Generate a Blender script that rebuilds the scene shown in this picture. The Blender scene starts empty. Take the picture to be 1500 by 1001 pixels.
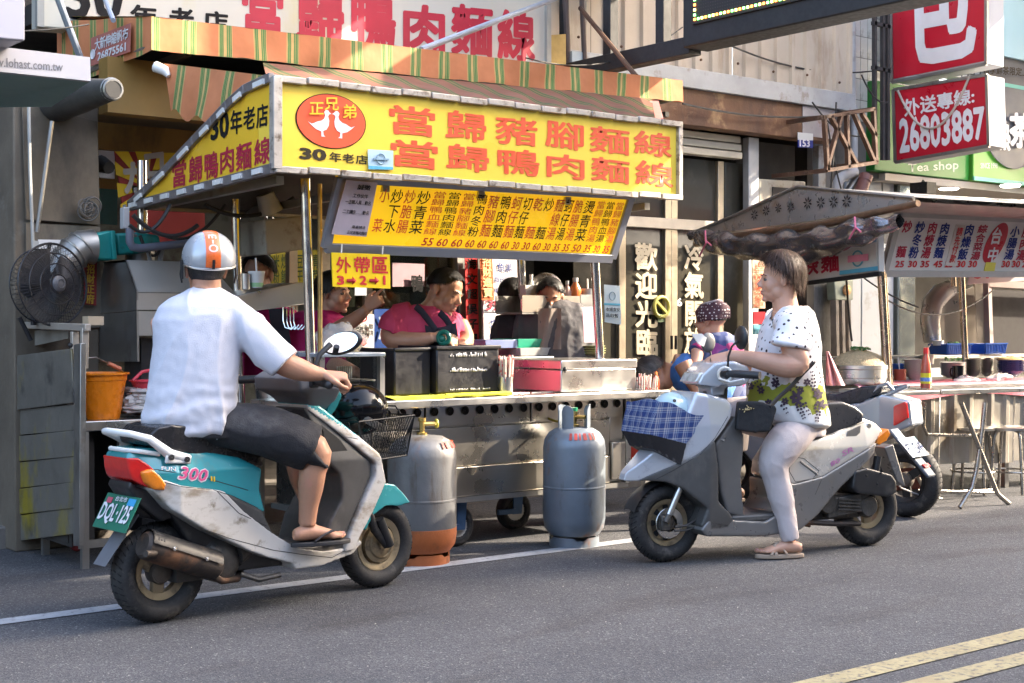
import bpy,bmesh,math,random
from math import sin,cos,pi,radians,sqrt
from mathutils import Vector as V,Matrix,noise
random.seed(11)
sc=bpy.context.scene
COL=sc.collection
# ---------------------------------------------------------------- camera, light, exposure
# street frame: x runs along the kerb (to the right in the picture), y towards the shops, z up
F=2083.33
CAM=V((0,0,1.22))
_p=math.atan(25.5/F)
_f0=V((.62085,.78393,0));CR=V((.78393,-.62085,0))
CF=_f0*cos(_p)+V((0,0,-sin(_p)));CU=_f0*sin(_p)+V((0,0,cos(_p)))
cam=bpy.data.cameras.new('camera');camo=bpy.data.objects.new('camera',cam);COL.objects.link(camo)
cam.lens=50;cam.sensor_width=36;cam.clip_start=.1;cam.clip_end=400
M=Matrix.Identity(4)
for i in range(3):
    M[i][0]=CR[i];M[i][1]=CU[i];M[i][2]=-CF[i];M[i][3]=CAM[i]
camo.matrix_world=M
sc.camera=camo
SUN=V((.76,-.40,.50)).normalized()
w=bpy.data.worlds.new('World');sc.world=w;w.use_nodes=True
nt=w.node_tree;bg=nt.nodes['Background'];sky=nt.nodes.new('ShaderNodeTexSky');sky.sky_type='NISHITA'
sky.sun_disc=False;sky.sun_elevation=math.asin(SUN.z);sky.sun_rotation=math.atan2(SUN.x,SUN.y)
sky.dust_density=5;sky.air_density=1.0;sky.ozone_density=.4
nt.links.new(sky.outputs[0],bg.inputs[0]);bg.inputs[1].default_value=.15
sun=bpy.data.lights.new('sun','SUN');suno=bpy.data.objects.new('sun',sun);COL.objects.link(suno)
sun.energy=2.0;sun.angle=radians(.5);sun.color=(1,.86,.68)
suno.rotation_euler=SUN.to_track_quat('Z','Y').to_euler();suno.location=(10,-6,12)
sc.view_settings.view_transform='Standard';sc.view_settings.look='None'
sc.view_settings.gamma=1;sc.view_settings.use_curve_mapping=False
sc.view_settings.exposure=2.98
try:
    sc.cycles.max_bounces=6;sc.cycles.diffuse_bounces=3;sc.cycles.glossy_bounces=3;sc.cycles.transmission_bounces=4
    sc.cycles.transparent_max_bounces=6;sc.cycles.caustics_reflective=False;sc.cycles.caustics_refractive=False
except Exception:pass
# ---------------------------------------------------------------- reading places off the photograph
def ray(px,py):return CF*F+CR*(px-750)-CU*(py-500.5)
def pp(px,py,p0,nrm):
    d=ray(px,py);t=(V(p0)-CAM).dot(V(nrm))/d.dot(V(nrm));return CAM+d*t
def pn(px,py,n):return pp(px,py,(0,n,0),(0,1,0))
def ps(px,py,s):return pp(px,py,(s,0,0),(1,0,0))
def pz(px,py,z):return pp(px,py,(0,0,z),(0,0,1))
# ---------------------------------------------------------------- mesh builder
class MB:
    def __init__(s):s.v=[];s.f=[];s.m=[]
    def add(s,vs,fs,m=0):
        o=len(s.v);s.v += [V(a) for a in vs]
        for f in fs:s.f.append([o+i for i in f]);s.m.append(m)
        return s
    def obox(s,c,ax,ay,az,m=0):
        c=V(c);P=[]
        for k in (-1,1):
            for j in (-1,1):
                for i in (-1,1):P.append(c+V(ax)*i+V(ay)*j+V(az)*k)
        return s.add(P,[(0,2,3,1),(4,5,7,6),(0,1,5,4),(2,6,7,3),(0,4,6,2),(1,3,7,5)],m)
    def box(s,x0,x1,y0,y1,z0,z1,m=0):
        return s.obox(((x0+x1)/2,(y0+y1)/2,(z0+z1)/2),(abs(x1-x0)/2,0,0),(0,abs(y1-y0)/2,0),(0,0,abs(z1-z0)/2),m)
    def beam(s,a,b,w,h=None,up=(0,0,1),m=0):
        a=V(a);b=V(b);h=w if h is None else h
        d=(b-a);L=d.length;d.normalize();u=V(up)
        if abs(d.dot(u))>.98:u=V((1,0,0))
        x=d.cross(u).normalized();u=x.cross(d)
        return s.obox((a+b)/2,d*L/2,x*w/2,u*h/2,m)
    def prism(s,pts,off,m=0):
        pts=[V(p) for p in pts];off=V(off);n=len(pts)
        nr=V((0,0,0))
        for i in range(n):nr += pts[i].cross(pts[(i+1) % n])
        if nr.dot(off)>0:pts=pts[::-1]
        fs=[tuple(range(n)),tuple(range(2*n-1,n-1,-1))]
        for i in range(n):j=(i+1) % n;fs.append((i,n+i,n+j,j))
        return s.add(pts+[p+off for p in pts],fs,m)
    def tube(s,pts,r,seg=8,m=0,cap=True,flat=None):
        pts=[V(p) for p in pts];n=len(pts);R=r if isinstance(r,(list,tuple)) else [r]*n
        P=[];x=None
        for i in range(n):
            d=(pts[min(i+1,n-1)]-pts[max(i-1,0)])
            if d.length<1e-9:d=V((0,0,1))
            d.normalize()
            if x is None:
                x=d.cross(V((0,0,1)))
                if x.length<.1:x=d.cross(V((0,1,0)))
            x=(x-d*x.dot(d)).normalized();y=d.cross(x)
            a,b=R[i] if isinstance(R[i],(list,tuple)) else (R[i],R[i])
            for k in range(seg):
                t=2*pi*k/seg;P.append(pts[i]+x*a*cos(t)+y*b*sin(t))
        fs=[]
        for i in range(n-1):
            for k in range(seg):
                l=(k+1) % seg;fs.append((i*seg+k,i*seg+l,(i+1)*seg+l,(i+1)*seg+k))
        if cap:fs.append(tuple(range(seg-1,-1,-1)));fs.append(tuple(range((n-1)*seg,n*seg)))
        return s.add(P,fs,m)
    def cyl(s,a,b,r,r2=None,seg=14,m=0,cap=True):return s.tube([a,b],[r,r if r2 is None else r2],seg,m,cap)
    def lathe(s,prof,o=(0,0,0),ax=(0,0,1),seg=24,m=0,arc=None):
        o=V(o);ax=V(ax).normalized();x=ax.cross(V((0,1,0)))
        if x.length<.1:x=ax.cross(V((1,0,0)))
        x.normalize();y=ax.cross(x);P=[];n=len(prof)
        for r,h in prof:
            for k in range(seg):
                t=2*pi*k/seg;P.append(o+ax*h+(x*cos(t)+y*sin(t))*max(r,1e-4))
        fs=[]
        for i in range(n-1):
            for k in range(seg):
                l=(k+1) % seg;fs.append((i*seg+k,i*seg+l,(i+1)*seg+l,(i+1)*seg+k))
        return s.add(P,fs,m)
    def ell(s,c,r,R=None,seg=16,rings=10,m=0):
        c=V(c);r=(r,r,r) if isinstance(r,(int,float)) else r;P=[];R=R or Matrix.Identity(3)
        for i in range(rings+1):
            a=pi*i/rings
            for k in range(seg):
                t=2*pi*k/seg
                P.append(c+R @ V((r[0]*sin(a)*cos(t),r[1]*sin(a)*sin(t),r[2]*cos(a))))
        fs=[]
        for i in range(rings):
            for k in range(seg):
                l=(k+1) % seg;fs.append((i*seg+k,(i+1)*seg+k,(i+1)*seg+l,i*seg+l))
        return s.add(P,fs,m)
    def torus(s,c,R,r,ax=(0,0,1),seg=32,sg=8,m=0,squash=1):
        ax=V(ax).normalized();x=ax.cross(V((0,1,0)))
        if x.length<.1:x=ax.cross(V((1,0,0)))
        x.normalize();y=ax.cross(x);P=[];c=V(c)
        for i in range(seg):
            t=2*pi*i/seg;d=x*cos(t)+y*sin(t)
            for k in range(sg):
                a=2*pi*k/sg;P.append(c+d*(R+r*cos(a))+ax*r*squash*sin(a))
        fs=[(i*sg+k,((i+1) % seg)*sg+k,((i+1) % seg)*sg+(k+1) % sg,i*sg+(k+1) % sg) for i in range(seg) for k in range(sg)]
        return s.add(P,fs,m)
    def grid(s,fn,nu,nv,m=0):
        P=[fn(i/nu,j/nv) for j in range(nv+1) for i in range(nu+1)]
        return s.add(P,[(j*(nu+1)+i,j*(nu+1)+i+1,(j+1)*(nu+1)+i+1,(j+1)*(nu+1)+i) for j in range(nv) for i in range(nu)],m)
FR={}
def frame(o):return FR.get(o.name,Matrix.Identity(4)) if o else Matrix.Identity(4)
def mesh_of(name,mb,mats,M=None,ang=38,fix=True):
    me=bpy.data.meshes.new(name)
    me.from_pydata([tuple(a) for a in mb.v],[],mb.f)
    mats=mats if isinstance(mats,(list,tuple)) else [mats]
    for a in mats:me.materials.append(a)
    me.polygons.foreach_set('material_index',mb.m)
    if fix:
        bm=bmesh.new();bm.from_mesh(me);bmesh.ops.remove_doubles(bm,verts=bm.verts,dist=1e-5)
        bmesh.ops.recalc_face_normals(bm,faces=bm.faces);bm.to_mesh(me);bm.free()
    if M is not None:me.transform(M)
    me.shade_smooth()
    if ang<180:me.set_sharp_from_angle(angle=radians(ang))
    return me
def part(name,mb,mats,parent,bevel=0,ang=38,label=None,local=False,fix=True):
    fr=frame(parent)
    me=mb if isinstance(mb,bpy.types.Mesh) else mesh_of(name,mb,mats,None if local else fr.inverted(),ang,fix)
    o=bpy.data.objects.new(name,me);COL.objects.link(o)
    if parent:o.parent=parent
    FR[o.name]=fr
    if bevel:
        b=o.modifiers.new('b','BEVEL');b.width=bevel;b.segments=2;b.limit_method='ANGLE';b.angle_limit=radians(40);b.harden_normals=False
    if label:o['label']=label
    return o
def thing(name,label,cat,loc=(0,0,0),rot=0,group=None):
    o=bpy.data.objects.new(name,None);COL.objects.link(o);o.empty_display_size=.1
    o.location=loc;o.rotation_euler=(0,0,rot);o['label']=label;o['category']=cat
    if group:o['group']=group
    FR[o.name]=Matrix.Translation(V(loc)) @ Matrix.Rotation(rot,4,'Z')
    return o
def solo(name,mb,mats,label,cat,group=None,bevel=0,ang=38,kind=None,fix=True):
    n=len(mb.v);c=V((sum(a.x for a in mb.v)/n,sum(a.y for a in mb.v)/n,min(a.z for a in mb.v)))
    if kind =='structure':c=V((0,0,0))
    me=mesh_of(name,mb,mats,Matrix.Translation(-c),ang,fix)
    o=bpy.data.objects.new(name,me);COL.objects.link(o);o.location=c
    FR[o.name]=Matrix.Translation(c)
    if label:o['label']=label
    if cat:o['category']=cat
    if group:o['group']=group
    if kind:o['kind']=kind
    if bevel:
        b=o.modifiers.new('b','BEVEL');b.width=bevel;b.segments=2;b.limit_method='ANGLE';b.angle_limit=radians(40)
    return o
def struct(name,mb,mats,bevel=0,ang=38):return solo(name,mb,mats,None,None,None,bevel,ang,'structure')
def kids(o):return [c for c in bpy.data.objects if c.parent ==o]
def copy_tree(o,loc=None,rot=None,label=None):
    c=o.copy();COL.objects.link(c)
    if loc is not None:c.location=loc
    if rot is not None:c.rotation_euler=(0,0,rot)
    if label:c['label']=label
    for k in kids(o):
        d=k.copy();COL.objects.link(d);d.parent=c
        for g in kids(k):e=g.copy();COL.objects.link(e);e.parent=d
    return c
# ---------------------------------------------------------------- materials
MATS={}
def mat(name,col,rough=.5,metal=0,var=.12,vs=5,bump=0,bs=60,dirt=None,st=None,coat=0,spec=None,emit=None,alpha=None,rvar=.1,trans=0,aniso=False,sss=0):
    """plain surface with mottling, fine relief and wear. dirt=(colour, amount, scale, stretch z)"""
    if name in MATS:return MATS[name]
    m=bpy.data.materials.new(name);m.use_nodes=True;nt=m.node_tree;N=nt.nodes;L=nt.links
    b=N['Principled BSDF'];tc=N.new('ShaderNodeTexCoord');mp=N.new('ShaderNodeMapping');L.new(tc.outputs['Object'],mp.inputs[0])
    if st:mp.inputs['Scale'].default_value=st
    def nz(scale,det=5,rg=.6,src=None):
        n=N.new('ShaderNodeTexNoise');n.inputs['Scale'].default_value=scale;n.inputs['Detail'].default_value=det;n.inputs['Roughness'].default_value=rg
        L.new(src or mp.outputs[0],n.inputs['Vector']);return n
    c=(*col,1) if len(col)==3 else col
    cout=None
    if var:
        n=nz(vs);r=N.new('ShaderNodeValToRGB');L.new(n.outputs[0],r.inputs[0])
        r.color_ramp.elements[0].position=.3;r.color_ramp.elements[1].position=.7
        r.color_ramp.elements[0].color=(*[max(0,x*(1-var)) for x in c[:3]],1)
        r.color_ramp.elements[1].color=(*[min(1,x*(1+var)) for x in c[:3]],1);cout=r.outputs[0]
    if dirt:
        for d in (dirt if isinstance(dirt,list) else [dirt]):
            mp2=N.new('ShaderNodeMapping');L.new(tc.outputs['Object'],mp2.inputs[0]);mp2.inputs['Scale'].default_value=(1,1,d[3] if len(d)>3 else 1)
            n=nz(d[2],8,.65,mp2.outputs[0]);r=N.new('ShaderNodeValToRGB');L.new(n.outputs[0],r.inputs[0])
            r.color_ramp.elements[0].position=.62-d[1]*.3;r.color_ramp.elements[1].position=.74-d[1]*.25
            mx=N.new('ShaderNodeMix');mx.data_type='RGBA';L.new(r.outputs[0],mx.inputs[0])
            if cout:L.new(cout,mx.inputs[6])
            else:mx.inputs[6].default_value=c
            mx.inputs[7].default_value=(*d[0],1);cout=mx.outputs[2]
    if cout:L.new(cout,b.inputs['Base Color'])
    else:b.inputs['Base Color'].default_value=c
    b.inputs['Metallic'].default_value=metal
    if rvar:
        n=nz(vs*3);mr=N.new('ShaderNodeMapRange');L.new(n.outputs[0],mr.inputs[0]);mr.inputs[1].default_value=.3;mr.inputs[2].default_value=.7
        mr.inputs[3].default_value=max(.02,rough-rvar);mr.inputs[4].default_value=min(1,rough+rvar);L.new(mr.outputs[0],b.inputs['Roughness'])
    else:b.inputs['Roughness'].default_value=rough
    if bump:
        n=nz(bs,4,.6);bp=N.new('ShaderNodeBump');bp.inputs['Strength'].default_value=bump;bp.inputs['Distance'].default_value=.01
        L.new(n.outputs[0],bp.inputs['Height']);L.new(bp.outputs[0],b.inputs['Normal'])
    if coat:b.inputs['Coat Weight'].default_value=coat;b.inputs['Coat Roughness'].default_value=.06
    if spec is not None:b.inputs['Specular IOR Level'].default_value=spec
    if emit:b.inputs['Emission Color'].default_value=(*emit[0],1);b.inputs['Emission Strength'].default_value=emit[1]
    if alpha is not None:b.inputs['Alpha'].default_value=alpha
    if trans:b.inputs['Transmission Weight'].default_value=trans
    if sss:b.inputs['Subsurface Weight'].default_value=sss;b.inputs['Subsurface Radius'].default_value=(.012,.005,.003);b.inputs['Subsurface Scale'].default_value=1
    MATS[name]=m;return m
def glassmat(name,col,rough=.03,alpha=.35):
    """window glass: mirror-like film over a see-through tint"""
    if name in MATS:return MATS[name]
    m=bpy.data.materials.new(name);m.use_nodes=True;nt=m.node_tree;N=nt.nodes;L=nt.links;N.clear()
    o=N.new('ShaderNodeOutputMaterial');g=N.new('ShaderNodeBsdfGlossy');t=N.new('ShaderNodeBsdfTransparent');mx=N.new('ShaderNodeMixShader');fr=N.new('ShaderNodeFresnel')
    fr.inputs[0].default_value=1.7;g.inputs['Roughness'].default_value=rough;t.inputs[0].default_value=(*col,1)
    L.new(fr.outputs[0],mx.inputs[0]);L.new(t.outputs[0],mx.inputs[1]);L.new(g.outputs[0],mx.inputs[2]);L.new(mx.outputs[0],o.inputs[0])
    MATS[name]=m;return m
# ---------------------------------------------------------------- lettering (flat print)
GL={};TS=bpy.data.scenes.new('type_bench')
def glyph(s,em=False):
    k=(s,em)
    if k in GL:return GL[k]
    c=bpy.data.curves.new('t','FONT');c.body=s;c.size=1;c.resolution_u=2
    o=bpy.data.objects.new('t',c);TS.collection.objects.link(o)
    TS.view_layers[0].update();dg=TS.view_layers[0].depsgraph;me=bpy.data.meshes.new_from_object(o.evaluated_get(dg))
    vs=[(a.co.x,a.co.y) for a in me.vertices];fs=[tuple(p.vertices) for p in me.polygons]
    bpy.data.objects.remove(o);bpy.data.curves.remove(c);bpy.data.meshes.remove(me)
    if em:bb=(0.03,-.1,.97,.86) if ord(s[0])>0x2000 else (min(a[0] for a in vs),-.02,max(a[0] for a in vs),.74)
    else:bb=(min(a[0] for a in vs),min(a[1] for a in vs),max(a[0] for a in vs),max(a[1] for a in vs))
    GL[k]=(vs,fs,bb);return GL[k]
def letters(mb,s,quad,bold=.02,em=False,m=0,lift=.002,nrm=None,warp=None):
    """s stretched over quad TL,TR,BR,BL (points in space)"""
    TL,TR,BR,BL=[V(q) for q in quad]
    vs,fs,(x0,y0,x1,y1)=glyph(s,em)
    n=(TR-TL).cross(BL-TL).normalized()*-1
    if n.dot(CAM-TL)<0:n=-n
    if nrm is not None:n=V(nrm)
    x0 -= bold;x1 += bold;y0 -= bold;y1 += bold
    sh=[(0,0)] if bold ==0 else [(bold*cos(a),bold*sin(a)) for a in [k*pi/4+.3 for k in range(8)]] if bold>.012 else [(bold,0),(-bold,0),(0,bold),(0,-bold)]
    for q,(dx,dy) in enumerate(sh):
        P=[]
        for x,y in vs:
            u=(x+dx-x0)/(x1-x0);t=(y1-y-dy)/(y1-y0)
            if warp:u,t=warp(u,t)
            P.append((TL*(1-u)+TR*u)*(1-t)+(BL*(1-u)+BR*u)*t+n*(lift+q*.00018))
        mb.add(P,fs,m)
    return mb
def sub(quad,u0,v0,u1,v1):
    TL,TR,BR,BL=[V(q) for q in quad]
    g=lambda u,t:(TL*(1-u)+TR*u)*(1-t)+(BL*(1-u)+BR*u)*t
    return [g(u0,v0),g(u1,v0),g(u1,v1),g(u0,v1)]
def chars(mb,s,quad,bold=.02,vertical=False,m=0,gap=.0,lift=.002):
    n=len(s)
    for i,c in enumerate(s):
        if c ==' ' or c =='　':continue
        a,b=(i+gap)/n,(i+1-gap)/n
        letters(mb,c,sub(quad,0,a,1,b) if vertical else sub(quad,a,0,b,1),bold,True,m,lift)
    return mb
def lettering(mb,mats,parent,name='lettering'):return part(name,mb,mats,parent,fix=False,ang=180)
def Qn(pts,n):return [pn(x,y,n) for x,y in pts]
def slab(pts,n,th,mb=None,m=0):
    mb=mb or MB();return mb.prism(Qn(pts,n),(0,th,0),m)
def Qs(pts,s):return [ps(x,y,s) for x,y in pts]
# ================================================================ materials used by the place
STEEL=mat('brushed_steel',(.60,.58,.55),.32,1,.05,2,.02,90)
STEEL_D=mat('dull_steel',(.36,.35,.33),.42,.9,.12,3,.04,80,((.2,.18,.15),.2,4,.6))
CHROME=mat('chrome_tube',(.72,.70,.67),.16,1,.04,6,0)
ALU=mat('aluminium_frame',(.42,.36,.27),.4,.7,.1,6)
BLACKM=mat('black_paint',(.012,.012,.013),.6,0,.2,8)
RUBBER=mat('tyre_rubber',(.022,.021,.021),.75,0,.3,30,.15,200,((.09,.08,.07),.25,14))
DARK=mat('dark_interior',(.035,.03,.026),.8,0,.3,2)
CONC=mat('grey_concrete',(.15,.122,.09),.85,0,.25,2.2,.25,40,[((.07,.055,.04),.4,1.6,.4),((.20,.175,.14),.1,5)])
RUST=mat('rusted_steel',(.15,.075,.04),.7,.2,.35,3,.3,50,[((.09,.045,.03),.45,2.5,.5),((.38,.25,.13),.15,3)])
WHITEP=mat('white_plastic',(.72,.71,.68),.4,0,.05,3,0,60,((.45,.42,.36),.12,3,.3))
RED=mat('sign_red',(.52,.012,.03),.35,0,.08,2)
YEL=mat('sign_yellow',(.86,.60,.04),.35,0,.05,1.4)
YEL2=mat('sign_yellow_pale',(.90,.63,.07),.35,0,.06,1.5,0,60,((.75,.50,.06),.12,2,.5))
ORANGE_T=mat('orange_red_print',(.80,.10,.035),.45,0,.06,8)
RED_T=mat('red_print',(.62,.02,.03),.45,0,.06,8)
CRIM_T=mat('crimson_print',(.42,.015,.05),.5,0,.12,8)
BLK_T=mat('black_print',(.015,.015,.016),.75,0,0,spec=.15)
DK_T=mat('brown_black_print',(.05,.038,.025),.75,0,.2,6,spec=.15)
WHT_T=mat('white_print',(.78,.76,.78),.45,0,.05,6)
BLUE_T=mat('navy_print',(.03,.05,.22),.7,0,.1,6,spec=.2)
CREAM_T=mat('cream_print',(.55,.47,.33),.5,0,.1,6)
PINKP=mat('pink_paper',(.75,.42,.50),.8,0,.06,4)
PAPER=mat('white_paper',(.74,.73,.72),.8,0,.05,4)
CYAN=mat('cyan_print',(.10,.42,.58),.5,0,.08,8)
BLUEP=mat('blue_plastic',(.02,.10,.42),.35,0,.1,6)
def stripes(name,base,axis,period,phase=0,fab=.8):
    """awning canvas: orange ground, yellow bands with thin green lines"""
    m=bpy.data.materials.new(name);m.use_nodes=True;nt=m.node_tree;N=nt.nodes;L=nt.links;b=N['Principled BSDF']
    ge=N.new('ShaderNodeNewGeometry');sp=N.new('ShaderNodeSeparateXYZ');L.new(ge.outputs['Position'],sp.inputs[0])
    def M(op,a,bb=None,cc=None):
        n=N.new('ShaderNodeMath');n.operation=op
        for i,q in enumerate((a,bb,cc)):
            if q is None:continue
            if isinstance(q,(int,float)):n.inputs[i].default_value=q
            else:L.new(q,n.inputs[i])
        return n.outputs[0]
    x=sp.outputs[axis];t=M('FRACT',M('DIVIDE',M('SUBTRACT',x,phase),period))
    r=N.new('ShaderNodeValToRGB');L.new(t,r.inputs[0]);cr=r.color_ramp;cr.interpolation='CONSTANT'
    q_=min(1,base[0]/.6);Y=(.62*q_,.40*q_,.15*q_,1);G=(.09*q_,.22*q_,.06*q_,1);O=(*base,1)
    seq=[(0,O),(.30,Y),(.325,G),(.335,Y),(.345,G),(.395,Y),(.405,G),(.445,Y),(.46,Y),(.53,G),(.57,Y),(.58,G),(.63,Y),(.64,G),(.67,Y),(.69,O)]
    cr.elements[0].position=0;cr.elements[0].color=O;cr.elements[1].position=.3;cr.elements[1].color=Y
    for p,c in seq[2:]:
        e=cr.elements.new(p);e.color=c
    n=N.new('ShaderNodeTexNoise');n.inputs['Scale'].default_value=3;n.inputs['Detail'].default_value=6;L.new(ge.outputs['Position'],n.inputs['Vector'])
    r2=N.new('ShaderNodeValToRGB');L.new(n.outputs[0],r2.inputs[0]);r2.color_ramp.elements[0].color=(.62,.58,.5,1);r2.color_ramp.elements[0].position=.3;r2.color_ramp.elements[1].position=.6
    mx=N.new('ShaderNodeMix');mx.data_type='RGBA';mx.blend_type='MULTIPLY';mx.inputs[0].default_value=.8;L.new(r.outputs[0],mx.inputs[6]);L.new(r2.outputs[0],mx.inputs[7])
    L.new(mx.outputs[2],b.inputs['Base Color']);b.inputs['Roughness'].default_value=fab
    n2=N.new('ShaderNodeTexNoise');n2.inputs['Scale'].default_value=9;bp=N.new('ShaderNodeBump');bp.inputs['Strength'].default_value=.35;bp.inputs['Distance'].default_value=.02
    L.new(ge.outputs['Position'],n2.inputs['Vector']);L.new(n2.outputs[0],bp.inputs['Height']);L.new(bp.outputs[0],b.inputs['Normal'])
    return m
def asphalt():
    m=bpy.data.materials.new('asphalt');m.use_nodes=True;nt=m.node_tree;N=nt.nodes;L=nt.links;b=N['Principled BSDF']
    tc=N.new('ShaderNodeTexCoord')
    def nz(s,d=4,r=.6,t='ShaderNodeTexNoise'):
        n=N.new(t);n.inputs['Scale'].default_value=s
        if t =='ShaderNodeTexNoise':n.inputs['Detail'].default_value=d;n.inputs['Roughness'].default_value=r
        L.new(tc.outputs['Object'],n.inputs['Vector']);return n
    v=nz(170,t='ShaderNodeTexVoronoi');r=N.new('ShaderNodeValToRGB');L.new(v.outputs['Color'],r.inputs[0])
    r.color_ramp.elements[0].color=(.040,.042,.050,1);r.color_ramp.elements[0].position=.3
    r.color_ramp.elements[1].color=(.108,.110,.116,1);r.color_ramp.elements[1].position=.85
    a=r.color_ramp.elements.new(.97);a.color=(.28,.275,.26,1)
    n1=nz(1.3,8,.65);r1=N.new('ShaderNodeValToRGB');L.new(n1.outputs[0],r1.inputs[0]);r1.color_ramp.elements[0].position=.3;r1.color_ramp.elements[1].position=.75
    r1.color_ramp.elements[0].color=(.72,.72,.74,1);r1.color_ramp.elements[1].color=(1.25,1.22,1.18,1)
    mx=N.new('ShaderNodeMix');mx.data_type='RGBA';mx.blend_type='MULTIPLY';mx.inputs[0].default_value=1;L.new(r.outputs[0],mx.inputs[6]);L.new(r1.outputs[0],mx.inputs[7])
    mp=N.new('ShaderNodeMapping');mp.inputs['Scale'].default_value=(.7,2.6,1);L.new(tc.outputs['Object'],mp.inputs[0])
    n2=N.new('ShaderNodeTexNoise');n2.inputs['Scale'].default_value=1.1;n2.inputs['Detail'].default_value=7;L.new(mp.outputs[0],n2.inputs['Vector'])
    r2=N.new('ShaderNodeValToRGB');L.new(n2.outputs[0],r2.inputs[0]);r2.color_ramp.elements[0].position=.55;r2.color_ramp.elements[1].position=.75
    r2.color_ramp.elements[0].color=(1,1,1,1);r2.color_ramp.elements[1].color=(.55,.5,.48,1)
    m2=N.new('ShaderNodeMix');m2.data_type='RGBA';m2.blend_type='MULTIPLY';m2.inputs[0].default_value=1;L.new(mx.outputs[2],m2.inputs[6]);L.new(r2.outputs[0],m2.inputs[7])
    L.new(m2.outputs[2],b.inputs['Base Color']);b.inputs['Roughness'].default_value=.82
    bp=N.new('ShaderNodeBump');bp.inputs['Strength'].default_value=.7;bp.inputs['Distance'].default_value=.004
    L.new(v.outputs['Distance'],bp.inputs['Height']);L.new(bp.outputs[0],b.inputs['Normal'])
    return m
ASPH=asphalt()
# ================================================================ ground
struct('road',MB().add([(-80,-70,0),(90,-70,0),(90,90,0),(-80,90,0)],[(0,1,2,3)]),ASPH)
ORD=['lowest','second','third','fourth','fifth','sixth','seventh','eighth','ninth','tenth','eleventh']
PAINT_W=mat('worn_white_paint',(.36,.37,.39),.7,0,.15,6,.2,120,[((.10,.10,.10),.22,30),((.3,.3,.3),.3,4)])
PAINT_Y=mat('worn_yellow_paint',(.32,.27,.15),.75,0,.15,6,.2,120,[((.10,.09,.08),.38,34),((.28,.22,.12),.3,5)])
def strip(name,y0,y1,m):
    mb=MB();x=-30
    mb.grid(lambda u,t:V((-30+(36.7 if name[0]=='w' else 70)*u,y0+(y1-y0)*t+.004*noise.noise(V((u*200,t*9,0))),.004)),200,1);struct(name,mb,m)
random.seed(77);mb=MB()
for k in range(240):
    x,y=random.uniform(0,10),random.uniform(2.5,6.3);r=random.uniform(.002,.006);a=random.random()*3
    mb.add([(x+r*cos(a),y+r*sin(a),.003),(x-r*sin(a)*.6,y+r*cos(a)*.6,.005),(x-r*cos(a),y-r*sin(a),.002),(x+r*sin(a)*.6,y-r*cos(a)*.6,.004)],[(0,1,2,3)])
solo('road_grit',mb,mat('pale_grit',(.40,.37,.32),.8,0,.4,60),'tiny pale specks of grit and paper scattered on the asphalt','grit',kind='stuff',fix=False)
strip('white_road_line',5.79,5.90,PAINT_W)
strip('yellow_road_line',2.84,2.95,PAINT_Y)
strip('yellow_road_line',3.07,3.18,PAINT_Y)
struct('pavement',MB().box(-30,40,7.75,20,-.1,.12),mat('pavement_tile',(.19,.17,.15),.8,0,.2,3,.2,30,((.08,.07,.06),.4,3)),bevel=.01)
# ================================================================ houses across the street (behind the camera: they shade the road)
OPW=mat('tiled_facade_cream',(.55,.50,.43),.7,0,.06,1.5)
OPW2=mat('tiled_facade_grey',(.45,.45,.45),.7,0,.06,1.5)
GLD=mat('dark_window_glass',(.03,.04,.05),.08,0,.1,1)
AWN2=mat('shop_front_red',(.35,.06,.05),.6,0,.2,2)
def far_house(x0,x1,h,wm,label,floors,sign):
    t=thing('row_house',label,'building',(x0,-3.6,0))
    part('wall',MB().box(x0,x1,-12,-3.6,0,h),wm,t)
    W=(x1-x0);n=3
    for f in range(1,floors):
        for k in range(n):
            a=x0+W*(k+.18)/n;b=x0+W*(k+.82)/n;z=3.4+(f-1)*3.1
            w_=part('window',MB().box(a,b,-3.62,-3.52,z+.8,z+2.2),GLD,t)
            part('frame',MB().box(a-.05,b+.05,-3.6,-3.5,z+.7,z+.79).box(a-.05,b+.05,-3.6,-3.5,z+2.21,z+2.28).box((a+b)/2-.03,(a+b)/2+.03,-3.6,-3.49,z+.8,z+2.2),WHITEP,w_)
    part('shop_opening',MB().box(x0+.4,x1-.4,-3.7,-3.58,0.1,2.7),DARK,t)
    part('sign_board',MB().box(x0+.2,x1-.2,-3.58,-3.2,2.8,3.6),sign,t,bevel=.02)
xs=[-16,-10,-4.5,1,6.5,12,17.5]
cols=[OPW,OPW2,OPW,OPW2,OPW,OPW2]
labs=['cream tiled house across the street with a red shop board','grey row house across the street with a blue shop board','cream row house across the street with white shop board',
        'grey row house across the street with a red board','cream row house across the street with a yellow board','grey row house with dark shop opening far along the opposite side']
sg=[AWN2,BLUEP,WHITEP,AWN2,YEL,WHITEP]
for i in range(6):far_house(xs[i],xs[i+1]-.02,12.5 if i>4 else 5.4,cols[i],labs[i],4 if i>4 else 1,sg[i])
far_house(17.5,22.0,15.6,OPW,'tall cream row house far along the opposite side',5,AWN2)
far_house(22.02,34,11.2,OPW2,'grey row house at the far end of the opposite side',3,BLUEP)
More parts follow.
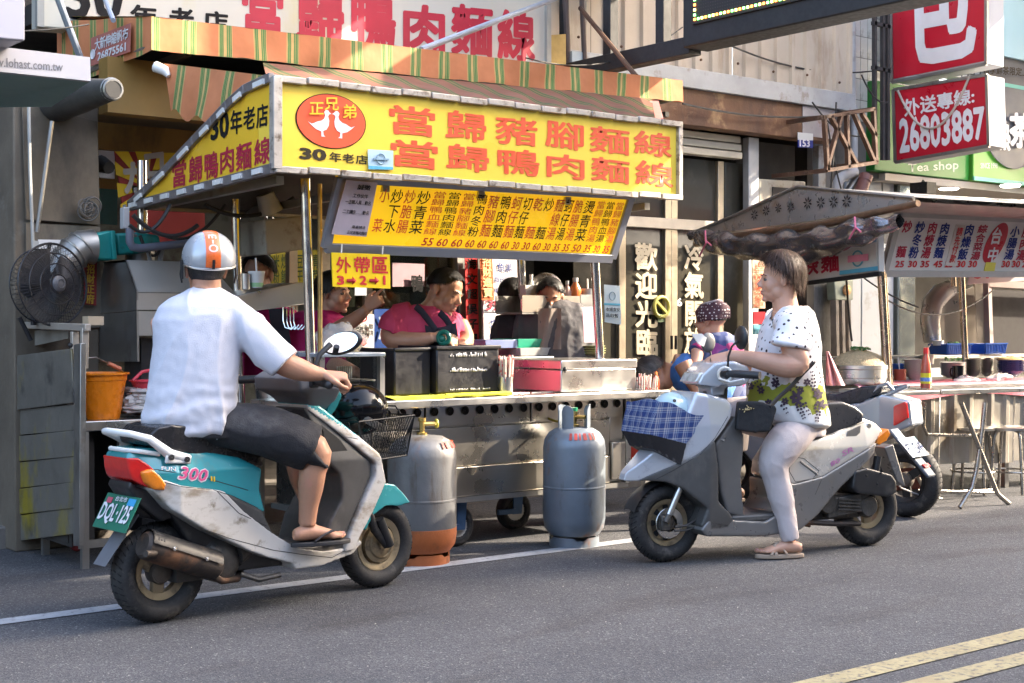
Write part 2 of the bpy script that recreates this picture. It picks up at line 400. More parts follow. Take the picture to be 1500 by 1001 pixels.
# ================================================================ the shophouses behind the stalls
CORR=mat('beige_corrugated_sheet',(.46,.39,.31),.6,.1,.08,2,.08,40,[((.30,.22,.15),.3,3,.25),((.55,.50,.44),.2,2,.2)])
FLASH=mat('grey_flashing',(.36,.37,.38),.6,.3,.12,4,.1,30,((.22,.18,.14),.25,5))
sh=thing('shophouse','beige corrugated shophouse with rusty fascia and brown glass doors','building',(7,8.6,0))
s0,s1=6.6,10.62;zc=3.30
for k in range(5):
    a=s0+(s1-s0)*k/5;mb=MB();per=.2;nn=8;W=(s1-s0)/5
    pr=[]
    for i in range(4):
        u=a+W*i/4;pr += [(u,0),(u+W*.15,0),(u+W*.17,-.025),(u+W*.22,-.025),(u+W*.24,0)]
    pr.append((a+W,0));y=8.36-.006*(k % 2);P=[]
    for x,d in pr:P += [(x,y+d,zc),(x,y+d,6.2)]
    mb.add(P,[(2*i,2*i+2,2*i+3,2*i+1) for i in range(len(pr)-1)])
    part('corrugated_panel',mb,CORR,sh,ang=20)
mb=MB()
for k in range(9):mb.ell((s0+.45*k+.2,8.325,zc+.12+.02*(k % 2)),.012,seg=8,rings=5)
part('rivets',mb,RUST,sh)
mb=MB().box(s0,10.6,8.30,8.345,3.17,3.33);part('flashing',mb,FLASH,sh,bevel=.005)
mb=MB().box(6.2,10.35,8.34,8.5,2.87,3.17);part('fascia',mb,RUST,sh,bevel=.006)
part('fascia_patch',MB().box(9.9,10.35,8.333,8.339,2.9,3.165),mat('bare_grey_steel',(.36,.34,.35),.55,.4,.15,5,0,60,((.25,.13,.07),.3,6)),sh)
# roller shutter box and door frames
mb=MB()
for k in range(3):mb.box(6.5,9.3,8.50+.01*k,8.6,2.66+.07*k,2.72+.07*k)
part('shutter_box',mb,mat('cream_shutter',(.50,.46,.38),.5,.1,.1,4),sh,bevel=.008)
def vpost(px,n,w_,z0,z1,m=ALU,nm='door_frame',d=.07):
    p=pn(px,400,n);part(nm,MB().box(p.x-w_/2,p.x+w_/2,n,n+d,z0,z1),m,sh,bevel=.004)
for px in (912,979,988,1056):vpost(px,8.6,.075 if px != 979 else .07,.1,2.64)
vpost(1104,8.5,.13,.1,2.86,mat('pale_grey_frame',(.45,.46,.47),.5,.3,.1,5),'frame')
vpost(1204,8.5,.10,1.6,2.86,FLASH,'frame')
part('transom',MB().box(6.6,9.22,8.57,8.68,2.02,2.11),mat('grey_transom',(.36,.33,.29),.5,.4,.1,5),sh,bevel=.005)
GLS=glassmat('tinted_shop_glass',(.30,.27,.22),.02)
GP=mat('smoked_glass',(.06,.055,.042),.06,0,.2,1.3,0,60,((.10,.09,.07),.3,1.6),rvar=.03)
def pane(x0,x1,z0,z1,n=8.635):
    a=pn(x0,400,n).x;b=pn(x1,400,n).x
    return part('glass_pane',MB().box(a,b,n,n+.008,z0,z1),GP,sh)
p1=pane(917,975,.12,2.02);p2=pane(992,1052,.12,2.02);pane(1061,1098,.12,2.02);pane(840,907,.12,2.02)
pane(905,1052,2.11,2.64);pane(1061,1098,2.11,2.64)
mb=MB();chars(mb,'歡迎光臨',Qn([(929,354),(963,357),(964,523),(931,523)],8.62),.03,True,gap=.0)
chars(mb,'冷氣開放',Qn([(1002,356),(1031,358),(1031,520),(1002,520)],8.62),.03,True)
lettering(mb,CREAM_T,sh)
part('door_pull',MB().cyl(pn(984,492,8.55),pn(984,512,8.55),.012).cyl(pn(990,492,8.55),pn(990,512,8.55),.012),BLACKM,sh)
# no-parking round sticker, small notices
def poster(pts,n,m,label,cat='poster',name='poster',th=.004,group=None):return solo(name,slab(pts,n,th),m,label,cat,group)
mb=MB().torus(pn(969,450,8.6),.085,.016,(0,1,0));mb.beam(pn(961,441,8.6),pn(977,459,8.6),.02)
solo('no_parking_sticker',mb,mat('olive_yellow',(.45,.42,.1),.5),'round yellow crossed-out ring sticker on the brown glass door','sticker')
g=poster([(964,460),(977,461),(977,472),(964,472)],8.61,mat('pale_green',(.45,.6,.35),.5),'small pale sticker under the round ring on the glass door','sticker','sticker')
p=solo('door_number',letters(MB(),'6',Qn([(991,437),(999,437),(999,449),(991,449)],8.62),.03),WHT_T,'white figure 6 stuck on the right glass door','number',fix=False)
# dark room behind everything so nothing is see-through
part('interior_wall',MB().box(-6,10.4,11.5,11.7,0,6).box(10.4,10.5,8.7,11.5,0,3.2),DARK,sh)
part('interior_ceiling',MB().box(3.3,10.4,8.5,11.5,3.17,3.3),DARK,sh)
# opening over the air conditioner
part('recess',MB().box(9.45,10.25,8.72,8.8,2.0,2.87),DARK,sh)
ac=thing('air_conditioner','old beige window air conditioner above the right stall roof','air conditioner',(9.55,8.5,1.9))
q=[(1112,262),(1180,266),(1180,330),(1112,330)]
part('case',slab(q,8.5,.3),mat('beige_enamel',(.42,.38,.30),.5,0,.15,5,0,60,((.2,.14,.09),.3,5)),ac,bevel=.01)
part('grille',slab([(1132,274),(1176,277),(1176,300),(1132,300)],8.49,.02),DARK,ac)
# number plate 153
pl=thing('house_number','small blue and white house number plate 153 on the fascia','plate',pn(1180,205,8.3))
part('plate_top',slab([(1169,194),(1191,196),(1191,206),(1169,205)],8.31,.008),WHITEP,pl)
part('plate',slab([(1169,205),(1191,206),(1191,217),(1169,216)],8.31,.008),mat('enamel_blue',(.015,.03,.22),.3),pl)
mb=MB();letters(mb,'153',Qn([(1171,204),(1186,205),(1186,216),(1171,215)],8.308),.03);lettering(mb,WHT_T,pl)
# ---------------- upper lit sign (white board with crimson characters)
sb=thing('roof_sign','long white sign board above the awning with crimson noodle lettering','sign',(3,8.1,2.9))
BOARD=mat('aged_white_board',(.50,.49,.43),.5,0,.06,1.2,0,60,((.50,.44,.22),.2,.9,.4))
q=[(60,-120),(800,-30),(800,96),(60,40)]
part('panel',slab(q,8.1,.16),BOARD,sb,bevel=.01)
part('edge_trim',MB().beam(pn(802,-40,8.09),pn(802,100,8.09),.04),mat('grey_sign_edge',(.30,.30,.28),.5),sb);part('edge_trim',MB().beam(pn(58,-120,8.09),pn(58,40,8.09),.04),mat('grey_sign_edge',(.30,.30,.28),.5),sb)
mb=MB();letters(mb,'30',Qn([(95,-42),(180,-34),(180,31),(95,28)],8.1),.03)
for c,x0,x1,y0,y1 in (('年',190,231,6,42),('老',247,284,10,46),('店',297,334,15,50)):letters(mb,c,Qn([(x0,y0),(x1,y0+3),(x1,y1),(x0,y1-3)],8.1),.035)
lettering(mb,BLK_T,sb)
mb=MB()
for c,x0,x1,y0,y1 in (('當',354,415,-28,60),('歸',433,504,-22,68),('鴨',514,580,-14,75),('肉',590,652,4,84),('麵',660,722,4,84),('線',728,784,12,92)):
    letters(mb,c,Qn([(x0,y0),(x1,y0+6),(x1,y1+2),(x0,y1-4)],8.1),.035)
for c,x0 in (('當',354),('歸',433),('豬',514),('腳',590),('麵',660),('線',728)):
    pass
lettering(mb,mat('crimson_board_print',(.42,.015,.04),.5,0,.15,3),sb)
# ---------------- awning: striped canvas box with a hanging valance
CANV=stripes('striped_canvas',(.62,.22,.09),0,.208,.137)
CANVY=stripes('striped_canvas_side',(.62,.22,.09),1,.208,.0)
aw=thing('awning','orange and green striped canvas awning along the shop front','awning',(3.14,7,2.7))
A=pn(222,24,7);B=pn(1000,118,7);A2=pn(222,73,7);B2=pn(1000,150,7)
def valf(u,t):
    p=(A*(1-t)+A2*t)*(1-u)+(B*(1-t)+B2*t)*u
    return p+V((0,.012*sin(u*31)*t+.008*noise.noise(V((u*25,t*2,3))),.008*noise.noise(V((u*40,0,1)))*t))
part('valance',MB().grid(valf,90,5),CANV,aw,ang=180)
RB=V((B.x,8.3,B.z+.2));RA=V((A.x,8.3,A.z+.22))
part('canvas_top',MB().grid(lambda u,t:(A*(1-u)+B*u)*(1-t)+(RA*(1-u)+RB*u)*t,30,6),CANV,aw,ang=180)
# left side face of the awning, sloping up towards the wall
C1=pp(62,30,(3.14,0,0),(1,0,0));C2=pp(130,106,(3.14,0,0),(1,0,0));C3=pp(55,75,(3.14,0,0),(1,0,0))
D1=V((3.14,8.35,3.02));D2=V((3.14,8.35,2.60))
part('side_canvas',MB().grid(lambda u,t:(A*(1-u)+D1*u)*(1-t)+(A2*(1-u)+D2*u)*t+V((.012*sin(u*14),0,0)),20,5),CANVY,aw,ang=180)
E1=pn(1000,118,7)
part('end_canvas',MB().add([B,V((B.x,8.3,B.z+.2)),V((B2.x,8.3,B2.z+.18)),B2],[(0,1,2,3)]),CANVY,aw)
part('frame_tube',MB().tube([A2+V((.03,.06,.03)),B2+V((-.03,.06,.03))],.02,8).tube([A2+V((.03,.06,.03)),V((A2.x,8.3,A2.z))],.02,8).tube([B2+V((-.03,.06,.03)),V((B2.x,8.3,B2.z))],.02,8),STEEL_D,aw)
# maker's badge
q=[ps(114,68,3.125),ps(190,27,3.125),ps(190,76,3.125),ps(134,93,3.125)]
q=[ps(133,56,3.125),ps(191,34,3.125),ps(190,76,3.125),ps(133,97,3.125)]
bd=thing('maker_patch','faded red maker patch with a phone number on the awning side','label',q[3])
part('patch',MB().prism(q,(.004,0,0)),mat('faded_red_cloth',(.42,.14,.11),.8,0,.15,8),bd)
mb=MB();chars(mb,'大新伸縮帆布',sub(q,.12,.1,.97,.55),.02,lift=.004);letters(mb,'26875561',sub(q,.2,.62,.92,.92),.03,lift=.004);lettering(mb,WHT_T,bd)
mb=MB().lathe([(0.0001,0),(.028,0),(.028,.006)],sub(q,.08,.62,.1,.7)[0]+V((-.003,0,0)),(-1,0,0),16);part('emblem',mb,WHT_T,bd)
# dangling side curtain at the left of the awning
cP=[pn(240,93,6.95),pn(398,112,6.05),pn(345,158,6.25),pn(250,163,6.85)]
def cur(u,t):
    p=(cP[0]*(1-u)+cP[1]*u)*(1-t)+(cP[3]*(1-u)+cP[2]*u)*t
    return p+V((0,0,-.05*sin(u*pi)*t+.02*t*sin(u*19)))+V((.5,.5,0))*(.010*sin(u*16+t*3)*(.3+t))
solo('side_curtain',MB().grid(cur,40,12),stripes('striped_canvas_curtain',(.62,.22,.09),1,.208,.03),'loose striped canvas flap hanging at the left of the yellow stall sign','canvas',ang=180)
solo('rolled_flap',MB().tube([pn(228,98,6.95),pn(242,104,6.9),pn(247,112,6.88)],[.03,.026,.012],10),WHITEP,'white end of a rolled blind at the left of the hanging flap','blind')
# the lower canvas running from the stall sign up under the awning
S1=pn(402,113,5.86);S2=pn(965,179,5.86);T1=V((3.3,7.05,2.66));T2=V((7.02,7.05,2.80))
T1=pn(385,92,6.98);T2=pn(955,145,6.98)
solo('lower_canvas',MB().grid(lambda u,t:(S1*(1-u)+S2*u)*(1-t)+(T1*(1-u)+T2*u)*t-V((0,0,.05*sin(pi*t)+.012*sin(u*60)*sin(pi*t))),60,6),stripes('shaded_grimy_canvas',(.22,.085,.05),0,.208,.137,.9),'shaded striped canvas sloping up behind the yellow stall sign','canvas',ang=180)  # base colour darkened for the valance's shade, besides grime
solo('pink_support',MB().beam(pn(958,150,6.9),pn(965,176,6.6),.06,.02),mat('pink_paint',(.6,.25,.2),.5),'short pink bracket at the right end of the lower canvas','bracket')
# dark purlins under the awning
mb=MB()
for k in range(6):x=3.4+k*.72;mb.beam((x,7.1,2.68),(x,8.5,2.66),.035)
part('rafters',mb,DARK,aw)
# blue-grey stay rods above the awning
ROD=mat('blue_grey_rod',(.30,.34,.42),.45,.4,.1,8)
solo('stay_rod',MB().tube([pn(617,73,7.03),pn(840,-12,8.0)],.019,8),ROD,'long blue-grey rod slanting over the crimson lettering','rod')
solo('stay_rod',MB().tube([pn(84,-5,7.2),pn(117,83,7.35)],.019,8),ROD,'pale rod crossing the figure 30 at upper left','rod')
solo('stay_rod',MB().tube([pn(152,-5,7.8),pn(166,30,7.25)],.014,8),ROD,'shorter rod meeting the awning corner at upper left','rod')
solo('stay_rod',MB().tube([pn(850,12,8.1),pn(932,112,7.2)],.018,8),RUST,'rusty rod slanting down to the right end of the awning','rod')
# ---------------- LED board on a black frame, projecting over the street
led=thing('led_board','black LED message board projecting over the street','sign',(6.96,5.4,3.1))
sx=6.96;n1=6.89;n0=3.9
part('case',MB().box(sx-.02,sx+.22,n0,n1,3.10,4.25),BLACKM,led,bevel=.01)
LEDM=bpy.data.materials.new('led_matrix');LEDM.use_nodes=True
_n=LEDM.node_tree.nodes;_l=LEDM.node_tree.links;_b=_n['Principled BSDF'];_tc=_n.new('ShaderNodeTexCoord');_v=_n.new('ShaderNodeTexVoronoi');_v.inputs['Scale'].default_value=46;_v.inputs['Randomness'].default_value=0
_l.new(_tc.outputs['Object'],_v.inputs['Vector']);_r=_n.new('ShaderNodeValToRGB');_l.new(_v.outputs['Distance'],_r.inputs[0]);_r.color_ramp.elements[0].color=(.16,.13,.11,1);_r.color_ramp.elements[0].position=.25;_r.color_ramp.elements[1].color=(.012,.01,.01,1);_r.color_ramp.elements[1].position=.45
_l.new(_r.outputs[0],_b.inputs['Base Color']);_b.inputs['Roughness'].default_value=.6
part('screen',MB().box(sx-.035,sx-.025,n0+.08,n1-.1,3.24,4.16),LEDM,led)
def dots(col,off):
    mb=MB();k=0;y=n1-.13
    while y>4.9:
        if k % 3 ==off:mb.box(sx-.042,sx-.036,y-.008,y+.008,3.262,3.278)
        y -= .034;k += 1
    z=3.3
    while z<3.8:
        if k % 3 ==off:mb.box(sx-.042,sx-.036,n1-.138,n1-.122,z-.008,z+.008)
        z += .034;k += 1
    return mb
for i,c in enumerate([(.9,.25,.05),(.2,.9,.2),(1,.8,.2)]):part('led_dots',dots(c,i),mat('led_%d' % i,c,.5,0,0,emit=(c,1.2)),led)
mb=MB()
for k in range(16):mb.box(sx-.042,sx-.036,6.1-.03*k,6.1-.03*k+.018,3.50+.02*((k*7) % 4),3.515+.02*((k*7) % 4))
part('led_text',mb,mat('led_white',(.7,.8,1),.5,0,0,emit=((.7,.85,1),1.2)),led)
fm=MB();fr=lambda a,b,w_=.07:fm.beam(a,b,w_)
fr((sx+.1,6.89,3.13),(sx+.1,8.3,3.13),.12);fr((sx+.1,6.89,4.0),(sx+.1,8.3,4.0),.1)
for y in (7.2,7.75):fr((sx+.1,y,3.1),(sx+.1,y,4.0),.08)
fr((sx+.1,8.28,2.95),(sx+.1,8.28,4.3),.05)
part('bracket_frame',fm,BLACKM,led,bevel=.004)
solo('conduit_post',MB().tube([pn(852,-5,8.2),pn(857,96,8.2)],.02,8).tube([pn(828,-5,8.25),pn(832,95,8.25)],.024,8),mat('brown_pipe',(.1,.07,.06),.6),'pair of dark brown pipes beside the end of the crimson board','pipe')
solo('yellow_box_panel',slab([(802,52),(829,50),(829,96),(802,94)],8.15,.1),mat('stained_yellow',(.42,.28,.08),.7,0,.25,6),'stained yellow panel between the crimson board and the black frame','panel')
solo('blue_junction_box',slab([(838,75),(854,77),(854,99),(838,97)],8.2,.08),mat('pale_blue_paint',(.35,.42,.48),.5),'small pale blue junction box behind the black frame','box')
# ---------------- wires
WIRE=mat('black_cable',(.02,.02,.02),.6,0,0)
def sag(a,b,d,n=14,r=.006,s=6):
    a=V(a);b=V(b);mb=MB();mb.tube([a.lerp(b,i/n)-V((0,0,d*4*(i/n)*(1-i/n))) for i in range(n+1)],r,s);return mb
def wire(a,b,d,label,r=.006,m=WIRE):return solo('cable',sag(a,b,d,r=r),m,label,'cable')
wire(pn(1068,66,8.25),pn(1305,100,8.5),.12,'thin cable sagging across the beige corrugated wall',.008)
wire(pn(1000,152,8.27),pn(1210,170,8.27),.05,'cable lying along the lower edge of the grey flashing',.009)
wire(pn(0,46,6.6),pn(130,36,6.7),.01,'thin wire between the white lightbox and the awning',.004)
wire(pn(770,85,7.4),pn(1000,40,8),.15,'thin wire looping under the black frame',.005)
# ---------------- stair and pipe bay between the two houses
bay=thing('pipe_bay','grimy bay of wall behind the rusty truss with white tiles','wall',(11,8.9,0))
part('wall',MB().box(10.55,11.0,8.75,8.9,0,6),mat('dirty_grey_plaster',(.13,.125,.12),.9,0,.3,3,.3,30,((.05,.045,.04),.45,3,.3)),bay)
TILEW=mat('white_wall_tile',(.58,.56,.52),.35,0,.1,5,0,60,((.3,.27,.22),.2,4));GROUT=mat('grey_grout',(.14,.13,.12),.9)
part('wall',MB().box(11.0,12.6,8.8,8.9,2.66,6),GROUT,bay)
tm=mesh_of('tile',MB().box(-.052,.052,-.004,.004,-.1,.1),TILEW);cnt=0
a=pn(1255,50,8.78).x;z_=pn(1255,150,8.78).z
for i in range(10):
    for j in range(10):
        x=a-.1+i*.112;z=3.3+j*.207
        o=bpy.data.objects.new('tile',tm);COL.objects.link(o);o.parent=bay;o.location=V((x,8.792,z))-V((11,8.9,0));FR[o.name]=frame(bay)
def vpipe(px,n,r,y0,y1,m,label):return solo('drain_pipe',MB().tube([pn(px,y0,n),pn(px,y1,n)],r,12),m,label,'pipe')
PVC=mat('pvc_pipe',(.42,.42,.43),.5,0,.1,6,0,60,((.25,.22,.2),.3,5))
vpipe(1246,8.55,.048,-20,160,PVC,'fat pale grey drain pipe beside the white tiles')
vpipe(1251,8.5,.035,155,250,PVC,'lower drain pipe behind the rusty truss')
vpipe(1222,8.6,.10,-20,170,mat('black_wrapped_duct',(.035,.035,.04),.8,0,.3,20,.6,30),'black wrapped duct beside the beige corrugated wall')
mb=MB()
for x in (1281,1293,1300):mb.beam(pn(x,-20,8.3),pn(x,235,8.3),.035)
for y in (40,105):mb.beam(pn(1278,y-6,8.3),pn(1303,y,8.3),.035)
solo('sign_ladder',mb,mat('dark_angle_iron',(.05,.045,.045),.7,.3,.2,8),'dark angle-iron ladder carrying the red signs','frame')
tr=MB();n=7.95
fp=lambda x,y,nn=7.95:pn(x,y,nn)
for a,b in (((1205,172),(1280,160)),((1210,250),(1284,238)),((1207,170),(1212,250)),((1240,166),(1242,246)),((1279,160),(1283,238)),((1210,250),(1232,170)),((1250,166),(1280,236)),((1262,166),(1283,200)),((1216,170),(1254,240))):tr.beam(fp(*a),fp(*b),.04,.03)
for a in ((1205,172),(1280,160),(1210,250),(1284,238)):p=fp(*a);tr.beam(p,p+V((0,.6,0)),.035)
solo('rusty_truss',tr,mat('dark_rust',(.095,.05,.032),.75,.1,.4,6,.3,50,((.26,.20,.15),.2,5)),'rusty steel truss bracket between the corrugated wall and red signs','bracket')
solo('elbow_pipe',MB().tube([pn(1226,300,8.3),pn(1226,272,8.3),pn(1230,262,8.3),pn(1240,256,8.3),pn(1252,252,8.3)],.05,12),PVC,'grey elbow pipe under the rusty truss','pipe')
solo('elbow_pipe',MB().tube([pn(1238,300,8.35),pn(1240,285,8.35),pn(1256,262,8.3)],.045,12),STEEL_D,'silver flexible elbow pipe right of the grey one','pipe')
solo('capped_pipe',MB().tube([pn(1260,285,8.2),pn(1267,262,8.2)],.06,12).tube([pn(1266,266,8.2),pn(1269,258,8.2)],.065,12,0),mat('maroon_cream_pipe',(.16,.06,.05),.5),'maroon capped pipe end above the right stall roof','pipe')
for i,(x,y,x2,y2) in enumerate(((1212,180,1240,300),(1225,150,1216,290),(1262,110,1300,150),(1190,150,1260,200))):
    wire(pn(x,y,8.2),pn(x2,y2,8.2),.08,['black cable hanging left of the truss','black cable running down behind the truss','cable looping past the white tiles','cable drooping from the flashing to the truss'][i],.008)
# ---------------- projecting red signs
WSIDE=mat('sign_side_white',(.52,.52,.55),.5,0,.06,2,0,60,((.35,.3,.25),.2,3,.3))
def red_sign(q,s,label,lets,th=.28):
    P=Qs(q,s)
    t=thing('hanging_sign',label,'sign',(s,P[1].y,P[2].z))
    part('lightbox',MB().prism(P,(th,0,0)),WSIDE,t,bevel=.008)
    c=sum(P,V())/4;inn=[c+(p-c)*.965 for p in P]
    part('face',MB().prism([p+V((-.006,0,0)) for p in inn],(.004,0,0)),RED,t)
    mb=MB()
    for st,qq,bo in lets:
        letters(mb,st,[ps(x,y,s-.008) for x,y in qq],bo)
    lettering(mb,WHT_T,t)
    e=MB()
    for i in range(4):e.beam(P[i],P[(i+1) % 4],.03)
    part('rim',e,STEEL_D,t)
    return t
S=11.47
red_sign([(1304,-150),(1445,-180),(1445,94),(1307,121)],S,'large red hanging sign with one bold white character, cut by the top edge',[('包',[(1320,-75),(1428,-95),(1432,82),(1325,102)],.028)])
red_sign([(1309,132),(1446,110),(1449,214),(1312,238)],S,'smaller red hanging sign with a white phone number',[('外送專線:',[(1323,146),(1427,128),(1428,152),(1325,172)],.028),('26803887',[(1317,174),(1442,155),(1444,204),(1318,226)],.032)])
solo('sign_cable',sag(ps(1315,133,S-.02),ps(1420,112,S-.02),.42,r=.012),mat('cream_cable',(.5,.42,.36),.6),'cream cable looping over the smaller red sign','cable')
# unseen signs added above and beyond the frame to block the sun
def side_sign(s,n0,n1,z0,z1,m,label):
    t=thing('sun_block_sign',label,'sign',(s,n1,z0))
    part('lightbox',MB().box(s,s+.3,n0,n1,z0,z1),WSIDE,t,bevel=.01)
    part('face',MB().box(s-.008,s-.004,n0+.08,n1-.08,z0+.08,z1-.08),m,t)
    part('bracket',MB().beam((s+.15,n1,z0+.5),(s+.15,8.8,z0+.5),.1).beam((s+.15,n1,z1-.5),(s+.15,8.8,z1-.5),.1),BLACKM,t)
side_sign(13.2,4.6,8.4,5.2,13,RED,'added tall red sun-blocking sign farther along the shop fronts')
side_sign(7.25,5.0,6.94,4.85,7.6,RED,'added red sun-blocking sign high above the LED board')
side_sign(7.26,6.98,8.3,3.9,7.6,YEL,'added narrow yellow sun-blocking sign beside the wall above the LED board')
side_sign(17.8,4.6,8.4,4.6,12,YEL,'added tall yellow sun-blocking sign beyond the tea shop')
side_sign(24.5,4.4,8.4,4.6,13,BLUEP,'added tall blue sun-blocking sign far along the shop fronts')
# ---------------- tea shop: green fascia, blue billboard
GREEN=mat('tea_shop_green',(.015,.17,.02),.4,0,.06,1);GREEN2=mat('tea_shop_light_green',(.08,.30,.035),.4,0,.06,1)
DGREY=mat('sign_slate',(.09,.095,.12),.5,0,.06,2)
tea=thing('tea_shop','white fronted tea shop with green fascia behind the right stall','building',(12,8.8,0))
gq=Qn([(1283,238),(1420,226),(1420,262),(1283,276)],8.7)
part('fascia',MB().box(pn(1281,200,8.7).x,pn(1420,200,8.7).x,8.7,9.0,2.72,3.6),GREEN,tea,bevel=.01)
part('fascia',MB().box(pn(1420,200,8.7).x+.01,24,8.66,9.0,2.72,3.78),GREEN2,tea,bevel=.01)
TURQ=mat('turquoise_trim',(.12,.45,.38),.5,0,.05,4)
part('trim',MB().box(pn(1420,200,8.7).x,24,8.64,8.66,2.72,2.76).box(pn(1420,200,8.7).x,24,8.64,8.66,3.75,3.79),TURQ,tea)
mb=MB();letters(mb,'Tea shop',Qn([(1330,240),(1404,235),(1404,252),(1330,256)],8.7),.012);letters(mb,'SINCE 1998',Qn([(1436,239),(1461,239),(1461,247),(1436,247)],8.66),.02)
lettering(mb,mat('pale_lettering',(.6,.65,.55),.5),tea)
p=pn(1478,165,8.65);part('round_logo',MB().lathe([(.001,0),(.62,0),(.62,.012)],(p.x+.05,8.645,p.z+.02),(0,-1,0),40),DGREY,tea)
mb=MB();letters(mb,'茶',Qn([(1478,165),(1512,165),(1512,220),(1478,216)],8.62),.04);letters(mb,'熱',Qn([(1456,176),(1480,176),(1480,222),(1456,220)],8.62),.04);lettering(mb,WHT_T,tea)
part('tile_band',MB().box(11.6,24,8.75,8.9,3.79,4.05),TILEW,tea)
mb=MB()
for k in range(60):mb.box(11.7+k*.11,11.71+k*.11,8.742,8.75,3.8,4.04)
for k in range(3):mb.box(11.6,20,8.741,8.749,3.84+k*.07,3.85+k*.07)
part('joints',mb,GROUT,tea)
BILL=mat('pale_blue_billboard',(.42,.62,.68),.5,0,.06,.8,0,60,((.72,.76,.74),.25,.8,2.5))
part('billboard',MB().box(11.6,26,8.6,8.7,4.06,8),BILL,tea)
mb=MB();letters(mb,'當季鮮茶限定上架',Qn([(1440,95),(1515,101),(1515,113),(1440,108)],8.59),.02);lettering(mb,DK_T,tea)
CEIL=mat('white_soffit',(.42,.38,.34),.7,0,.08,2)
part('soffit',MB().box(11.6,24,8.72,11.8,2.64,2.71),CEIL,tea)
WP=mat('white_panel',(.50,.52,.54),.45,0,.05,2,0,60,((.35,.33,.3),.15,3))
part('back_wall',MB().box(10.7,24,10.6,10.7,0,2.7),mat('tea_shop_wall',(.10,.09,.08),.8,0,.2,2),tea)
x0=pn(1196,400,8.9).x
for a,b in ((1238,1262),(1262,1292),(1292,1310)):part('white_panel',MB().box(pn(a,400,8.9).x+.01,pn(b,400,8.9).x-.01,8.9,8.95,.1,2.64),WP,tea,bevel=.004)
part('pillar',MB().box(pn(1312,400,8.9).x,pn(1335,400,8.9).x,8.85,9.3,.1,2.64),mat('mirror_pillar',(.55,.58,.52),.12,.8,.1,2),tea,bevel=.006)
part('low_panel',MB().box(pn(1306,400,9.1).x,pn(1382,400,9.1).x,9.1,9.15,.1,.75),WP,tea)
for px,y in ((1390,278),(1480,274)):
    p=pz(px,y,2.63);part('ceiling_light',MB().lathe([(.001,0),(.09,0),(.10,.012),(.10,.02)],p,(0,0,1),20),mat('lit_downlight',(1,.95,.85),.5,0,0,emit=((1,.9,.75),6)),tea)
solo('speaker_bracket',MB().beam(pn(1352,268,8.5),pn(1352,285,8.5),.2,.15).tube([pn(1345,278,8.5),pn(1352,265,8.5),pn(1364,278,8.5)],.012,6),BLACKM,'black bracket lamp hanging under the green tea shop fascia','lamp')
# ---------------- left side: pillar, roller blind, neighbour's canopy
pil=thing('pillar','dirty grey concrete pillar at the left of the stall','pillar',(2.6,7.6,0))
a=pn(20,300,7.6).x;b=pn(145,300,7.6).x
part('shaft',MB().box(a,b,7.6,8.3,0,2.55),CONC,pil,bevel=.01)
part('metal_sheet',slab([(32,150),(143,178),(147,330),(38,322)],7.57,.015),mat('grimy_sheet',(.135,.11,.08),.6,.3,.25,2,.1,30,((.06,.05,.04),.4,2,.5)),pil,bevel=.003)
part('lower_sheet',slab([(38,327),(147,332),(149,480),(40,480)],7.58,.01),mat('grimy_sheet_2',(.17,.145,.11),.65,.2,.25,3,.1,30,((.07,.06,.05),.3,3,.4)),pil)
part('notice',slab([(56,351),(118,352),(118,400),(56,400)],7.565,.004),PAPER,pil)
mb=MB();letters(mb,'1.5',Qn([(70,355),(112,355),(112,366),(68,368)],7.56),.02);lettering(mb,BLK_T,pil)
# dark gap left of the pillar and a stripe of old timber
struct('alley_wall',MB().box(-8,a-.01,8.4,8.6,0,6),mat('alley_dark',(.04,.038,.034),.9,0,.3,2))
solo('old_door',slab([(-40,150),(8,150),(10,480),(-40,480)],7.9,.05),mat('old_door_brown',(.20,.17,.12),.7,0,.2,4),'old brown door leaf at the far left edge','door')
solo('white_rope',MB().tube([pn(42,145,7.4),pn(44,250,7.4),pn(48,350,7.4),pn(50,384,7.4)],.009,6),mat('rope',(.4,.4,.38),.8),'thin white rope hanging down the grey pillar','rope')
solo('paper_tag',MB().prism(Qn([(48,352),(57,354),(56,430),(48,428)],7.39),(0,.01,0)),mat('torn_tag',(.42,.42,.4),.8),'torn white tag tied at the end of the rope','tag')
solo('brace_rod',MB().tube([pn(76,178,7.45),pn(54,340,7.45)],.012,6),STEEL_D,'grey steel brace leaning on the pillar','rod')
mb=MB()
for k in range(9):mb.torus(pn(130+6*cos(k),305+5*sin(k*1.7),7.5),.022+.004*k,.004,(sin(k)*.5,1,cos(k)*.4),20,5)
solo('wire_coil',mb,mat('old_grey_wire',(.12,.11,.10),.7),'tangled coil of grey wire hanging on the pillar','wire')
# blind tube
bl=thing('rolled_blind','rolled up dark canvas blind under the awning side','blind',pn(168,135,6.85))
mb=MB().tube([pn(40,165,7.9),pn(120,140,7.3),pn(166,131,6.85)],[.11,.09,.052],16);part('roll',mb,mat('grimy_blind_cloth',(.05,.046,.042),.7,0,.3,4,.2,20),bl)
part('hollow',MB().lathe([(.001,.0),(.045,.0)],pn(167,131,6.832),(pn(40,165,7.9)-pn(166,131,6.85)),16),BLACKM,bl)
mb=MB().torus(pn(166,131,6.84),.046,.008,(pn(166,131,6.85)-pn(120,140,7.3)),20,6).torus(pn(164,131,6.88),.054,.006,(pn(166,131,6.85)-pn(120,140,7.3)),20,6)
part('end_ring',mb,STEEL_D,bl)
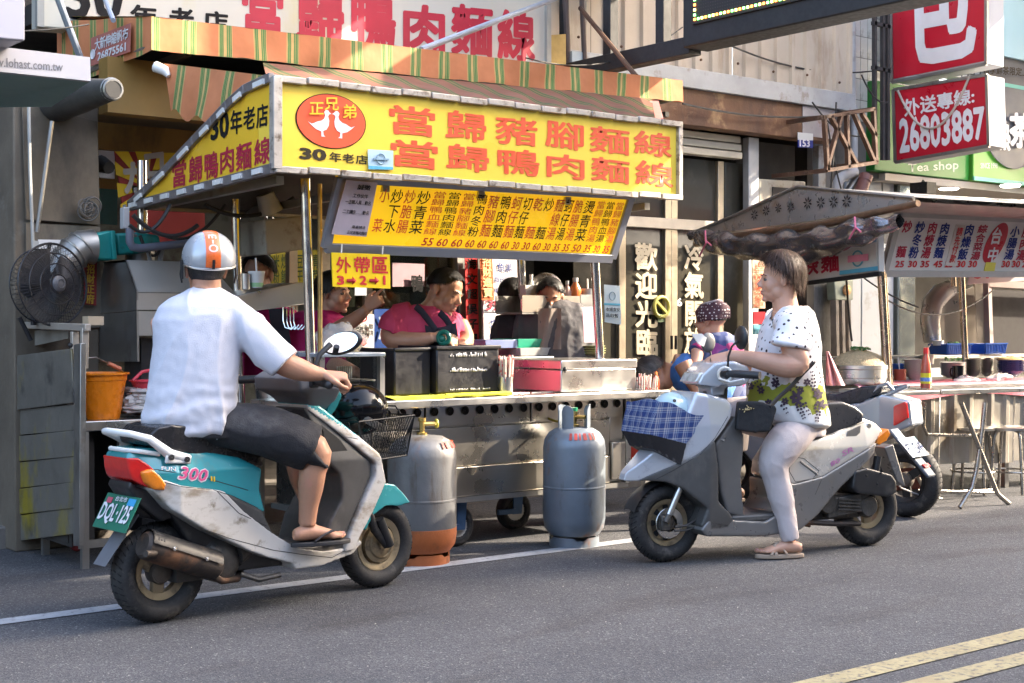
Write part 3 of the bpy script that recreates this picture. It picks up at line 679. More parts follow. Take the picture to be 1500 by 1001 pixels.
# arcade ceiling beams in stained yellow
YB=mat('stained_yellow_board',(.26,.15,.035),.6,0,.25,2,0,60,((.1,.06,.02),.3,2,.5))
arc=thing('arcade','dim arcade with stained yellow boards behind the stall','arcade',(3.2,8.2,0))
part('soffit',MB().box(2.2,8.0,8.45,11.5,2.52,2.58),mat('arcade_soffit',(.16,.13,.10),.8,0,.2,1.5),arc)
for k,(y,z) in enumerate(((7.35,2.36),(8.3,2.28),(8.75,2.20),(9.2,2.12))):part('beam',MB().box(3.05,6.7 if k ==0 else 7.6,y,y+.12,z,z+(.16 if k else .30)),YB,arc)
part('back_wall',MB().box(2.6,8.5,10.4,10.5,0,2.5),mat('kitchen_wall',(.20,.21,.19),.5,0,.25,2,0,60,((.08,.07,.06),.4,3)),arc)
part('side_wall',MB().box(2.9,3.0,8.3,10.4,0,2.5),CONC,arc)
# strip lamp lit in the kitchen
lt=thing('tube_lamp','lit white tube lamp in the dim kitchen behind the post','lamp',pn(480,314,8.3))
part('tube',MB().tube([pn(455,313,8.3),pn(498,314,8.3)],.018,8),mat('lit_tube',(1,1,1),.5,0,0,emit=((1,.98,.88),22)),lt)
part('holder',MB().beam(pn(452,309,8.32),pn(500,310,8.32),.05,.03),WHITEP,lt)
# red and yellow poster
ps_=thing('poster','red and yellow burst poster with grey lettering behind the sloping sign','poster',pn(230,290,7.9))
q=[(168,222),(262,224),(262,380),(184,380)]
q=[(168,222),(300,226),(300,360),(186,352)]
part('sheet',slab(q,7.9,.01),mat('poster_crimson',(.34,.035,.03),.5),ps_)
mb=MB();c=pn(215,275,7.892)
for (ax_,ay_),(bx_,by_) in (((168,222),(188,222)),((198,222),(222,223)),((232,224),(262,224)),((168,236),(170,256)),((171,268),(173,290)),((176,300),(180,325)),((262,226),(262,248))):
    mb.add([c,pn(ax_,ay_,7.892),pn(bx_,by_,7.892)],[(0,1,2)])
part('rays',mb,YEL,ps_)
mb=MB();letters(mb,'カ',Qn([(178,238),(212,236),(210,285),(182,285)],7.88),.05);letters(mb,'ロ',Qn([(210,226),(240,222),(240,262),(214,262)],7.88),.05);lettering(mb,mat('grey_white_print',(.5,.48,.44),.5),ps_)
solo('camera_dome',MB().tube([pn(147,240,7.8),pn(160,246,7.7)],[.05,.035],12),BLACKM,'small black security camera beside the red poster','camera')
solo('white_wall_panel',slab([(145,220),(168,222),(168,262),(145,260)],7.95,.03),WHITEP,'white panel behind the small black camera','panel')
solo('teal_glass_panel',slab([(146,276),(172,278),(172,330),(147,328)],8.3,.02),mat('teal_window',(.08,.2,.2),.2,0,.2,6),'teal tinted window behind the pillar edge','window')
# neighbour's canopy and lightbox at upper left
nc=thing('neighbour_canopy','white canopy board with grey web lettering at the upper left','canopy',pn(132,118,6.4))
q=[(-30,70),(132,88),(133,119),(-30,104)]
part('board',slab([(-40,64),(132,84),(133,119),(-40,101)],6.4,.04),mat('canopy_white',(.46,.46,.50),.6,0,.05,2),nc)
part('underside',MB().prism([pn(133,119,6.42),pn(-40,101,6.42),pn(-70,158,7.3),pn(133,119,6.42)+V((0,.5,-.06))],(0,0,.02)),mat('teal_canvas',(.22,.34,.32),.7,0,.1,3),nc)
mb=MB();letters(mb,'www.lohast.com.tw',Qn([(-28,82),(92,92),(92,105),(-28,96)],6.4),.012);lettering(mb,mat('grey_print',(.18,.18,.2),.5),nc)
lb=thing('lightbox','pale lilac lightbox corner at the top left','sign',pn(38,62,6.2))
part('box',MB().prism(Qn([(-60,-60),(37,-60),(37,60),(-60,52)],6.2),(0,.3,0)),mat('lilac_white',(.40,.40,.47),.5,0,.04,2),lb,bevel=.008)
# ================================================================ the yellow noodle stall
SX0,SX1=pn(400,180,5.8).x,pn(997,240,5.8).x
st=thing('noodle_stall','yellow signed stainless noodle stall on castors at the kerb','food stall',(SX0,6.2,0))
TRIMW=mat('tarnished_trim',(.50,.45,.40),.45,.5,.2,14,.1,60,((.16,.12,.09),.3,18))
# front lightbox
q=Qn([(400,114),(997,184),(997,288),(400,245)],5.8)
part('front_sign',MB().prism(q,(0,.14,0)),YEL2,st,bevel=.004)
mb=MB()
letters(mb,'當歸豬腳麵線'[0],Qn([(569,152),(637,160),(637,202),(571,196)],5.8),.02)
for c,a,b,y0,y1,y2,y3 in (('歸',652,712,160,167,211,204),('豬',725,787,169,174,216,210),('腳',798,855,175,183,223,214),('麵',863,922,183,191,229,222),('線',928,984,190,197,233,225),
                                ('當',572,641,203,209,250,243),('歸',653,716,209,216,255,248),('鴨',728,790,217,221,260,254),('肉',800,856,223,230,265,259),('麵',865,922,228,236,271,264),('線',930,986,233,242,277,270)):
    letters(mb,c,Qn([(a,y0),(b,y1),(b,y2),(a,y3)],5.8),.02)
lettering(mb,ORANGE_T,st,'lettering')
mb=MB();letters(mb,'30',Qn([(438,216),(478,219),(478,237),(438,233)],5.8),.05)
chars(mb,'年老店',Qn([(481,222),(539,228),(539,242),(481,237)],5.8),.02,gap=.04);lettering(mb,DK_T,st)
# oval emblem with two facing white ducks
cc=pn(485,178,5.8);ex=V((1,0,0));rx=(pn(535,178,5.8).x-pn(435,178,5.8).x)/2;rz=(pn(485,139,5.8).z-pn(485,217,5.8).z)/2
em=MB();P=[cc+V((rx*cos(2*pi*k/48),0,rz*sin(2*pi*k/48))) for k in range(48)]
part('emblem_ring',MB().prism([cc+(p-cc)*1.03+V((0,-.003,0)) for p in P],(0,.004,0)),BLK_T,st)
part('emblem',MB().prism([p+V((0,-.005,0)) for p in P],(0,.004,0)),ORANGE_T,st)
duck=[(-.62,.02),(-.50,-.04),(-.40,.00),(-.30,.06),(-.16,.10),(-.06,.18),(-.02,.30),(-.06,.42),(.00,.50),(.08,.50),(.12,.43),(.20,.38),(.12,.36),(.08,.28),(.12,.12),(.10,-.06),(.02,-.20),(-.10,-.26),(-.08,-.40),(-.02,-.46),(-.16,-.46),(-.16,-.28),(-.34,-.22),(-.50,-.10)]
mb=MB()
for sg in (1,-1):
    pts=[cc+V((sg*(x*.80-.17)*rx*1.02,-.007,(z-.12)*rz*1.05)) for x,z in duck]
    mb.prism(pts,(0,.003,0))
part('ducks',mb,WHT_T,st)
mb=MB()
for c,a,b,y0,y1 in (('正',453,474,150,168),('兄',475,496,143,162),('弟',502,522,153,174)):letters(mb,c,Qn([(a,y0),(b,y0),(b,y1),(a,y1)],5.79),.015)
lettering(mb,YEL,st)
# small blue and white notice on the sign
nt_=thing('notice','small blue and white notice on the yellow stall sign','notice',pn(556,248,5.79))
part('sheet',slab([(539,219),(576,221),(576,249),(540,248)],5.79,.004),mat('pale_blue_paper',(.5,.66,.74),.6),nt_)
part('band',slab([(540,243),(576,245),(576,249),(540,248)],5.786,.003),CYAN,nt_)
part('emblem',MB().torus(pn(558,233,5.785),.024,.003,(0,1,0),20,5).beam(pn(547,233,5.785),pn(569,234,5.785),.008),mat('grey_blue_print',(.25,.38,.48),.6),nt_)
# trim rails of the lightbox: short overlapping strips
mb=MB()
def rail(a,b,n_,w_=.04,dd=(0,0,0),nm='trim_rail'):
    mb=MB();a=V(a);b=V(b)
    for k in range(n_):
        p=a.lerp(b,(k+.03)/n_);r=a.lerp(b,(k+.97)/n_);j=V((0,-.002*(k % 2),.003*((k*5) % 3-1)))
        part(nm,MB().beam(p+j,r+j,.04,w_*.75),TRIMW,st,bevel=.003)
rail(pn(398,114,5.79),pn(998,183,5.79),15);rail(pn(400,247,5.79),pn(998,290,5.79),15)
part('corner_post',MB().beam(pn(404,113,5.79),pn(404,248,5.79),.045),TRIMW,st,bevel=.003)
part('corner_post',MB().beam(pn(995,183,5.79),pn(995,290,5.79),.03),TRIMW,st,bevel=.003)
# left side sign with a sloping roof edge
sx=SX0
edge=[(400,245),(190,301),(214,279),(250,243),(285,206),(312,178),(334,154),(360,131),(398,114)]
q=Qs(edge,sx)
part('side_sign',MB().prism(q,(.10,0,0)),mat('sign_yellow_side',(.86,.52,.03),.35,0,.05,1.4),st,bevel=.004)
mb=MB()
letters(mb,'30',Qs([(309,171),(336,160),(336,202),(309,207)],sx),.035)
for c,a,b,y0,y1,y2,y3 in (('年',338,355,163,158,195,199),('老',357,374,159,154,188,192),('店',376,393,155,150,185,189)):letters(mb,c,Qs([(a,y0),(b,y1),(b,y2),(a,y3)],sx),.02)
lettering(mb,BLK_T,st)
mb=MB()
for c,a,b,y0,y1,y2,y3 in (('當',253,273,238,232,272,276),('歸',277,297,231,225,267,270),('鴨',300,320,225,220,260,264),('肉',323,343,219,212,252,256),('麵',346,369,213,205,246,252),('線',373,396,206,198,238,244)):
    letters(mb,c,Qs([(a,y0),(b,y1),(b,y2),(a,y3)],sx),.02)
lettering(mb,CRIM_T,st)
GT=mat('grey_mottled_trim',(.22,.2,.2),.45,.5,.2,14)
for i in range(len(edge)-1):
    a,b=edge[i+1],edge[(i+2) % len(edge)]
    if i ==len(edge)-2:continue
    part('edge_strip',MB().beam(ps(*a,sx-.006),ps(*b,sx-.006),.03,.045),GT,st,bevel=.003)
    m_=((a[0]+b[0])/2,(a[1]+b[1])/2)
    part('clip',MB().beam(ps(*a,sx-.026).lerp(ps(*b,sx-.026),.3),ps(*a,sx-.026).lerp(ps(*b,sx-.026),.7),.012,.025),WHITEP,st)
for k in range(8):
    a=ps(400,247,sx-.006).lerp(ps(190,303,sx-.006),k/8);b=ps(400,247,sx-.006).lerp(ps(190,303,sx-.006),(k+1)/8)
    part('edge_strip',MB().beam(a,b,.03,.045),GT,st);part('clip',MB().beam(a.lerp(b,.35)+V((-.02,0,0)),a.lerp(b,.8)+V((-.02,0,0)),.012,.025),WHITEP,st)
# roof sheet following the side outline
prof=[ps(x,y,sx) for x,y in edge[1:]]
L_=SX1-SX0
mb=MB()
for i in range(len(prof)-1):a,b=prof[i],prof[i+1];mb.add([a+V((.1,0,-.01)),b+V((.1,0,-.01)),b+V((L_,0,-.01)),a+V((L_,0,-.01))],[(0,1,2,3)])
part('roof',mb,mat('grimy_roof_sheet',(.12,.11,.10),.6,.3,.25,3),st)
# dark underside cross members
mb=MB();zb=prof[0].z
for k in range(5):x=SX0+.12+(L_-.24)*k/4;mb.beam((x,5.95,zb+.03),(x,7.4,zb),.04)
mb.beam((SX0+.1,7.4,zb),(SX1,7.4,zb),.04)
part('roof_frame',mb,STEEL_D,st)
# poles
def pole(px,n,y0,y1,px2=None,r=.024,parent=st,nm='pole'):
    a=pn(px,y0,n);b=pn(px2 or px,y1,n);return part(nm,MB().cyl(a,b,r,seg=16),CHROME,parent)
pole(447,6.15,262,560,456,.025);pole(345,7.05,292,600,353,.024)
pole(867,6.25,300,585,882,.027);pole(761,7.05,330,560,770,.027);part('pole',MB().cyl((SX0+.08,7.42,1.62),(SX0+.08,7.42,2.12),.028,seg=14),CHROME,st)
p=pn(460,300,6.15);part('pole',MB().cyl((p.x+.045,6.17,.85),(p.x+.045,6.17,1.92),.012,seg=10),mat('brass_tube',(.45,.33,.14),.35,.8,.2,12),st)
# counter
ctz=.832;cx0,cx1=3.5,pn(981,575,6.0).x
part('counter_top',MB().box(cx0,cx1,6.0,6.60,ctz-.042,ctz),STEEL,st,bevel=.006)
part('rear_counter',MB().box(5.02,cx1-.1,6.603,7.2,ctz-.042,ctz),STEEL,st,bevel=.004)
z1=ctz-.043;zmid=.68;z2=pn(760,640,6.18).z;zb=pn(700,728,6.18).z
bx0,bx1=3.62,pn(917,650,6.18).x
BST=mat('body_steel',(.55,.51,.45),.30,1,.06,1.2,.02,50,rvar=.08)
part('body',MB().box(bx0+.02,bx1-.02,6.2,6.58,zb+.01,z1),BST,st,bevel=.004)
part('underside',MB().box(bx0,bx1,6.16,6.6,zb-.02,zb+.008),STEEL_D,st)
zs=[zb+.012,zb+.20,zb+.40,zb+.405]
part('front_panel',MB().box(bx0,bx1-.14,6.165,6.198,zb+.012,zb+.17),BST,st,bevel=.004)
part('front_panel',MB().box(bx0,bx1-.14,6.172,6.198,zb+.175,zb+.385),BST,st,bevel=.004)
part('front_panel',MB().box(bx1-.135,bx1-.03,6.15,6.198,zb+.03,zb+.25),BST,st,bevel=.006)
part('front_panel',MB().box(bx1-.135,bx1-.03,6.175,6.198,zb+.26,zb+.40),BST,st,bevel=.006)
part('corner_upright',MB().box(bx1-.025,bx1+.015,6.15,6.2,zb,z1),STEEL,st,bevel=.004)
# vent strip: three lengths with round holes
xs_=[bx0,4.30,5.02,bx1-.03]
for k in range(3):
    a,b=xs_[k]+.006,xs_[k+1]-.006;z0_,z1_=zb+.40,zb+.51
    part('vent_panel',MB().box(a,b,6.168,6.198,z0_-.005,z1_+.05),BST,st,bevel=.003)
    n_=int((b-a)/.095)
    for j in range(n_):
        x=a+(b-a)*(j+.5)/n_
        v=part('vent_hole',MB().lathe([(.001,0),(.019,0),(.019,.01)],(x,6.165,(z0_+z1_)/2+.02),(0,-1,0),16).torus((x,6.160,(z0_+z1_)/2+.02),.021,.003,(0,1,0),16,5),DARK,st)
part('hinge_bracket',MB().box(bx1-.02,bx1+.06,6.05,6.1,zb+.33,zb+.44),STEEL,st,bevel=.006)
part('counter_leg',MB().box(cx1-.12,cx1-.07,6.08,6.12,.02,z1),STEEL_D,st)
# castors
def castor(px,py,n,s_=1,label=None):
    c=pz(px,py,0);R=.115*s_;w=part('castor_wheel',MB().torus((0,0,R),R-.032,.034,(0,1,0),28,10,squash=1.1),RUBBER,None,local=True)
    w.parent=st;w.location=V((c.x,n,0))-V((SX0,6.2,0));w.rotation_euler=(0,0,random.uniform(-.3,.3));FR[w.name]=Matrix.Identity(4)
    h=part('castor_hub',MB().lathe([(.001,-.025),(.05,-.02),(.068,-.03),(.07,.03),(.001,.02)],(0,0,R),(0,1,0),20),STEEL_D,w,local=True)
    f=part('castor_fork',MB().prism([(-.03,-.045,R-.02),(.03,-.045,R-.02),(.045,-.045,zb-.02),(-.02,-.045,zb-.02)],(0,.012,0)).prism([(-.03,.05,R-.02),(.03,.05,R-.02),(.045,.05,zb-.02),(-.02,.05,zb-.02)],(0,-.012,0)).box(-.05,.06,-.05,.055,zb-.035,zb-.02).box(-.14,-.02,-.06,-.04,R-.015,R+.015),mat('blue_castor_fork',(.05,.11,.22),.45,.3,.15,10),w,local=True)
castor(722,812,6.3);castor(778,780,6.62);castor(905,775,6.6);castor(640,800,6.5)
# display case at the left end and shelf
cs=thing('glass_case','small glass display case with a steel frame at the left end of the counter','display case',(3.62,6.05,ctz))
zt=pn(505,523,6.05).z
a=pn(466,530,6.05).x;b=pn(562,530,6.05).x
part('top',MB().box(a,b,6.03,6.6,zt,zt+.02),mat('blue_steel_top',(.42,.48,.55),.3,.6,.06,4),cs,bevel=.004)
for x in (a+.012,b-.02):part('post',MB().box(x-.014,x+.014,6.03,6.06,ctz,zt),STEEL,cs)
part('shelf',MB().box(a,b-.03,6.08,6.55,ctz+.10,ctz+.108),STEEL,cs)
part('glass',MB().box(a,b-.03,6.06,6.064,ctz+.01,zt),glassmat('case_glass',(.9,.92,.92),.02),cs)
pile=MB()
for k in range(40):r=random.random();pile.ell((b-.2+.1*(random.random()-.5),6.25+.08*random.random(),ctz+.115+.03*random.random()),(.022,.015,.01),seg=6,rings=4)
solo('fried_snacks',pile,mat('golden_snack',(.55,.30,.03),.6),'heap of golden fried snacks inside the glass case','food',kind='stuff')
mb=MB()
for k in range(8):mb.cyl((b-.12+.012*k,6.3,ctz+.11),(b-.12+.012*k,6.3,ctz+.17),.005,seg=6)
solo('straws',mb,WHITEP,'short row of pale tubes inside the glass case','straws',kind='stuff')
# tilted menu board
TQ=[pn(499,260,5.95),pn(925,286,5.95),pn(896,379,6.08),pn(477,363,6.08)]
mn=thing('menu_board','yellow menu board with red and black dishes hanging under the stall sign','menu',(TQ[3]+TQ[2])/2)
nrm=(TQ[1]-TQ[0]).cross(TQ[3]-TQ[0]).normalized();nrm=nrm if nrm.y<0 else -nrm
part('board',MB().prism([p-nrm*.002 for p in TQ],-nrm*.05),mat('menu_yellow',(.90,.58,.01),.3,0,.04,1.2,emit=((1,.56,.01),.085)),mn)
mb_=[TQ[0]+nrm*0,TQ[1],TQ[2],TQ[3]]
GREYF=mat('grey_menu_frame',(.25,.26,.30),.4,.5,.06,5)
for i in range(4):part('frame',MB().beam(TQ[i],TQ[(i+1) % 4],.05,.03,up=nrm),GREYF,mn,bevel=.003)
q=[pn(504,267,5.94),pn(918,292,5.94),pn(892,372,6.065),pn(484,355,6.065)]
colsM=[('菜 小','r',''),('炒下水','k',''),('炒脆腸','r',''),('炒青菜','k',''),('當歸鴨血麵線','r','55'),('當歸鴨肉麵線','k','60'),('當歸豬腳麵線','r','60'),('鴨肉冬粉','k','60'),('豬腳麵','r','60'),('鴨肉麵','k','60'),('蚵仔麵','r','60'),('切仔麵','k','30'),('乾 麵','r','30'),('炒 麵','k','60'),('麵線湯','r','30'),('蚵仔湯','k','35'),('脆腸湯','r','35'),('燙青菜','k','50'),('當歸鴨肉湯','r','35'),('當歸鴨血湯','k','30'),('當歸豬腳湯','r','35')]
colsM[0]=('小 菜','r','')
x0s=[547,562,580,597,618,639,660,681,699,717,735,752,768,785,802,818,833,849,869,885,901]
R_,K_,PR=MB(),MB(),MB()
W0,W1=499,918
for i,(s_,c_,p_) in enumerate(colsM):
    u0=(x0s[i]-W0)/(W1-W0);u1=((x0s[i+1] if i<20 else 917)-W0)/(W1-W0)
    g_=(u1-u0)*.06;u0 += g_;u1 -= g_
    chars(R_ if c_ =='r' else K_,s_,sub(q,u0,.05,u1,.80),.011 if len(s_)<5 else .006,True,gap=.02,lift=.006)
    if p_:letters(PR,p_,sub(q,u0+.004,.85,u1-.004,.985),.015,lift=.006,warp=lambda u,t:(u+.12*(.5-t),t))
for b_,m_ in ((R_,ORANGE_T),(K_,BLK_T),(PR,RED_T)):lettering(b_,m_,mn)
nt2=thing('paper_notice','pale pink notice with black handwriting on the left of the menu board','notice',pn(515,345,6.02))
qq=[pn(506,263,5.93),pn(551,267,5.93),pn(535,346,6.035),pn(484,342,6.035)]
part('sheet',MB().prism([p+nrm*.012 for p in qq],-nrm*.003),mat('lilac_pink_paper',(.68,.56,.62),.8),nt2)
mb=MB();q2=[p+nrm*.014 for p in qq]
chars(mb,'誠徵',sub(q2,.38,.05,.8,.15),.015,lift=.003);chars(mb,'工作伙伴',sub(q2,.3,.22,.78,.30),.01,lift=.003)
chars(mb,'一正職人員…數名',sub(q2,.12,.34,.92,.42),.01,lift=.003);chars(mb,'二工讀生……數名',sub(q2,.12,.52,.92,.60),.01,lift=.003)
chars(mb,'意者請洽',sub(q2,.5,.80,.9,.86),.01,lift=.003);chars(mb,'正兄弟鴨肉麵線',sub(q2,.4,.90,.98,.97),.01,lift=.003)
lettering(mb,BLK_T,nt2)
# hanging take-away sign
hg=thing('takeaway_sign','small yellow takeaway sign with arrows hung from the menu board','sign',pn(529,422,6.02))
q=Qn([(486,370),(571,373),(572,423),(488,420)],6.03)
part('board',MB().prism(q,(0,.008,0)),mat('hanging_yellow',(.92,.62,.01),.4,0,.03,3),hg)
mb=MB()
for c,a,b in (('外',492,514),('帶',518,542),('區',545,568)):letters(mb,c,Qn([(a,376),(b,377),(b,401),(a,400)],6.03),.02)
for c,a,b in (('3',493,504),('2',526,537),('1',560.5,564.5)):letters(mb,c,Qn([(a,404),(b,404),(b,418),(a,417)],6.03),.04)
for a in (508,541):
    P=[(a,409),(a+8,409),(a+8,405.5),(a+14,411.5),(a+8,417),(a+8,413.5),(a,413.5)]
    mb.prism([pn(x,y,6.026) for x,y in P],(0,-.003,0))
lettering(mb,RED_T,hg)
part('tie',MB().tube([pn(501,358,6.05),pn(500,371,6.03)],.004,5).tube([pn(561,361,6.05),pn(560,373,6.03)],.004,5),WHITEP,hg)
# ---------------- things on the counter
cz=ctz+.001
towel=thing('yellow_towel','folded yellow cloth spread along the counter edge under the black crate','cloth',(4.4,6.1,cz))
a=pn(578,580,6.03).x;b=pn(748,572,6.03).x
YT=mat('yellow_towel_cloth',(.66,.62,.05),.95,0,.1,10,.5,120)
part('fold',MB().grid(lambda u,t:V((a+(b-a)*u,6.02+.22*t+.006*sin(u*25),cz+.012+.008*noise.noise(V((u*12,t*3,0)))+(.006 if u>.4 else 0)-.01*(t<.01))),60,4).grid(lambda u,t:V((a+(b-a)*u,6.02+.006*sin(u*25),cz+.014*t+.004*(u>.4))),60,1),YT,towel)
part('fold',MB().tube([V((a+(b-a)*(.42+.58*k/12),6.025,cz+.014)) for k in range(13)],.011,8),YT,towel)
# black crate
bc=thing('black_crate','black plastic crate with white scuffed marks on the counter','crate',(4.6,6.3,cz))
BP=mat('black_crate_plastic',(.010,.0095,.013),.42,0,.2,8,.05,40)
P0,P1=pn(641,570,6.10),pn(731,563,6.10)
xa,xb=pn(640,570,6.12).x,pn(731,560,6.12).x;zt2=pn(700,508,6.12).z;yb=6.48
xl=xa-.13
mbc=MB().prism([(xa,6.12,cz+.02),(xb,6.12,cz+.02),(xb,yb,cz+.02),(xa,yb,cz+.02)],(0,0,zt2-cz-.02));
part('body',mbc,BP,bc,bevel=.008)
part('rim',MB().box(xa-.008,xb+.008,6.11,6.125,zt2-.012,zt2+.006).box(xa-.008,xa+.006,6.12,yb,zt2-.012,zt2+.006).box(xb-.006,xb+.008,6.12,yb,zt2-.012,zt2+.006),BP,bc,bevel=.003)
mb=MB();random.seed(3)
for zz,h_,u0_,u1_ in ((.80,.07,.2,.8),(.5,.07,.18,.8),(.13,.03,.2,.85)):
    for k in range(26):
        u=u0_+(u1_-u0_)*k/26;hh=h_*(.3+.7*random.random());x=xa+(xb-xa)*u;z=cz+(zt2-cz)*zz
        if random.random()<.85:mb.box(x,x+.004+.008*random.random(),6.1165,6.1185,z,z+hh*.35)
lettering(mb,mat('scuffed_white',(.35,.34,.36),.6),bc,'scuffed_marks')
bc2=thing('black_crate','second black crate, plain and set left of the marked one','crate',(4.2,6.4,cz))
xa2,xb2=pn(578,572,6.16).x,xa-.012
part('body',MB().box(xa2,xb2,6.16,6.5,cz+.015,zt2-.008),BP,bc2,bevel=.008);part('rim',MB().box(xa2-.006,xb2+.004,6.15,6.165,zt2-.018,zt2-.002),BP,bc2,bevel=.003)
# chopsticks in steel cup
def chop_cup(px,py,n,r,h,n_,label,lab2,col,z=cz):
    p=pn(px,py,n);t=thing('cutlery_cup',label,'cup',(p.x,n,z))
    part('cup',MB().lathe([(r,0),(r,h),(r-.003,h),(r-.003,.01),(.001,.01)],(p.x,n,z),seg=24),STEEL,t)
    mb=MB();random.seed(5)
    for k in range(n_):
        a=random.random()*6.28;rr=r*.8*sqrt(random.random());q0=V((p.x+rr*cos(a),n+rr*sin(a),z+.01));
        mb.beam(q0,q0+V((.012*cos(a),.012*sin(a),h*(1.85+.25*random.random()))),.010,.008)
    solo('wrapped_chopsticks',mb,col,lab2,'chopsticks',kind='stuff')
WRAP=bpy.data.materials.new('printed_wrapper');WRAP.use_nodes=True
_n=WRAP.node_tree.nodes;_l=WRAP.node_tree.links;_b=_n['Principled BSDF'];_tc=_n.new('ShaderNodeTexCoord');_v=_n.new('ShaderNodeTexVoronoi');_v.inputs['Scale'].default_value=42;_l.new(_tc.outputs['Object'],_v.inputs['Vector'])
_r=_n.new('ShaderNodeValToRGB');_l.new(_v.outputs['Distance'],_r.inputs[0]);_r.color_ramp.elements[0].color=(.6,.06,.06,1);_r.color_ramp.elements[0].position=.28;_r.color_ramp.elements[1].color=(.66,.52,.45,1);_r.color_ramp.elements[1].position=.36
_l.new(_r.outputs[0],_b.inputs['Base Color']);_b.inputs['Roughness'].default_value=.5
chop_cup(740,573,6.10,.042,.10,26,'steel cup of chopsticks beside the black crate','paper wrapped chopsticks standing in the steel cup',WRAP)
# stainless box on the counter
bx=thing('steel_box','stainless lidded box at the right end of the counter','box',(5.5,6.2,cz))
xa,xb=pn(822,570,6.10).x,pn(932,568,6.10).x;zt3=pn(880,527,6.1).z;z_l=pn(880,540,6.1).z
xa2=pn(765,570,6.5).x
part('body',MB().box(xa,xb,6.10,6.62,cz+.004,z_l-.003),STEEL,bx,bevel=.005)
part('lid',MB().box(xa-.004,xb+.004,6.094,6.62,z_l,zt3),STEEL,bx,bevel=.005)
part('latch',MB().ell((xa+.02,6.09,z_l),.012,seg=10,rings=6).cyl((xa+.02,6.09,z_l-.02),(xa+.02,6.09,z_l+.015),.004,seg=8),BLACKM,bx)
random.seed(9)
p=pn(940,570,6.05)
mb=MB()
for k in range(22):q0=V((p.x+.035*(k % 8)/2+.01,6.06+.02*(k % 3),cz));mb.cyl(q0,q0+V((.02*(random.random()-.3),0,.07+.03*random.random())),.004,seg=5)
solo('toothpicks',mb,WRAP,'small bunch of wrapped toothpicks right of the steel box','toothpicks',kind='stuff')
p=pn(961,570,6.12)
sbt=thing('sauce_bottle','tiny red sauce bottle at the right corner of the counter','bottle',(p.x,6.12,cz))
part('bottle',MB().lathe([(.018,0),(.02,.03),(.019,.055),(.010,.085)],(p.x,6.12,cz),seg=14),mat('chili_red',(.5,.07,.02),.25),sbt);part('cap',MB().lathe([(.008,.085),(.005,.105),(.001,.106)],(p.x,6.12,cz),seg=10),mat('orange_cap',(.7,.2,.03),.4),sbt)
# trays, basins and plates behind
def tray(px,py,n,w_,d_,h_,m_,label,z,cat='tray',group=None):
    p=pn(px,py,n);mb=MB();x=p.x;t_=.012
    o=[(-w_/2,0),(w_/2,0),(w_/2,d_),(-w_/2,d_)];i_=.88
    P=[V((x+a*i_,n+d_/2+(b-d_/2)*i_,z)) for a,b in o]+[V((x+a,n+b,z+h_)) for a,b in o]
    P += [V((x+a*.97,n+d_/2+(b-d_/2)*.97,z+h_)) for a,b in o]+[V((x+a*i_*.97,n+d_/2+(b-d_/2)*i_*.97,z+.01)) for a,b in o]
    fs=[(3,2,1,0)]
    for k in range(3):
        for j in range(4):l=(j+1) % 4;fs.append((k*4+j,k*4+l,k*4+4+l,k*4+4+j))
    fs.append((12,13,14,15));mb.add(P,fs);return solo('tray',mb,m_,label,cat,group,bevel=.006)
stand=solo('rear_shelf',MB().box(5.06,5.62,6.68,7.05,cz,cz+.19),STEEL_D,'steel ledge behind the boxes carrying basins and plates','shelf',bevel=.004)
zz=cz+.192
tray(790,500,6.72,.30,.3,.05,WHITEP,'white basin on the ledge under the green tray',zz)
tray(785,500,6.74,.28,.26,.055,mat('green_plastic',(.03,.42,.26),.4),'green plastic tray stacked on the white basin',zz+.05)
tray(737,500,6.75,.27,.26,.05,mat('lilac_plastic',(.35,.42,.72),.4),'lilac blue tray left of the green one',zz+.05)
def plates(px,n,k_,r,m_,label,z,grp):
    p=pn(px,500,n)
    base=None
    for k in range(k_):
        if base is None:base=solo('plate',MB().lathe([(.001,0),(r*.55,0),(r,.014),(r,.018),(r*.55,.005),(.001,.005)],(p.x,n,z),seg=28),m_,label[0],'plate',grp);continue
        c=base.copy();COL.objects.link(c);c.location=base.location+V((.003*((k*7) % 3-1),0,k*.0145));c['label']=label[1] % ORD[k] if k<k_-1 else label[2]
plates(847,6.8,6,.115,mat('dark_red_plate',(.05,.012,.012),.3),['lowest dark red plate of the stack on the ledge','%s dark red plate from the bottom of the stack behind the steel box','topmost dark red plate of the stack behind the steel box'],zz,'dark red plates stacked on the ledge')
plates(866,6.66,4,.09,mat('lime_plate',(.42,.42,.16),.4),['lowest pale green plate of the stack on the ledge','%s pale green plate from the bottom of its stack beside the dark ones','topmost pale green plate of the stack beside the dark ones'],zz,'pale green plates stacked on the ledge')
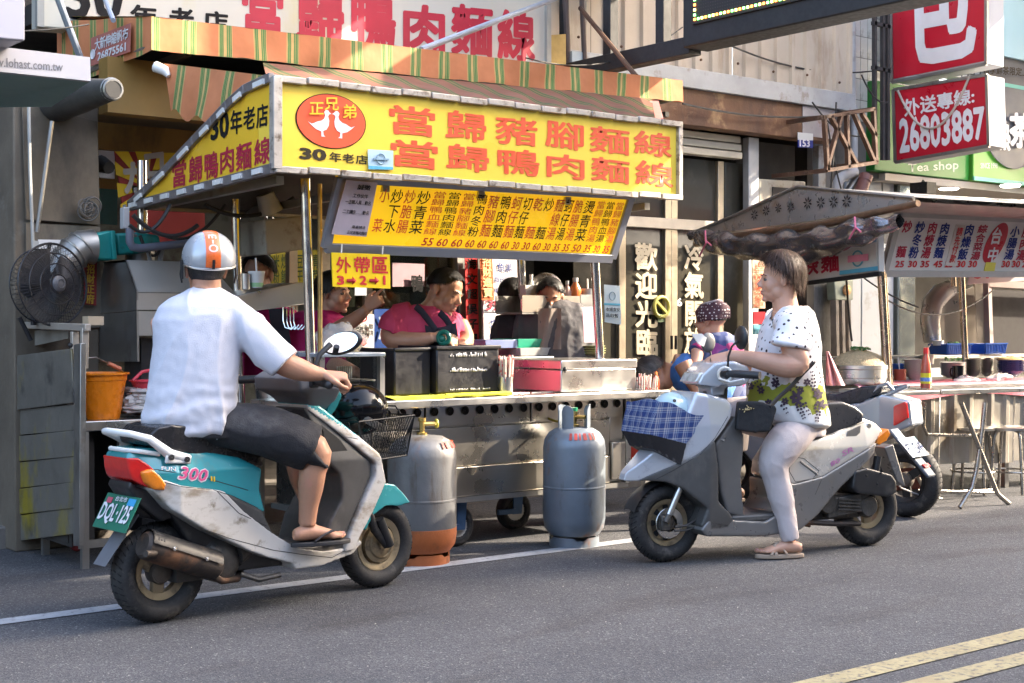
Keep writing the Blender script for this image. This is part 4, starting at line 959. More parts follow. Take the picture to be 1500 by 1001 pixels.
# perforated rack with bottles
rk=thing('wall_rack','perforated steel rack fixed between the right posts of the stall','rack',pn(820,450,6.9))
ra=pn(760,440,7.0);rb=pn(872,430,6.35)
R0,R1=V((ra.x,7.02,0)),V((rb.x+.03,6.32,0));rz0,rz1=1.37,1.545
q0=pn(768,452,7.0);
rz1=pn(768,434,7.0).z;rz0=pn(768,458,7.0).z
px_=[pn(765,434,7.0),pn(849,424,6.6),pn(849,450,6.6),pn(765,457,7.0)]
perf=bpy.data.materials.new('perforated_steel');perf.use_nodes=True
_n=perf.node_tree.nodes;_l=perf.node_tree.links;_b=_n['Principled BSDF'];_tc=_n.new('ShaderNodeTexCoord');_v=_n.new('ShaderNodeTexVoronoi');_v.inputs['Scale'].default_value=62;_v.inputs['Randomness'].default_value=0;_l.new(_tc.outputs['Object'],_v.inputs['Vector'])
_r=_n.new('ShaderNodeValToRGB');_l.new(_v.outputs['Distance'],_r.inputs[0]);_r.color_ramp.elements[0].color=(.02,.015,.012,1);_r.color_ramp.elements[0].position=.30;_r.color_ramp.elements[1].color=(.55,.48,.40,1);_r.color_ramp.elements[1].position=.38
_l.new(_r.outputs[0],_b.inputs['Base Color']);_b.inputs['Metallic'].default_value=.7;_b.inputs['Roughness'].default_value=.35
yA=6.78
xa=pn(765,440,yA).x;xb=pn(850,440,yA).x;xc=pn(882,440,6.55).x
part('front_mesh',MB().box(xa,xb,yA,yA+.004,rz0,rz1),perf,rk);part('end_panel',MB().box(xb+.002,xb+.12,yA-.002,yA+.006,rz0+.01,rz1+.01),STEEL,rk)
part('base',MB().box(xa,xb+.12,yA,yA+.26,rz0-.012,rz0-.002),STEEL_D,rk);part('back',MB().box(xa,xb+.12,yA+.26,yA+.27,rz0,rz1),STEEL_D,rk)
rzb=rz0
def bottle(px,n,r,h,m_,capm,label,z=rzb,grp=None):
    p=pn(px,430,n);t=thing('drink_bottle',label,'bottle',(p.x,n,z),group=grp)
    part('bottle',MB().lathe([(r*.9,0),(r,.01),(r,h*.6),(r*.8,h*.72),(r*.35,h*.86),(r*.35,h*.9)],(p.x,n,z),seg=18),m_,t)
    part('cap',MB().lathe([(r*.42,h*.88),(r*.42,h),(.001,h)],(p.x,n,z),seg=14),capm,t);return t
JU=mat('orange_drink',(.75,.20,.05),.2,0,.05,5);JU2=mat('pale_peach_drink',(.62,.38,.30),.2)
bottle(799,6.95,.032,.20,JU2,WHITEP,'pale peach drink bottle behind the red lid on the rack');bottle(831,6.95,.030,.205,JU2,WHITEP,'peach drink bottle in the middle of the rack');bottle(843,6.93,.042,.225,JU,WHITEP,'orange drink bottle on the rack')
bottle(778,6.95,.026,.24,mat('white_bottle',(.6,.62,.6),.3),WHITEP,'slim white bottle at the left of the rack')
p=pn(862,430,6.9);cu=thing('paper_cup','white paper cup with a spoon at the right of the rack','cup',(p.x,6.9,rzb));part('cup',MB().lathe([(.036,0),(.045,.155),(.042,.155),(.033,.01),(.001,.01)],(p.x,6.9,rzb),seg=20),WHITEP,cu);part('spoon',MB().tube([(p.x,6.9,rzb+.1),(p.x-.01,6.9,rzb+.22)],.006,6),WHITEP,cu)
p=pn(809,430,6.83);solo('red_dish',MB().lathe([(.001,.012),(.06,.01),(.085,0),(.09,-.003),(.088,.006),(.06,.016),(.001,.018)],(p.x,6.83,rzb+.115),(.15,-.75,.35),28),mat('brick_red_plastic',(.35,.06,.03),.4),'brick red round lid leaning on the rack','lid')
p=pn(800,420,6.98);solo('steel_bowl',MB().ell((p.x,6.98,rzb+.14),(.12,.10,.115),seg=24,rings=14),STEEL,'upturned round steel bowl behind the bottles','bowl')
solo('paper_box',slab([(770,418),(798,417),(799,436),(770,438)],6.90,.06),WHITEP,'white carton at the left end of the rack','carton')
solo('pink_slip',slab([(853,450),(876,449),(877,502),(856,502)],6.4,.003),PINKP,'pink order slip taped to the right post','paper')
# ---------------- gas cylinders
GAS=mat('grey_cylinder_paint',(.19,.225,.265),.42,.35,.12,5,.1,30,[((.09,.085,.08),.12,7,.3),((.32,.13,.05),.10,5,.6)])
GAS2=mat('worn_cylinder_paint',(.16,.16,.162),.5,.35,.18,5,.15,30,[((.10,.07,.05),.30,9,.22),((.34,.13,.05),.12,5,.4)])
ORG=mat('orange_primer',(.40,.11,.03),.6,0,.2,6,.2,40,((.14,.06,.03),.3,6))
def cylinder(px,py,R,H,mats,label,rustlow):
    p=pz(px,py,0);p=V((p.x,p.y,0))+V((-.0,.0,0))+V((.62,.78,0))*R
    t=thing('gas_cylinder',label,'gas cylinder',(p.x,p.y,0),rot=.5 if rustlow else -.45)
    prof=[(R*.55,.055),(R*.8,.065),(R*.95,.10),(R,.15),(R,H*.50-.006),(R*1.012,H*.50-.004),(R*1.012,H*.50+.004),(R,H*.50+.006),(R,H-.115),(R*.96,H-.07),(R*.82,H-.03),(R*.6,H-.008),(R*.2,H),(.001,H)]
    M_=frame(t)
    def lp(nm,mb,m_,bevel=0):return part(nm,mb,m_,t,bevel,local=True)
    lp('tank',MB().lathe(prof,seg=48),mats[0])
    if rustlow:
        lp('primer_band',MB().lathe([(R*.56,.054),(R*.81,.064),(R*.955,.099),(R*1.004,.15),(R*1.004,.185),(R*.99,.187)],seg=48),mats[1])
    for k in range(4):
        a0=k*pi/2;mbr=MB();n_=10;P=[]
        for i in range(n_+1):
            a=a0+(pi/2)*i/n_
            for rr,z in ((R*.80,0),(R*.80,.055 if 1<i<n_-1 else .04),(R*.77,.055 if 1<i<n_-1 else .04),(R*.77,0)):P.append((rr*cos(a),rr*sin(a),z))
        fs=[(i*4+j,i*4+(j+1) % 4,(i+1)*4+(j+1) % 4,(i+1)*4+j) for i in range(n_) for j in range(4)]
        mbr.add(P,fs);lp('foot_ring',mbr,mats[1])
    for a0,a1,hh in ((-.9,.6,.125),(1.6,3.1,.12),(3.6,4.4,.12)):
        mbr=MB();P=[];n_=8;rc=R*.52
        for i in range(n_+1):
            a=a0+(a1-a0)*i/n_;hz=H+hh*(.75+.25*sin(pi*i/n_) ** .5)
            for rr,z in ((rc,H-.025),(rc,hz),(rc-.006,hz),(rc-.006,H-.025)):P.append((rr*cos(a),rr*sin(a),z))
        fs=[(i*4+j,i*4+(j+1) % 4,(i+1)*4+(j+1) % 4,(i+1)*4+j) for i in range(n_) for j in range(4)]+[(0,1,2,3),(n_*4+3,n_*4+2,n_*4+1,n_*4)]
        if not rustlow:lp('collar',mbr.add(P,fs),mats[0])
    BR=mat('brass',(.5,.36,.12),.35,.9,.1,20)
    v=lp('valve',MB().lathe([(.028,0),(.028,.02),(.014,.025),(.014,.075),(.02,.08),(.02,.095),(.001,.097)],(0,0,H-.01),seg=14).tube([(0,0,H+.055),(.05,-.05,H+.055)],.011,8),BR)
    kn=part('valve_knob',MB().torus((.055,-.055,H+.055),.018,.007,(1,-1,0),14,6) if rustlow else MB().lathe([(.018,0),(.02,.02),(.001,.021)],(0,0,H+.085),seg=12),mat('valve_yellow',(.55,.45,.05),.5) if rustlow else mat('valve_green',(.02,.25,.12),.5),v,local=True)
    mbr=MB()
    for k,(a_,w_) in enumerate(((-2.0,.10),(-1.83,.12),(-1.66,.06),(-1.52,.14),(-1.30,.10),(-1.14,.1))):
        P=[]
        for a in (a_,a_+w_*.9):
            for (rr,z) in ((R*.965,H-.066),(R*.85,H-.031)):P.append((rr*cos(a)*1.012,rr*sin(a)*1.012,z+.004))
        mbr.add(P,[(0,2,3,1)])
    lp('stencil',mbr,mat('faded_stencil_red',(.5,.06,.04),.6,0,.2,30))
    return t
cylinder(843,806,.172,.655,(GAS,GAS),'grey gas cylinder with a raised collar, right of the castor',False)
cylinder(615,833,.176,.655,(GAS2,ORG),'worn gas cylinder with an orange foot behind the teal scooter wheel',True)
solo('gas_hose',sag(pz(615,833,0)+V((.11,.13,.70)),V((4.35,6.3,.72)),.06,r=.007),WIRE,'black gas hose from the left cylinder valve to the stall','hose');solo('gas_hose',sag(pz(843,806,0)+V((.12,.10,.71)),V((5.15,6.3,.74)),.05,r=.007),mat('yellow_hose',(.5,.35,.05),.45),'yellow gas hose from the right cylinder valve to the stall','hose')
wire(pn(648,640,6.15),pn(700,600,6.25),.08,'orange gas hose drooping from the left cylinder',.007,mat('orange_hose',(.6,.2,.03),.4))
# ================================================================ kitchen side behind the stall
def card(name,px_,n,m_,label,cat,th=.01):return solo(name,slab(px_,n,th),m_,label,cat)
kp=thing('kitchen_partition','aluminium and glass kitchen partition hung with notices','partition',pn(600,500,8.0))
for x in (430,478,540,672):part('post',MB().box(pn(x,400,8.0).x-.03,pn(x,400,8.0).x+.03,8.0,8.05,.12,2.1),ALU,kp)
part('post',MB().box(pn(712,400,8.0).x-.04,pn(712,400,8.0).x+.0,8.0,8.06,.12,2.1),ALU,kp)
part('lower_panel',MB().box(pn(430,400,8.03).x,pn(712,400,8.03).x,8.03,8.05,.12,.85),mat('dull_green_panel',(.08,.11,.08),.4,0,.2,4),kp)
part('pane',MB().box(pn(480,400,8.03).x,pn(670,400,8.03).x,8.03,8.036,.86,2.0),glassmat('partition_glass',(.5,.52,.45),.05),kp)
t=thing('blue_sign','deep blue sign with pale lettering behind the cook','sign',pn(615,540,7.95))
part('board',slab([(548,453),(680,452),(680,545),(548,545)],7.95,.02),mat('deep_blue',(.02,.06,.24),.35,0,.08,4),t)
mb=MB();letters(mb,'冷',Qn([(554,462),(576,462),(578,500),(554,500)],7.94),.02);letters(mb,'飲',Qn([(652,462),(676,462),(676,498),(652,498)],7.94),.02);lettering(mb,mat('pale_grey_print',(.4,.45,.5),.5),t)
t=thing('order_notice','white order-here notice with a red arrow on the partition','notice',pn(533,510,7.9))
part('sheet',slab([(519,458),(548,461),(548,510),(519,508)],7.9,.004),PAPER,t)
mb=MB()
for i,s_ in enumerate(('點餐','這裡','單請')):chars(mb,s_,Qn([(521+9*i,474),(529+9*i,475),(529+9*i,493),(521+9*i,492)],7.89),.02,True)
lettering(mb,BLK_T,t)
mb=MB().prism(Qn([(531,495),(535,495),(535,502),(538,502),(533,508),(528,502),(531,502)],7.89),(0,.003,0)).torus(pn(533,466,7.89),.022,.005,(0,1,0),16,5);part('arrow',mb,RED_T,t)
card('round_sticker',[(520,414),(537,414),(537,433),(520,433)],7.9,mat('sticker_blue_white',(.5,.56,.62),.5),'pale square sticker on the partition left of the cook','sticker')
t=thing('couplet','red spring couplet with black brush characters beside the cook','couplet',pn(692,505,7.8))
part('cloth',slab([(681,374),(699,374),(702,508),(684,508)],7.8,.006),mat('couplet_red',(.55,.015,.015),.6,0,.1,8),t)
mb=MB();chars(mb,'海文超吳子鳳',Qn([(683,376),(698,376),(701,507),(686,507)],7.795),.03,True,gap=.12);lettering(mb,BLK_T,t)
card('grey_post',[(670,370),(682,370),(686,520),(674,520)],7.85,STEEL_D,'grey metal upright left of the red couplet','post',.03)
card('dark_post',[(700,370),(707,370),(710,520),(703,520)],7.85,mat('brown_post',(.16,.13,.1),.6),'brown upright right of the red couplet','post',.03)
t=thing('notice_board','white board with blue and red handwriting behind the stall','board',pn(735,510,7.75))
part('board',slab([(707,372),(766,374),(766,512),(709,510)],7.75,.02),PAPER,t)
part('board_joint',slab([(708,456),(766,457),(766,458.5),(708,457.5)],7.745,.003),GREYF,t)
mb=MB();letters(mb,'3900',Qn([(713,438),(752,439),(752,457),(713,455)],7.745),.02,warp=lambda u,t:(u+.1*(.5-t),t));letters(mb,'$',Qn([(709,438),(713,438),(713,446),(709,446)],7.745),.01);lettering(mb,CRIM_T,t)
mb=MB();chars(mb,'魚湯',Qn([(728,385),(750,386),(750,400),(728,399)],7.745),.01);chars(mb,'每日現作',Qn([(724,405),(752,406),(752,415),(724,414)],7.745),.01);chars(mb,'味噌湯',Qn([(724,420),(754,421),(754,431),(724,430)],7.745),.01)
chars(mb,'切仔',Qn([(718,466),(735,467),(735,484),(718,483)],7.745),.01);chars(mb,'口止',Qn([(716,488),(738,489),(738,500),(716,499)],7.745),.01);lettering(mb,BLUE_T,t)
t=thing('fortune_banner','orange fortune banner with gold characters at the top of the white board','banner',pn(715,440,7.7))
part('cloth',slab([(703,374),(721,374),(724,440),(706,440)],7.7,.006),mat('banner_orange',(.60,.13,.03),.7,0,.2,40),t)
mb=MB();chars(mb,'招財進寶',Qn([(706,376),(719,376),(722,436),(708,436)],7.695),.03,True);lettering(mb,mat('pale_gold',(.7,.55,.25),.5),t)
t=thing('green_price_board','green-yellow wall menu in the dim kitchen','menu',pn(425,425,9.2))
part('board',slab([(374,368),(482,366),(482,420),(374,424)],9.2,.02),mat('dim_yellow_board',(.45,.36,.03),.5,0,.1,4),t)
mb=MB();random.seed(4)
for k in range(9):chars(mb,['魯肉','湯麵','米粉','炒飯','粉肝','豆干','滷蛋','青菜','冬粉'][k],Qn([(377+11.5*k,372),(386+11.5*k,372),(386+11.5*k,416),(377+11.5*k,417)],9.19),.015,True)
lettering(mb,mat('dark_green_print',(.05,.08,.02),.5),t)
card('pink_card',[(575,385),(622,387),(622,420),(575,420)],7.9,mat('dim_pink',(.42,.28,.32),.7),'dim pink paper on the partition above the cook','paper')
mb=MB();letters(mb,'鴨',Qn([(602,402),(620,403),(620,428),(602,428)],7.88),.03);letters(mb,'肉',Qn([(624,402),(642,403),(642,428),(624,428)],7.88),.03)
solo('glass_lettering',mb,BLK_T,'black duck-meat characters on the kitchen glass behind the cook','lettering',fix=False)
card('pale_tiles',[(520,425),(600,430),(600,452),(520,450)],8.2,mat('pale_dishes',(.42,.40,.34),.5,0,.35,30),'pale stack of dishes seen through the partition glass','dishes',.1)
# window notice on the glass right of the stall
t=thing('window_notice','pale blue notice with small black print on the glass right of the stall','notice',pn(897,475,8.3))
part('sheet',slab([(885,417),(908,419),(910,476),(886,472)],8.3,.004),mat('notice_pale',(.55,.66,.70),.7),t)
part('band',slab([(885,444),(909,445),(909,448),(885,447)],8.296,.003),CYAN,t)
part('emblem',MB().torus(pn(897,434,8.29),.032,.004,(0,1,0),20,5),mat('grey_blue_print',(.25,.38,.48),.6),t)
mb=MB();chars(mb,'本場食安',Qn([(887,450),(908,451),(908,457),(887,456)],8.29),.01);chars(mb,'區取暫',Qn([(887,459),(906,460),(906,466),(887,465)],8.29),.01);lettering(mb,BLK_T,t)
# box and lamp under the roof on the left
hb=solo('cream_box',slab([(387,322),(443,316),(443,366),(390,374)],6.9,.35),mat('old_cream_panel',(.36,.33,.27),.7,0,.1,6,0,60,((.15,.11,.08),.25,6)),'old cream panel box hanging under the stall roof','box',bevel=.01)
solo('exhaust_fan_guard',MB().torus(pn(420,305,7.4),.14,.012,(0,1,.6),28,6).torus(pn(420,305,7.4),.10,.006,(0,1,.6),28,5).torus(pn(420,305,7.4),.06,.006,(0,1,.6),28,5),STEEL_D,'round wire fan guard under the stall roof','fan')
solo('cream_can',MB().tube([pn(388,285,7.0),pn(398,312,7.0)],[.05,.07],14),mat('cream_shade',(.5,.47,.38),.5),'cream lamp shade hanging under the stall roof','lamp')
for k,(a,b,c,d,n_,r) in enumerate(((195,315,290,330,6.9,.012),(190,330,250,300,6.9,.010),(240,345,330,300,7.0,.009),(300,300,430,290,7.0,.012))):wire(pn(a,b,n_),pn(c,d,n_),.08,['thick cable looping below the sloping sign','cable rising along the sloping sign','black cable crossing above the helmet','dark cable along the stall roof frame'][k],r)
# hood sheet / steel tray with hooks and tied bags
ht=thing('steel_tray','brushed steel tray fixed between the left posts with hooks below','tray',pn(400,430,6.6))
part('tray',slab([(343,434),(434,414),(447,414),(447,446),(343,460)],6.55,.3),STEEL,ht,bevel=.004)
mb=MB()
for k in range(4):x=415+5*k;mb.tube([pn(x,450,6.52),pn(x,470,6.52),pn(x+3,480,6.5),pn(x+12,483,6.48),pn(x+18,476,6.47)],.0035,6)
part('hooks',mb,CHROME,ht)
cu=thing('drink_cup','white takeaway cup with a straw on the steel tray','cup',pn(376,421,6.6));p=pn(376,422,6.6)
part('cup',MB().lathe([(.030,0),(.042,.075),(.044,.078),(.044,.086),(.001,.086)],p,seg=22),WHITEP,cu);part('print',MB().lathe([(.0315,.005),(.0355,.026)],p,seg=22),mat('pale_green_print',(.35,.6,.3),.5),cu);part('straw',MB().tube([p+V((0,0,.08)),p+V((-.005,0,.155))],.005,8),WHITEP,cu)
solo('steel_cup',MB().lathe([(.022,0),(.025,.08),(.023,.08),(.02,.005),(.001,.005)],pn(360,424,6.6),seg=18),STEEL,'small steel cup beside the takeaway cup','cup')
# bag of white noodles
bg_=thing('noodle_bag','clear bag of pale noodles standing on the glass case','bag',pn(500,523,6.3))
P=pn(500,505,6.3)
def blob(c,r,amp,seed,fl=0):
    mb=MB().ell(c,r,seg=28,rings=18)
    for i,v in enumerate(mb.v):d=(v-V(c)).normalized();mb.v[i]=v+d*amp*noise.noise(d*2.6+V((seed,0,0)))+d*amp*.4*noise.noise(d*9+V((seed,5,0)))
    return mb
part('noodles',blob(P+V((0,0,-.01)),(.11,.09,.05),.02,2),mat('pale_noodles',(.62,.55,.38),.7,0,.25,60,.6,200),bg_)
bagm=mat('clear_bag',(.80,.78,.76),.25,0,.05,20,.5,40,alpha=.38)
part('bag',blob(P+V((-.01,0,.02)),(.135,.10,.085),.04,7),bagm,bg_,ang=180)
# ================================================================ left cooking station
ls=2.66
GREYS=mat('scratched_grey_sheet',(.19,.175,.15),.5,.35,.16,3,.12,60,[((.055,.052,.05),.35,3,.8),((.34,.27,.03),.42,2.6,.6),((.20,.19,.17),.15,9,3)])
lc=thing('side_cart','grey sheet-metal cart with yellow paint stains at the left edge','cart',(ls,7.2,0))
def sl(pts,s,th,m,nm,par,bevel=.003):return part(nm,MB().prism(Qs(pts,s),(th,0,0)),m,par,bevel)
sl([(3,524),(104,511),(108,590),(8,603)],ls-.015,.012,GREYS,'upper_sheet',lc)
for k in range(5):
    y0=596+k*39;
    sl([(9,y0+6),(108,y0-3-k*1.2),(109,y0+35-k*1.2),(8,y0+43)],ls-.006*(k % 2),.012,GREYS,'sheet_panel',lc)
sl([(2,600),(9,600),(7,795),(0,800)],ls-.01,.03,STEEL_D,'upright',lc);sl([(108,505),(118,503),(116,800),(107,800)],ls-.01,.03,STEEL_D,'upright',lc)
part('body',MB().box(ls+.02,2.82,6.98,7.5,.12,.95),DARK,lc)
FRS=mat('satin_frame_steel',(.50,.44,.37),.38,.45,.1,4)
for a,b in (((13,523),(25,474)),((123,540),(124,480)),((22,476),(129,480)),((110,540),(109,486))):part('frame_bar',MB().beam(ps(*a,ls+.03),ps(*b,ls+.03),.03,.035),FRS,lc,bevel=.003)
solo('folded_tarp',MB().grid(lambda u,t:ps(-20+120*u,500-26*u+14*t+3*sin(u*9+t*4),ls+.10+.3*t),24,6).grid(lambda u,t:ps(-20+120*u,500-26*u+22*t,ls+.08),24,4),mat('grey_tarp',(.22,.20,.17),.7,0,.2,6,.3,20),'grey folded tarpaulin inside the steel frame at the left edge','tarpaulin')
solo('blue_bag',MB().ell(ps(46,474,ls+.1),(.06,.10,.012),seg=14,rings=6),mat('pale_blue_plastic',(.4,.5,.62),.3),'flat pale blue plastic bag under the fan','bag')
solo('small_carton',MB().box(ls+.12,ls+.2,6.95,7.03,1.215,1.26),mat('cream_carton',(.55,.42,.28),.7),'small cream carton beside the fan foot','carton')
for k in range(2):
    x,y=((28,800),(112,808))[k];c=pz(x,y,0)
    cw=thing('trolley_wheel',['red rimmed castor under the grey cart at the far left','red rimmed castor under the right corner of the grey cart'][k],'castor',(c.x,c.y,0))
    part('tyre',MB().torus((c.x,c.y,.065),.048,.017,(1,.3,0),24,8),mat('red_castor',(.20,.02,.02),.5),cw);part('bracket',MB().prism([(c.x-.03,c.y-.04,.06),(c.x-.03,c.y+.04,.06),(c.x-.03,c.y+.05,.14),(c.x-.03,c.y-.05,.14)],(.008,0,0)),STEEL,cw)
# fan
fan=thing('standing_fan','black wire-guarded electric fan standing on the steel frame','fan',pn(80,476,7.25))
fc=pn(78,417,7.22);fa=V((.30,-.95,.06)).normalized();fx=fa.cross(V((0,0,1))).normalized();fy=fx.cross(fa)
FANB=mat('fan_black',(.025,.025,.03),.35,.2,.1,10)
mb=MB();R_=.212
for r in (R_,.16,.105,.05):mb.torus(fc+fa*(.045*(1-(r/R_) ** 2)),r,.0035 if r<R_ else .006,fa,48,6)
for k in range(72):
    a=2*pi*k/72;d=fx*cos(a)+fy*sin(a)
    mb.tube([fc+d*r+fa*.045*(1-(r/R_) ** 2) for r in (.045,.09,.15,R_)],.0014,4,cap=False)
part('guard',mb,FANB,fan,fix=False)
mb=MB().torus(fc-fa*.10,R_*.9,.004,fa,40,6)
for k in range(48):
    a=2*pi*k/48;d=fx*cos(a)+fy*sin(a);mb.tube([fc+d*R_,fc+d*R_*.9-fa*.10,fc+d*.05-fa*.12],.0014,4,cap=False)
part('rear_guard',mb,FANB,fan,fix=False)
for k in range(3):
    a0=2*pi*k/3;mb=MB()
    mb.grid(lambda u,t:fc-fa*(.05-.03*t)+(fx*cos(a0+t*1.6)+fy*sin(a0+t*1.6))*(.03+(.155+.01*sin(t*3))*u),6,8);part('blade',mb,mat('fan_blade_grey',(.05,.05,.055),.3),fan)
part('hub',MB().lathe([(.001,.012),(.03,.01),(.042,0),(.042,-.02)],fc+fa*.05,fa,24).torus(fc+fa*.062,.022,.003,fa,24,5),mat('hub_grey',(.10,.10,.11),.4),fan)
part('motor',MB().lathe([(.001,-.22),(.05,-.21),(.065,-.17),(.06,-.10),(.001,-.1)],fc,fa,20),FANB,fan)
part('stand',MB().tube([fc-fa*.16,fc-fa*.16+V((0,0,-.2))],.016,10).tube([fc-fa*.15+V((-.08,0,-.16)),fc-fa*.15+V((-.02,0,-.28))],.012,8),FANB,fan)
# silver duct elbow and teal blower
TEAL=mat('teal_blower_paint',(.01,.24,.22),.45,.1,.15,6,.05,40,((.03,.08,.07),.2,5))
bw=thing('extractor_blower','teal centrifugal blower with a silver elbow duct behind the fan','blower',pn(165,385,7.45))
mb=MB().tube([pn(84,408,7.42),pn(96,386,7.42),pn(108,371,7.42),pn(120,362,7.42),pn(136,362,7.42)],[.085,.085,.09,.092,.095],20)
part('duct_elbow',mb,STEEL_D,bw,ang=25)
for k,(x,y) in enumerate(((96,386),(108,371),(120,362))):part('duct_ring',MB().torus(pn(x,y,7.42),.092,.006,pn(x+10,y-8,7.42)-pn(x,y,7.42),24,6),STEEL_D,bw)
part('housing',slab([(136,343),(160,338),(166,340),(170,376),(160,382),(138,380)],7.36,.16),TEAL,bw,bevel=.012)
part('housing',slab([(170,342),(205,340),(234,345),(238,366),(200,372),(174,374)],7.36,.18),TEAL,bw,bevel=.014)
part('flange',slab([(163,338),(169,338),(172,380),(165,381)],7.34,.2),TEAL,bw,bevel=.004)
part('down_pipe',MB().cyl(pn(205,368,7.5),pn(205,385,7.5),.08,seg=20),STEEL_D,bw)
for k,(a,b,c,d,sg) in enumerate(((182,300,200,345,.05),(205,345,238,360,.08),(215,362,240,362,.14),(218,366,236,366,.10))):wire(pn(a,b,7.25),pn(c,d,7.25),sg,['grey cable looping round the stall corner post','black cable draped over the teal blower','grey cable looping below the teal blower','inner loop of cable below the teal blower'][k],.009,mat('grey_cable',(.16,.16,.16),.5) if k != 1 else WIRE)
solo('conduit',MB().tube([pn(190,335,7.2),pn(190,355,7.2),pn(194,362,7.2),pn(204,364,7.2),pn(280,356,7.2),pn(300,355,7.2)],.022,10),mat('blue_grey_conduit',(.14,.15,.19),.5),'blue-grey conduit bending out below the sloping sign','conduit')
solo('power_adapter',slab([(181,304),(190,303),(190,335),(181,335)],7.2,.05),PVC,'pale grey box taped to the stall corner post','box',bevel=.004)
# steel hood
hd=thing('steel_hood','boxy stainless cooking hood behind the white shirted rider','hood',pn(250,530,7.1))
HST=mat('pale_hood_steel',(.50,.47,.42),.4,.5,.08,2);nf=7.1;hs=pn(200,440,nf).x
zm=pn(200,455,nf).z
c1=ps(186,440,hs)
part('side_panel',MB().prism([ps(200,428,hs),ps(200,455,hs),ps(140,460,hs),ps(146,420,hs),ps(153,384,hs),ps(184,381,hs)],(.01,0,0)),STEEL_D,hd)
part('side_panel',MB().prism([ps(200,456,hs),ps(201,530,hs),ps(138,530,hs),ps(140,461,hs)],(.012,0,0)),STEEL_D,hd)
xr=pn(345,440,nf).x;f1=V((hs+.01,nf,zm));z1_=pn(200,428,nf).z
a_,b_=ps(200,428,hs),ps(184,381,hs)
part('sloped_panel',MB().prism([a_,V((xr,a_.y,a_.z)),V((xr-.1,b_.y,b_.z)),b_],(0,.01,0)),HST,hd)
part('front_panel',MB().box(hs,xr,nf,nf+.01,pn(200,454,nf).z,z1_-.004),HST,hd);part('front_panel',MB().box(hs,xr,nf+.003,nf+.012,pn(200,492,nf).z,pn(200,456,nf).z),HST,hd)
part('top',MB().box(hs,xr-.1,b_.y,b_.y+.3,b_.z-.012,b_.z),STEEL_D,hd)
part('cabinet',MB().box(hs+.06,xr,nf+.08,nf+.3,.1,pn(200,496,nf).z),mat('dark_cabinet',(.03,.03,.032),.4),hd)
# side table with bucket
tb=thing('side_table','low stainless table holding the orange bucket','table',(2.75,6.9,0))
tz=.735;x0,x1=pn(117,610,6.86).x,3.75
part('top',MB().box(x0,x1,6.86,7.45,tz-.05,tz),STEEL,tb,bevel=.004)
for x,y in ((x0+.03,6.88),(pn(178,700,6.88).x,6.88),(x1-.04,6.88),(x0+.03,7.42),(x1-.04,7.42)):part('leg',MB().box(x-.018,x+.018,y-.015,y+.015,0,tz-.05),STEEL_D,tb)
part('lower_rail',MB().box(x0,x1,6.87,6.89,.10,.14),STEEL_D,tb);part('back_panel',MB().box(x0,x1,7.43,7.45,.1,tz-.05),DARK,tb);part('left_panel',MB().box(x0-.01,x0-.003,6.95,7.45,.1,tz-.05),DARK,tb)
c=pz(146,606,tz);c=V((c.x,c.y+.02,tz));c=pn(146,610,7.03);c.z=tz+.001
bk=thing('orange_bucket','orange plastic bucket with a swirling relief and wire handle','bucket',c)
OR=mat('orange_bucket_plastic',(.90,.24,.008),.3,0,.07,14,.6,26)
part('pail',MB().lathe([(.001,0),(.100,0),(.102,.012),(.132,.195),(.136,.198),(.138,.225),(.150,.226),(.150,.236),(.140,.236),(.131,.2),(.098,.012),(.001,.012)],c,seg=48),OR,bk)
part('handle',MB().tube([c+V((-.138,.0,.235)),c+V((-.10,-.02,.31)),c+V((-.03,-.03,.315)),c+V((.04,-.03,.28))],.003,6).tube([c+V((.13,0,.235)),c+V((.09,-.03,.26)),c+V((.04,-.03,.28))],.003,6),STEEL,bk)
part('grip',MB().tube([c+V((.035,-.03,.283)),c+V((.10,-.03,.252))],.011,10),mat('salmon_grip',(.75,.25,.14),.4),bk)
solo('hook_ball',MB().ell(ps(103,506,ls-.02),.013,seg=12,rings=8),BLACKM,'small black ball knob clipped on the grey cart top','knob')
c2=pn(208,612,7.0);c2.z=tz+.001
sb_=thing('bag_bundle','bundle of milky plastic bags on the side table','bags',c2)
mbb=MB()
for k in range(7):mbb.v += [];b0=blob(c2+V((.01*(k % 3),0,.035+.017*k)),(.115-.006*k,.09,.022),.035,k*3);o_=len(mbb.v);mbb.add(b0.v,b0.f)
part('folded_bags',mbb,mat('milky_plastic',(.56,.53,.50),.35,0,.12,16,.4,40),sb_,ang=60)
RB_=mat('pink_red_plastic',(.70,.05,.08),.35)
rb_=thing('red_basket','pinkish red plastic basket resting on the bundle of bags','basket',c2+V((.04,0,.17)))
mb=MB().lathe([(.085,.0),(.105,.035),(.112,.036),(.112,.042),(.10,.04),(.08,.004),(.001,.002)],c2+V((.05,0,.15)),seg=30);part('bowl',mb,RB_,rb_)
part('handle',MB().tube([c2+V((.05-.10,0,.19)),c2+V((0,0,.235)),c2+V((.06,0,.245)),c2+V((.14,0,.20))],.009,8),RB_,rb_)
t=thing('gold_couplet','gold lettered red strip hanging behind the fan','couplet',pn(132,450,7.5))
part('strip',slab([(124,385),(142,385),(141,448),(123,446)],7.54,.006),mat('dark_red_cloth',(.25,.02,.02),.6),t);mb=MB();chars(mb,'招財正府',Qn([(127,387),(139,387),(138,446),(126,445)],7.53),.03,True);lettering(mb,mat('gold_print',(.65,.4,.05),.4,.3),t)
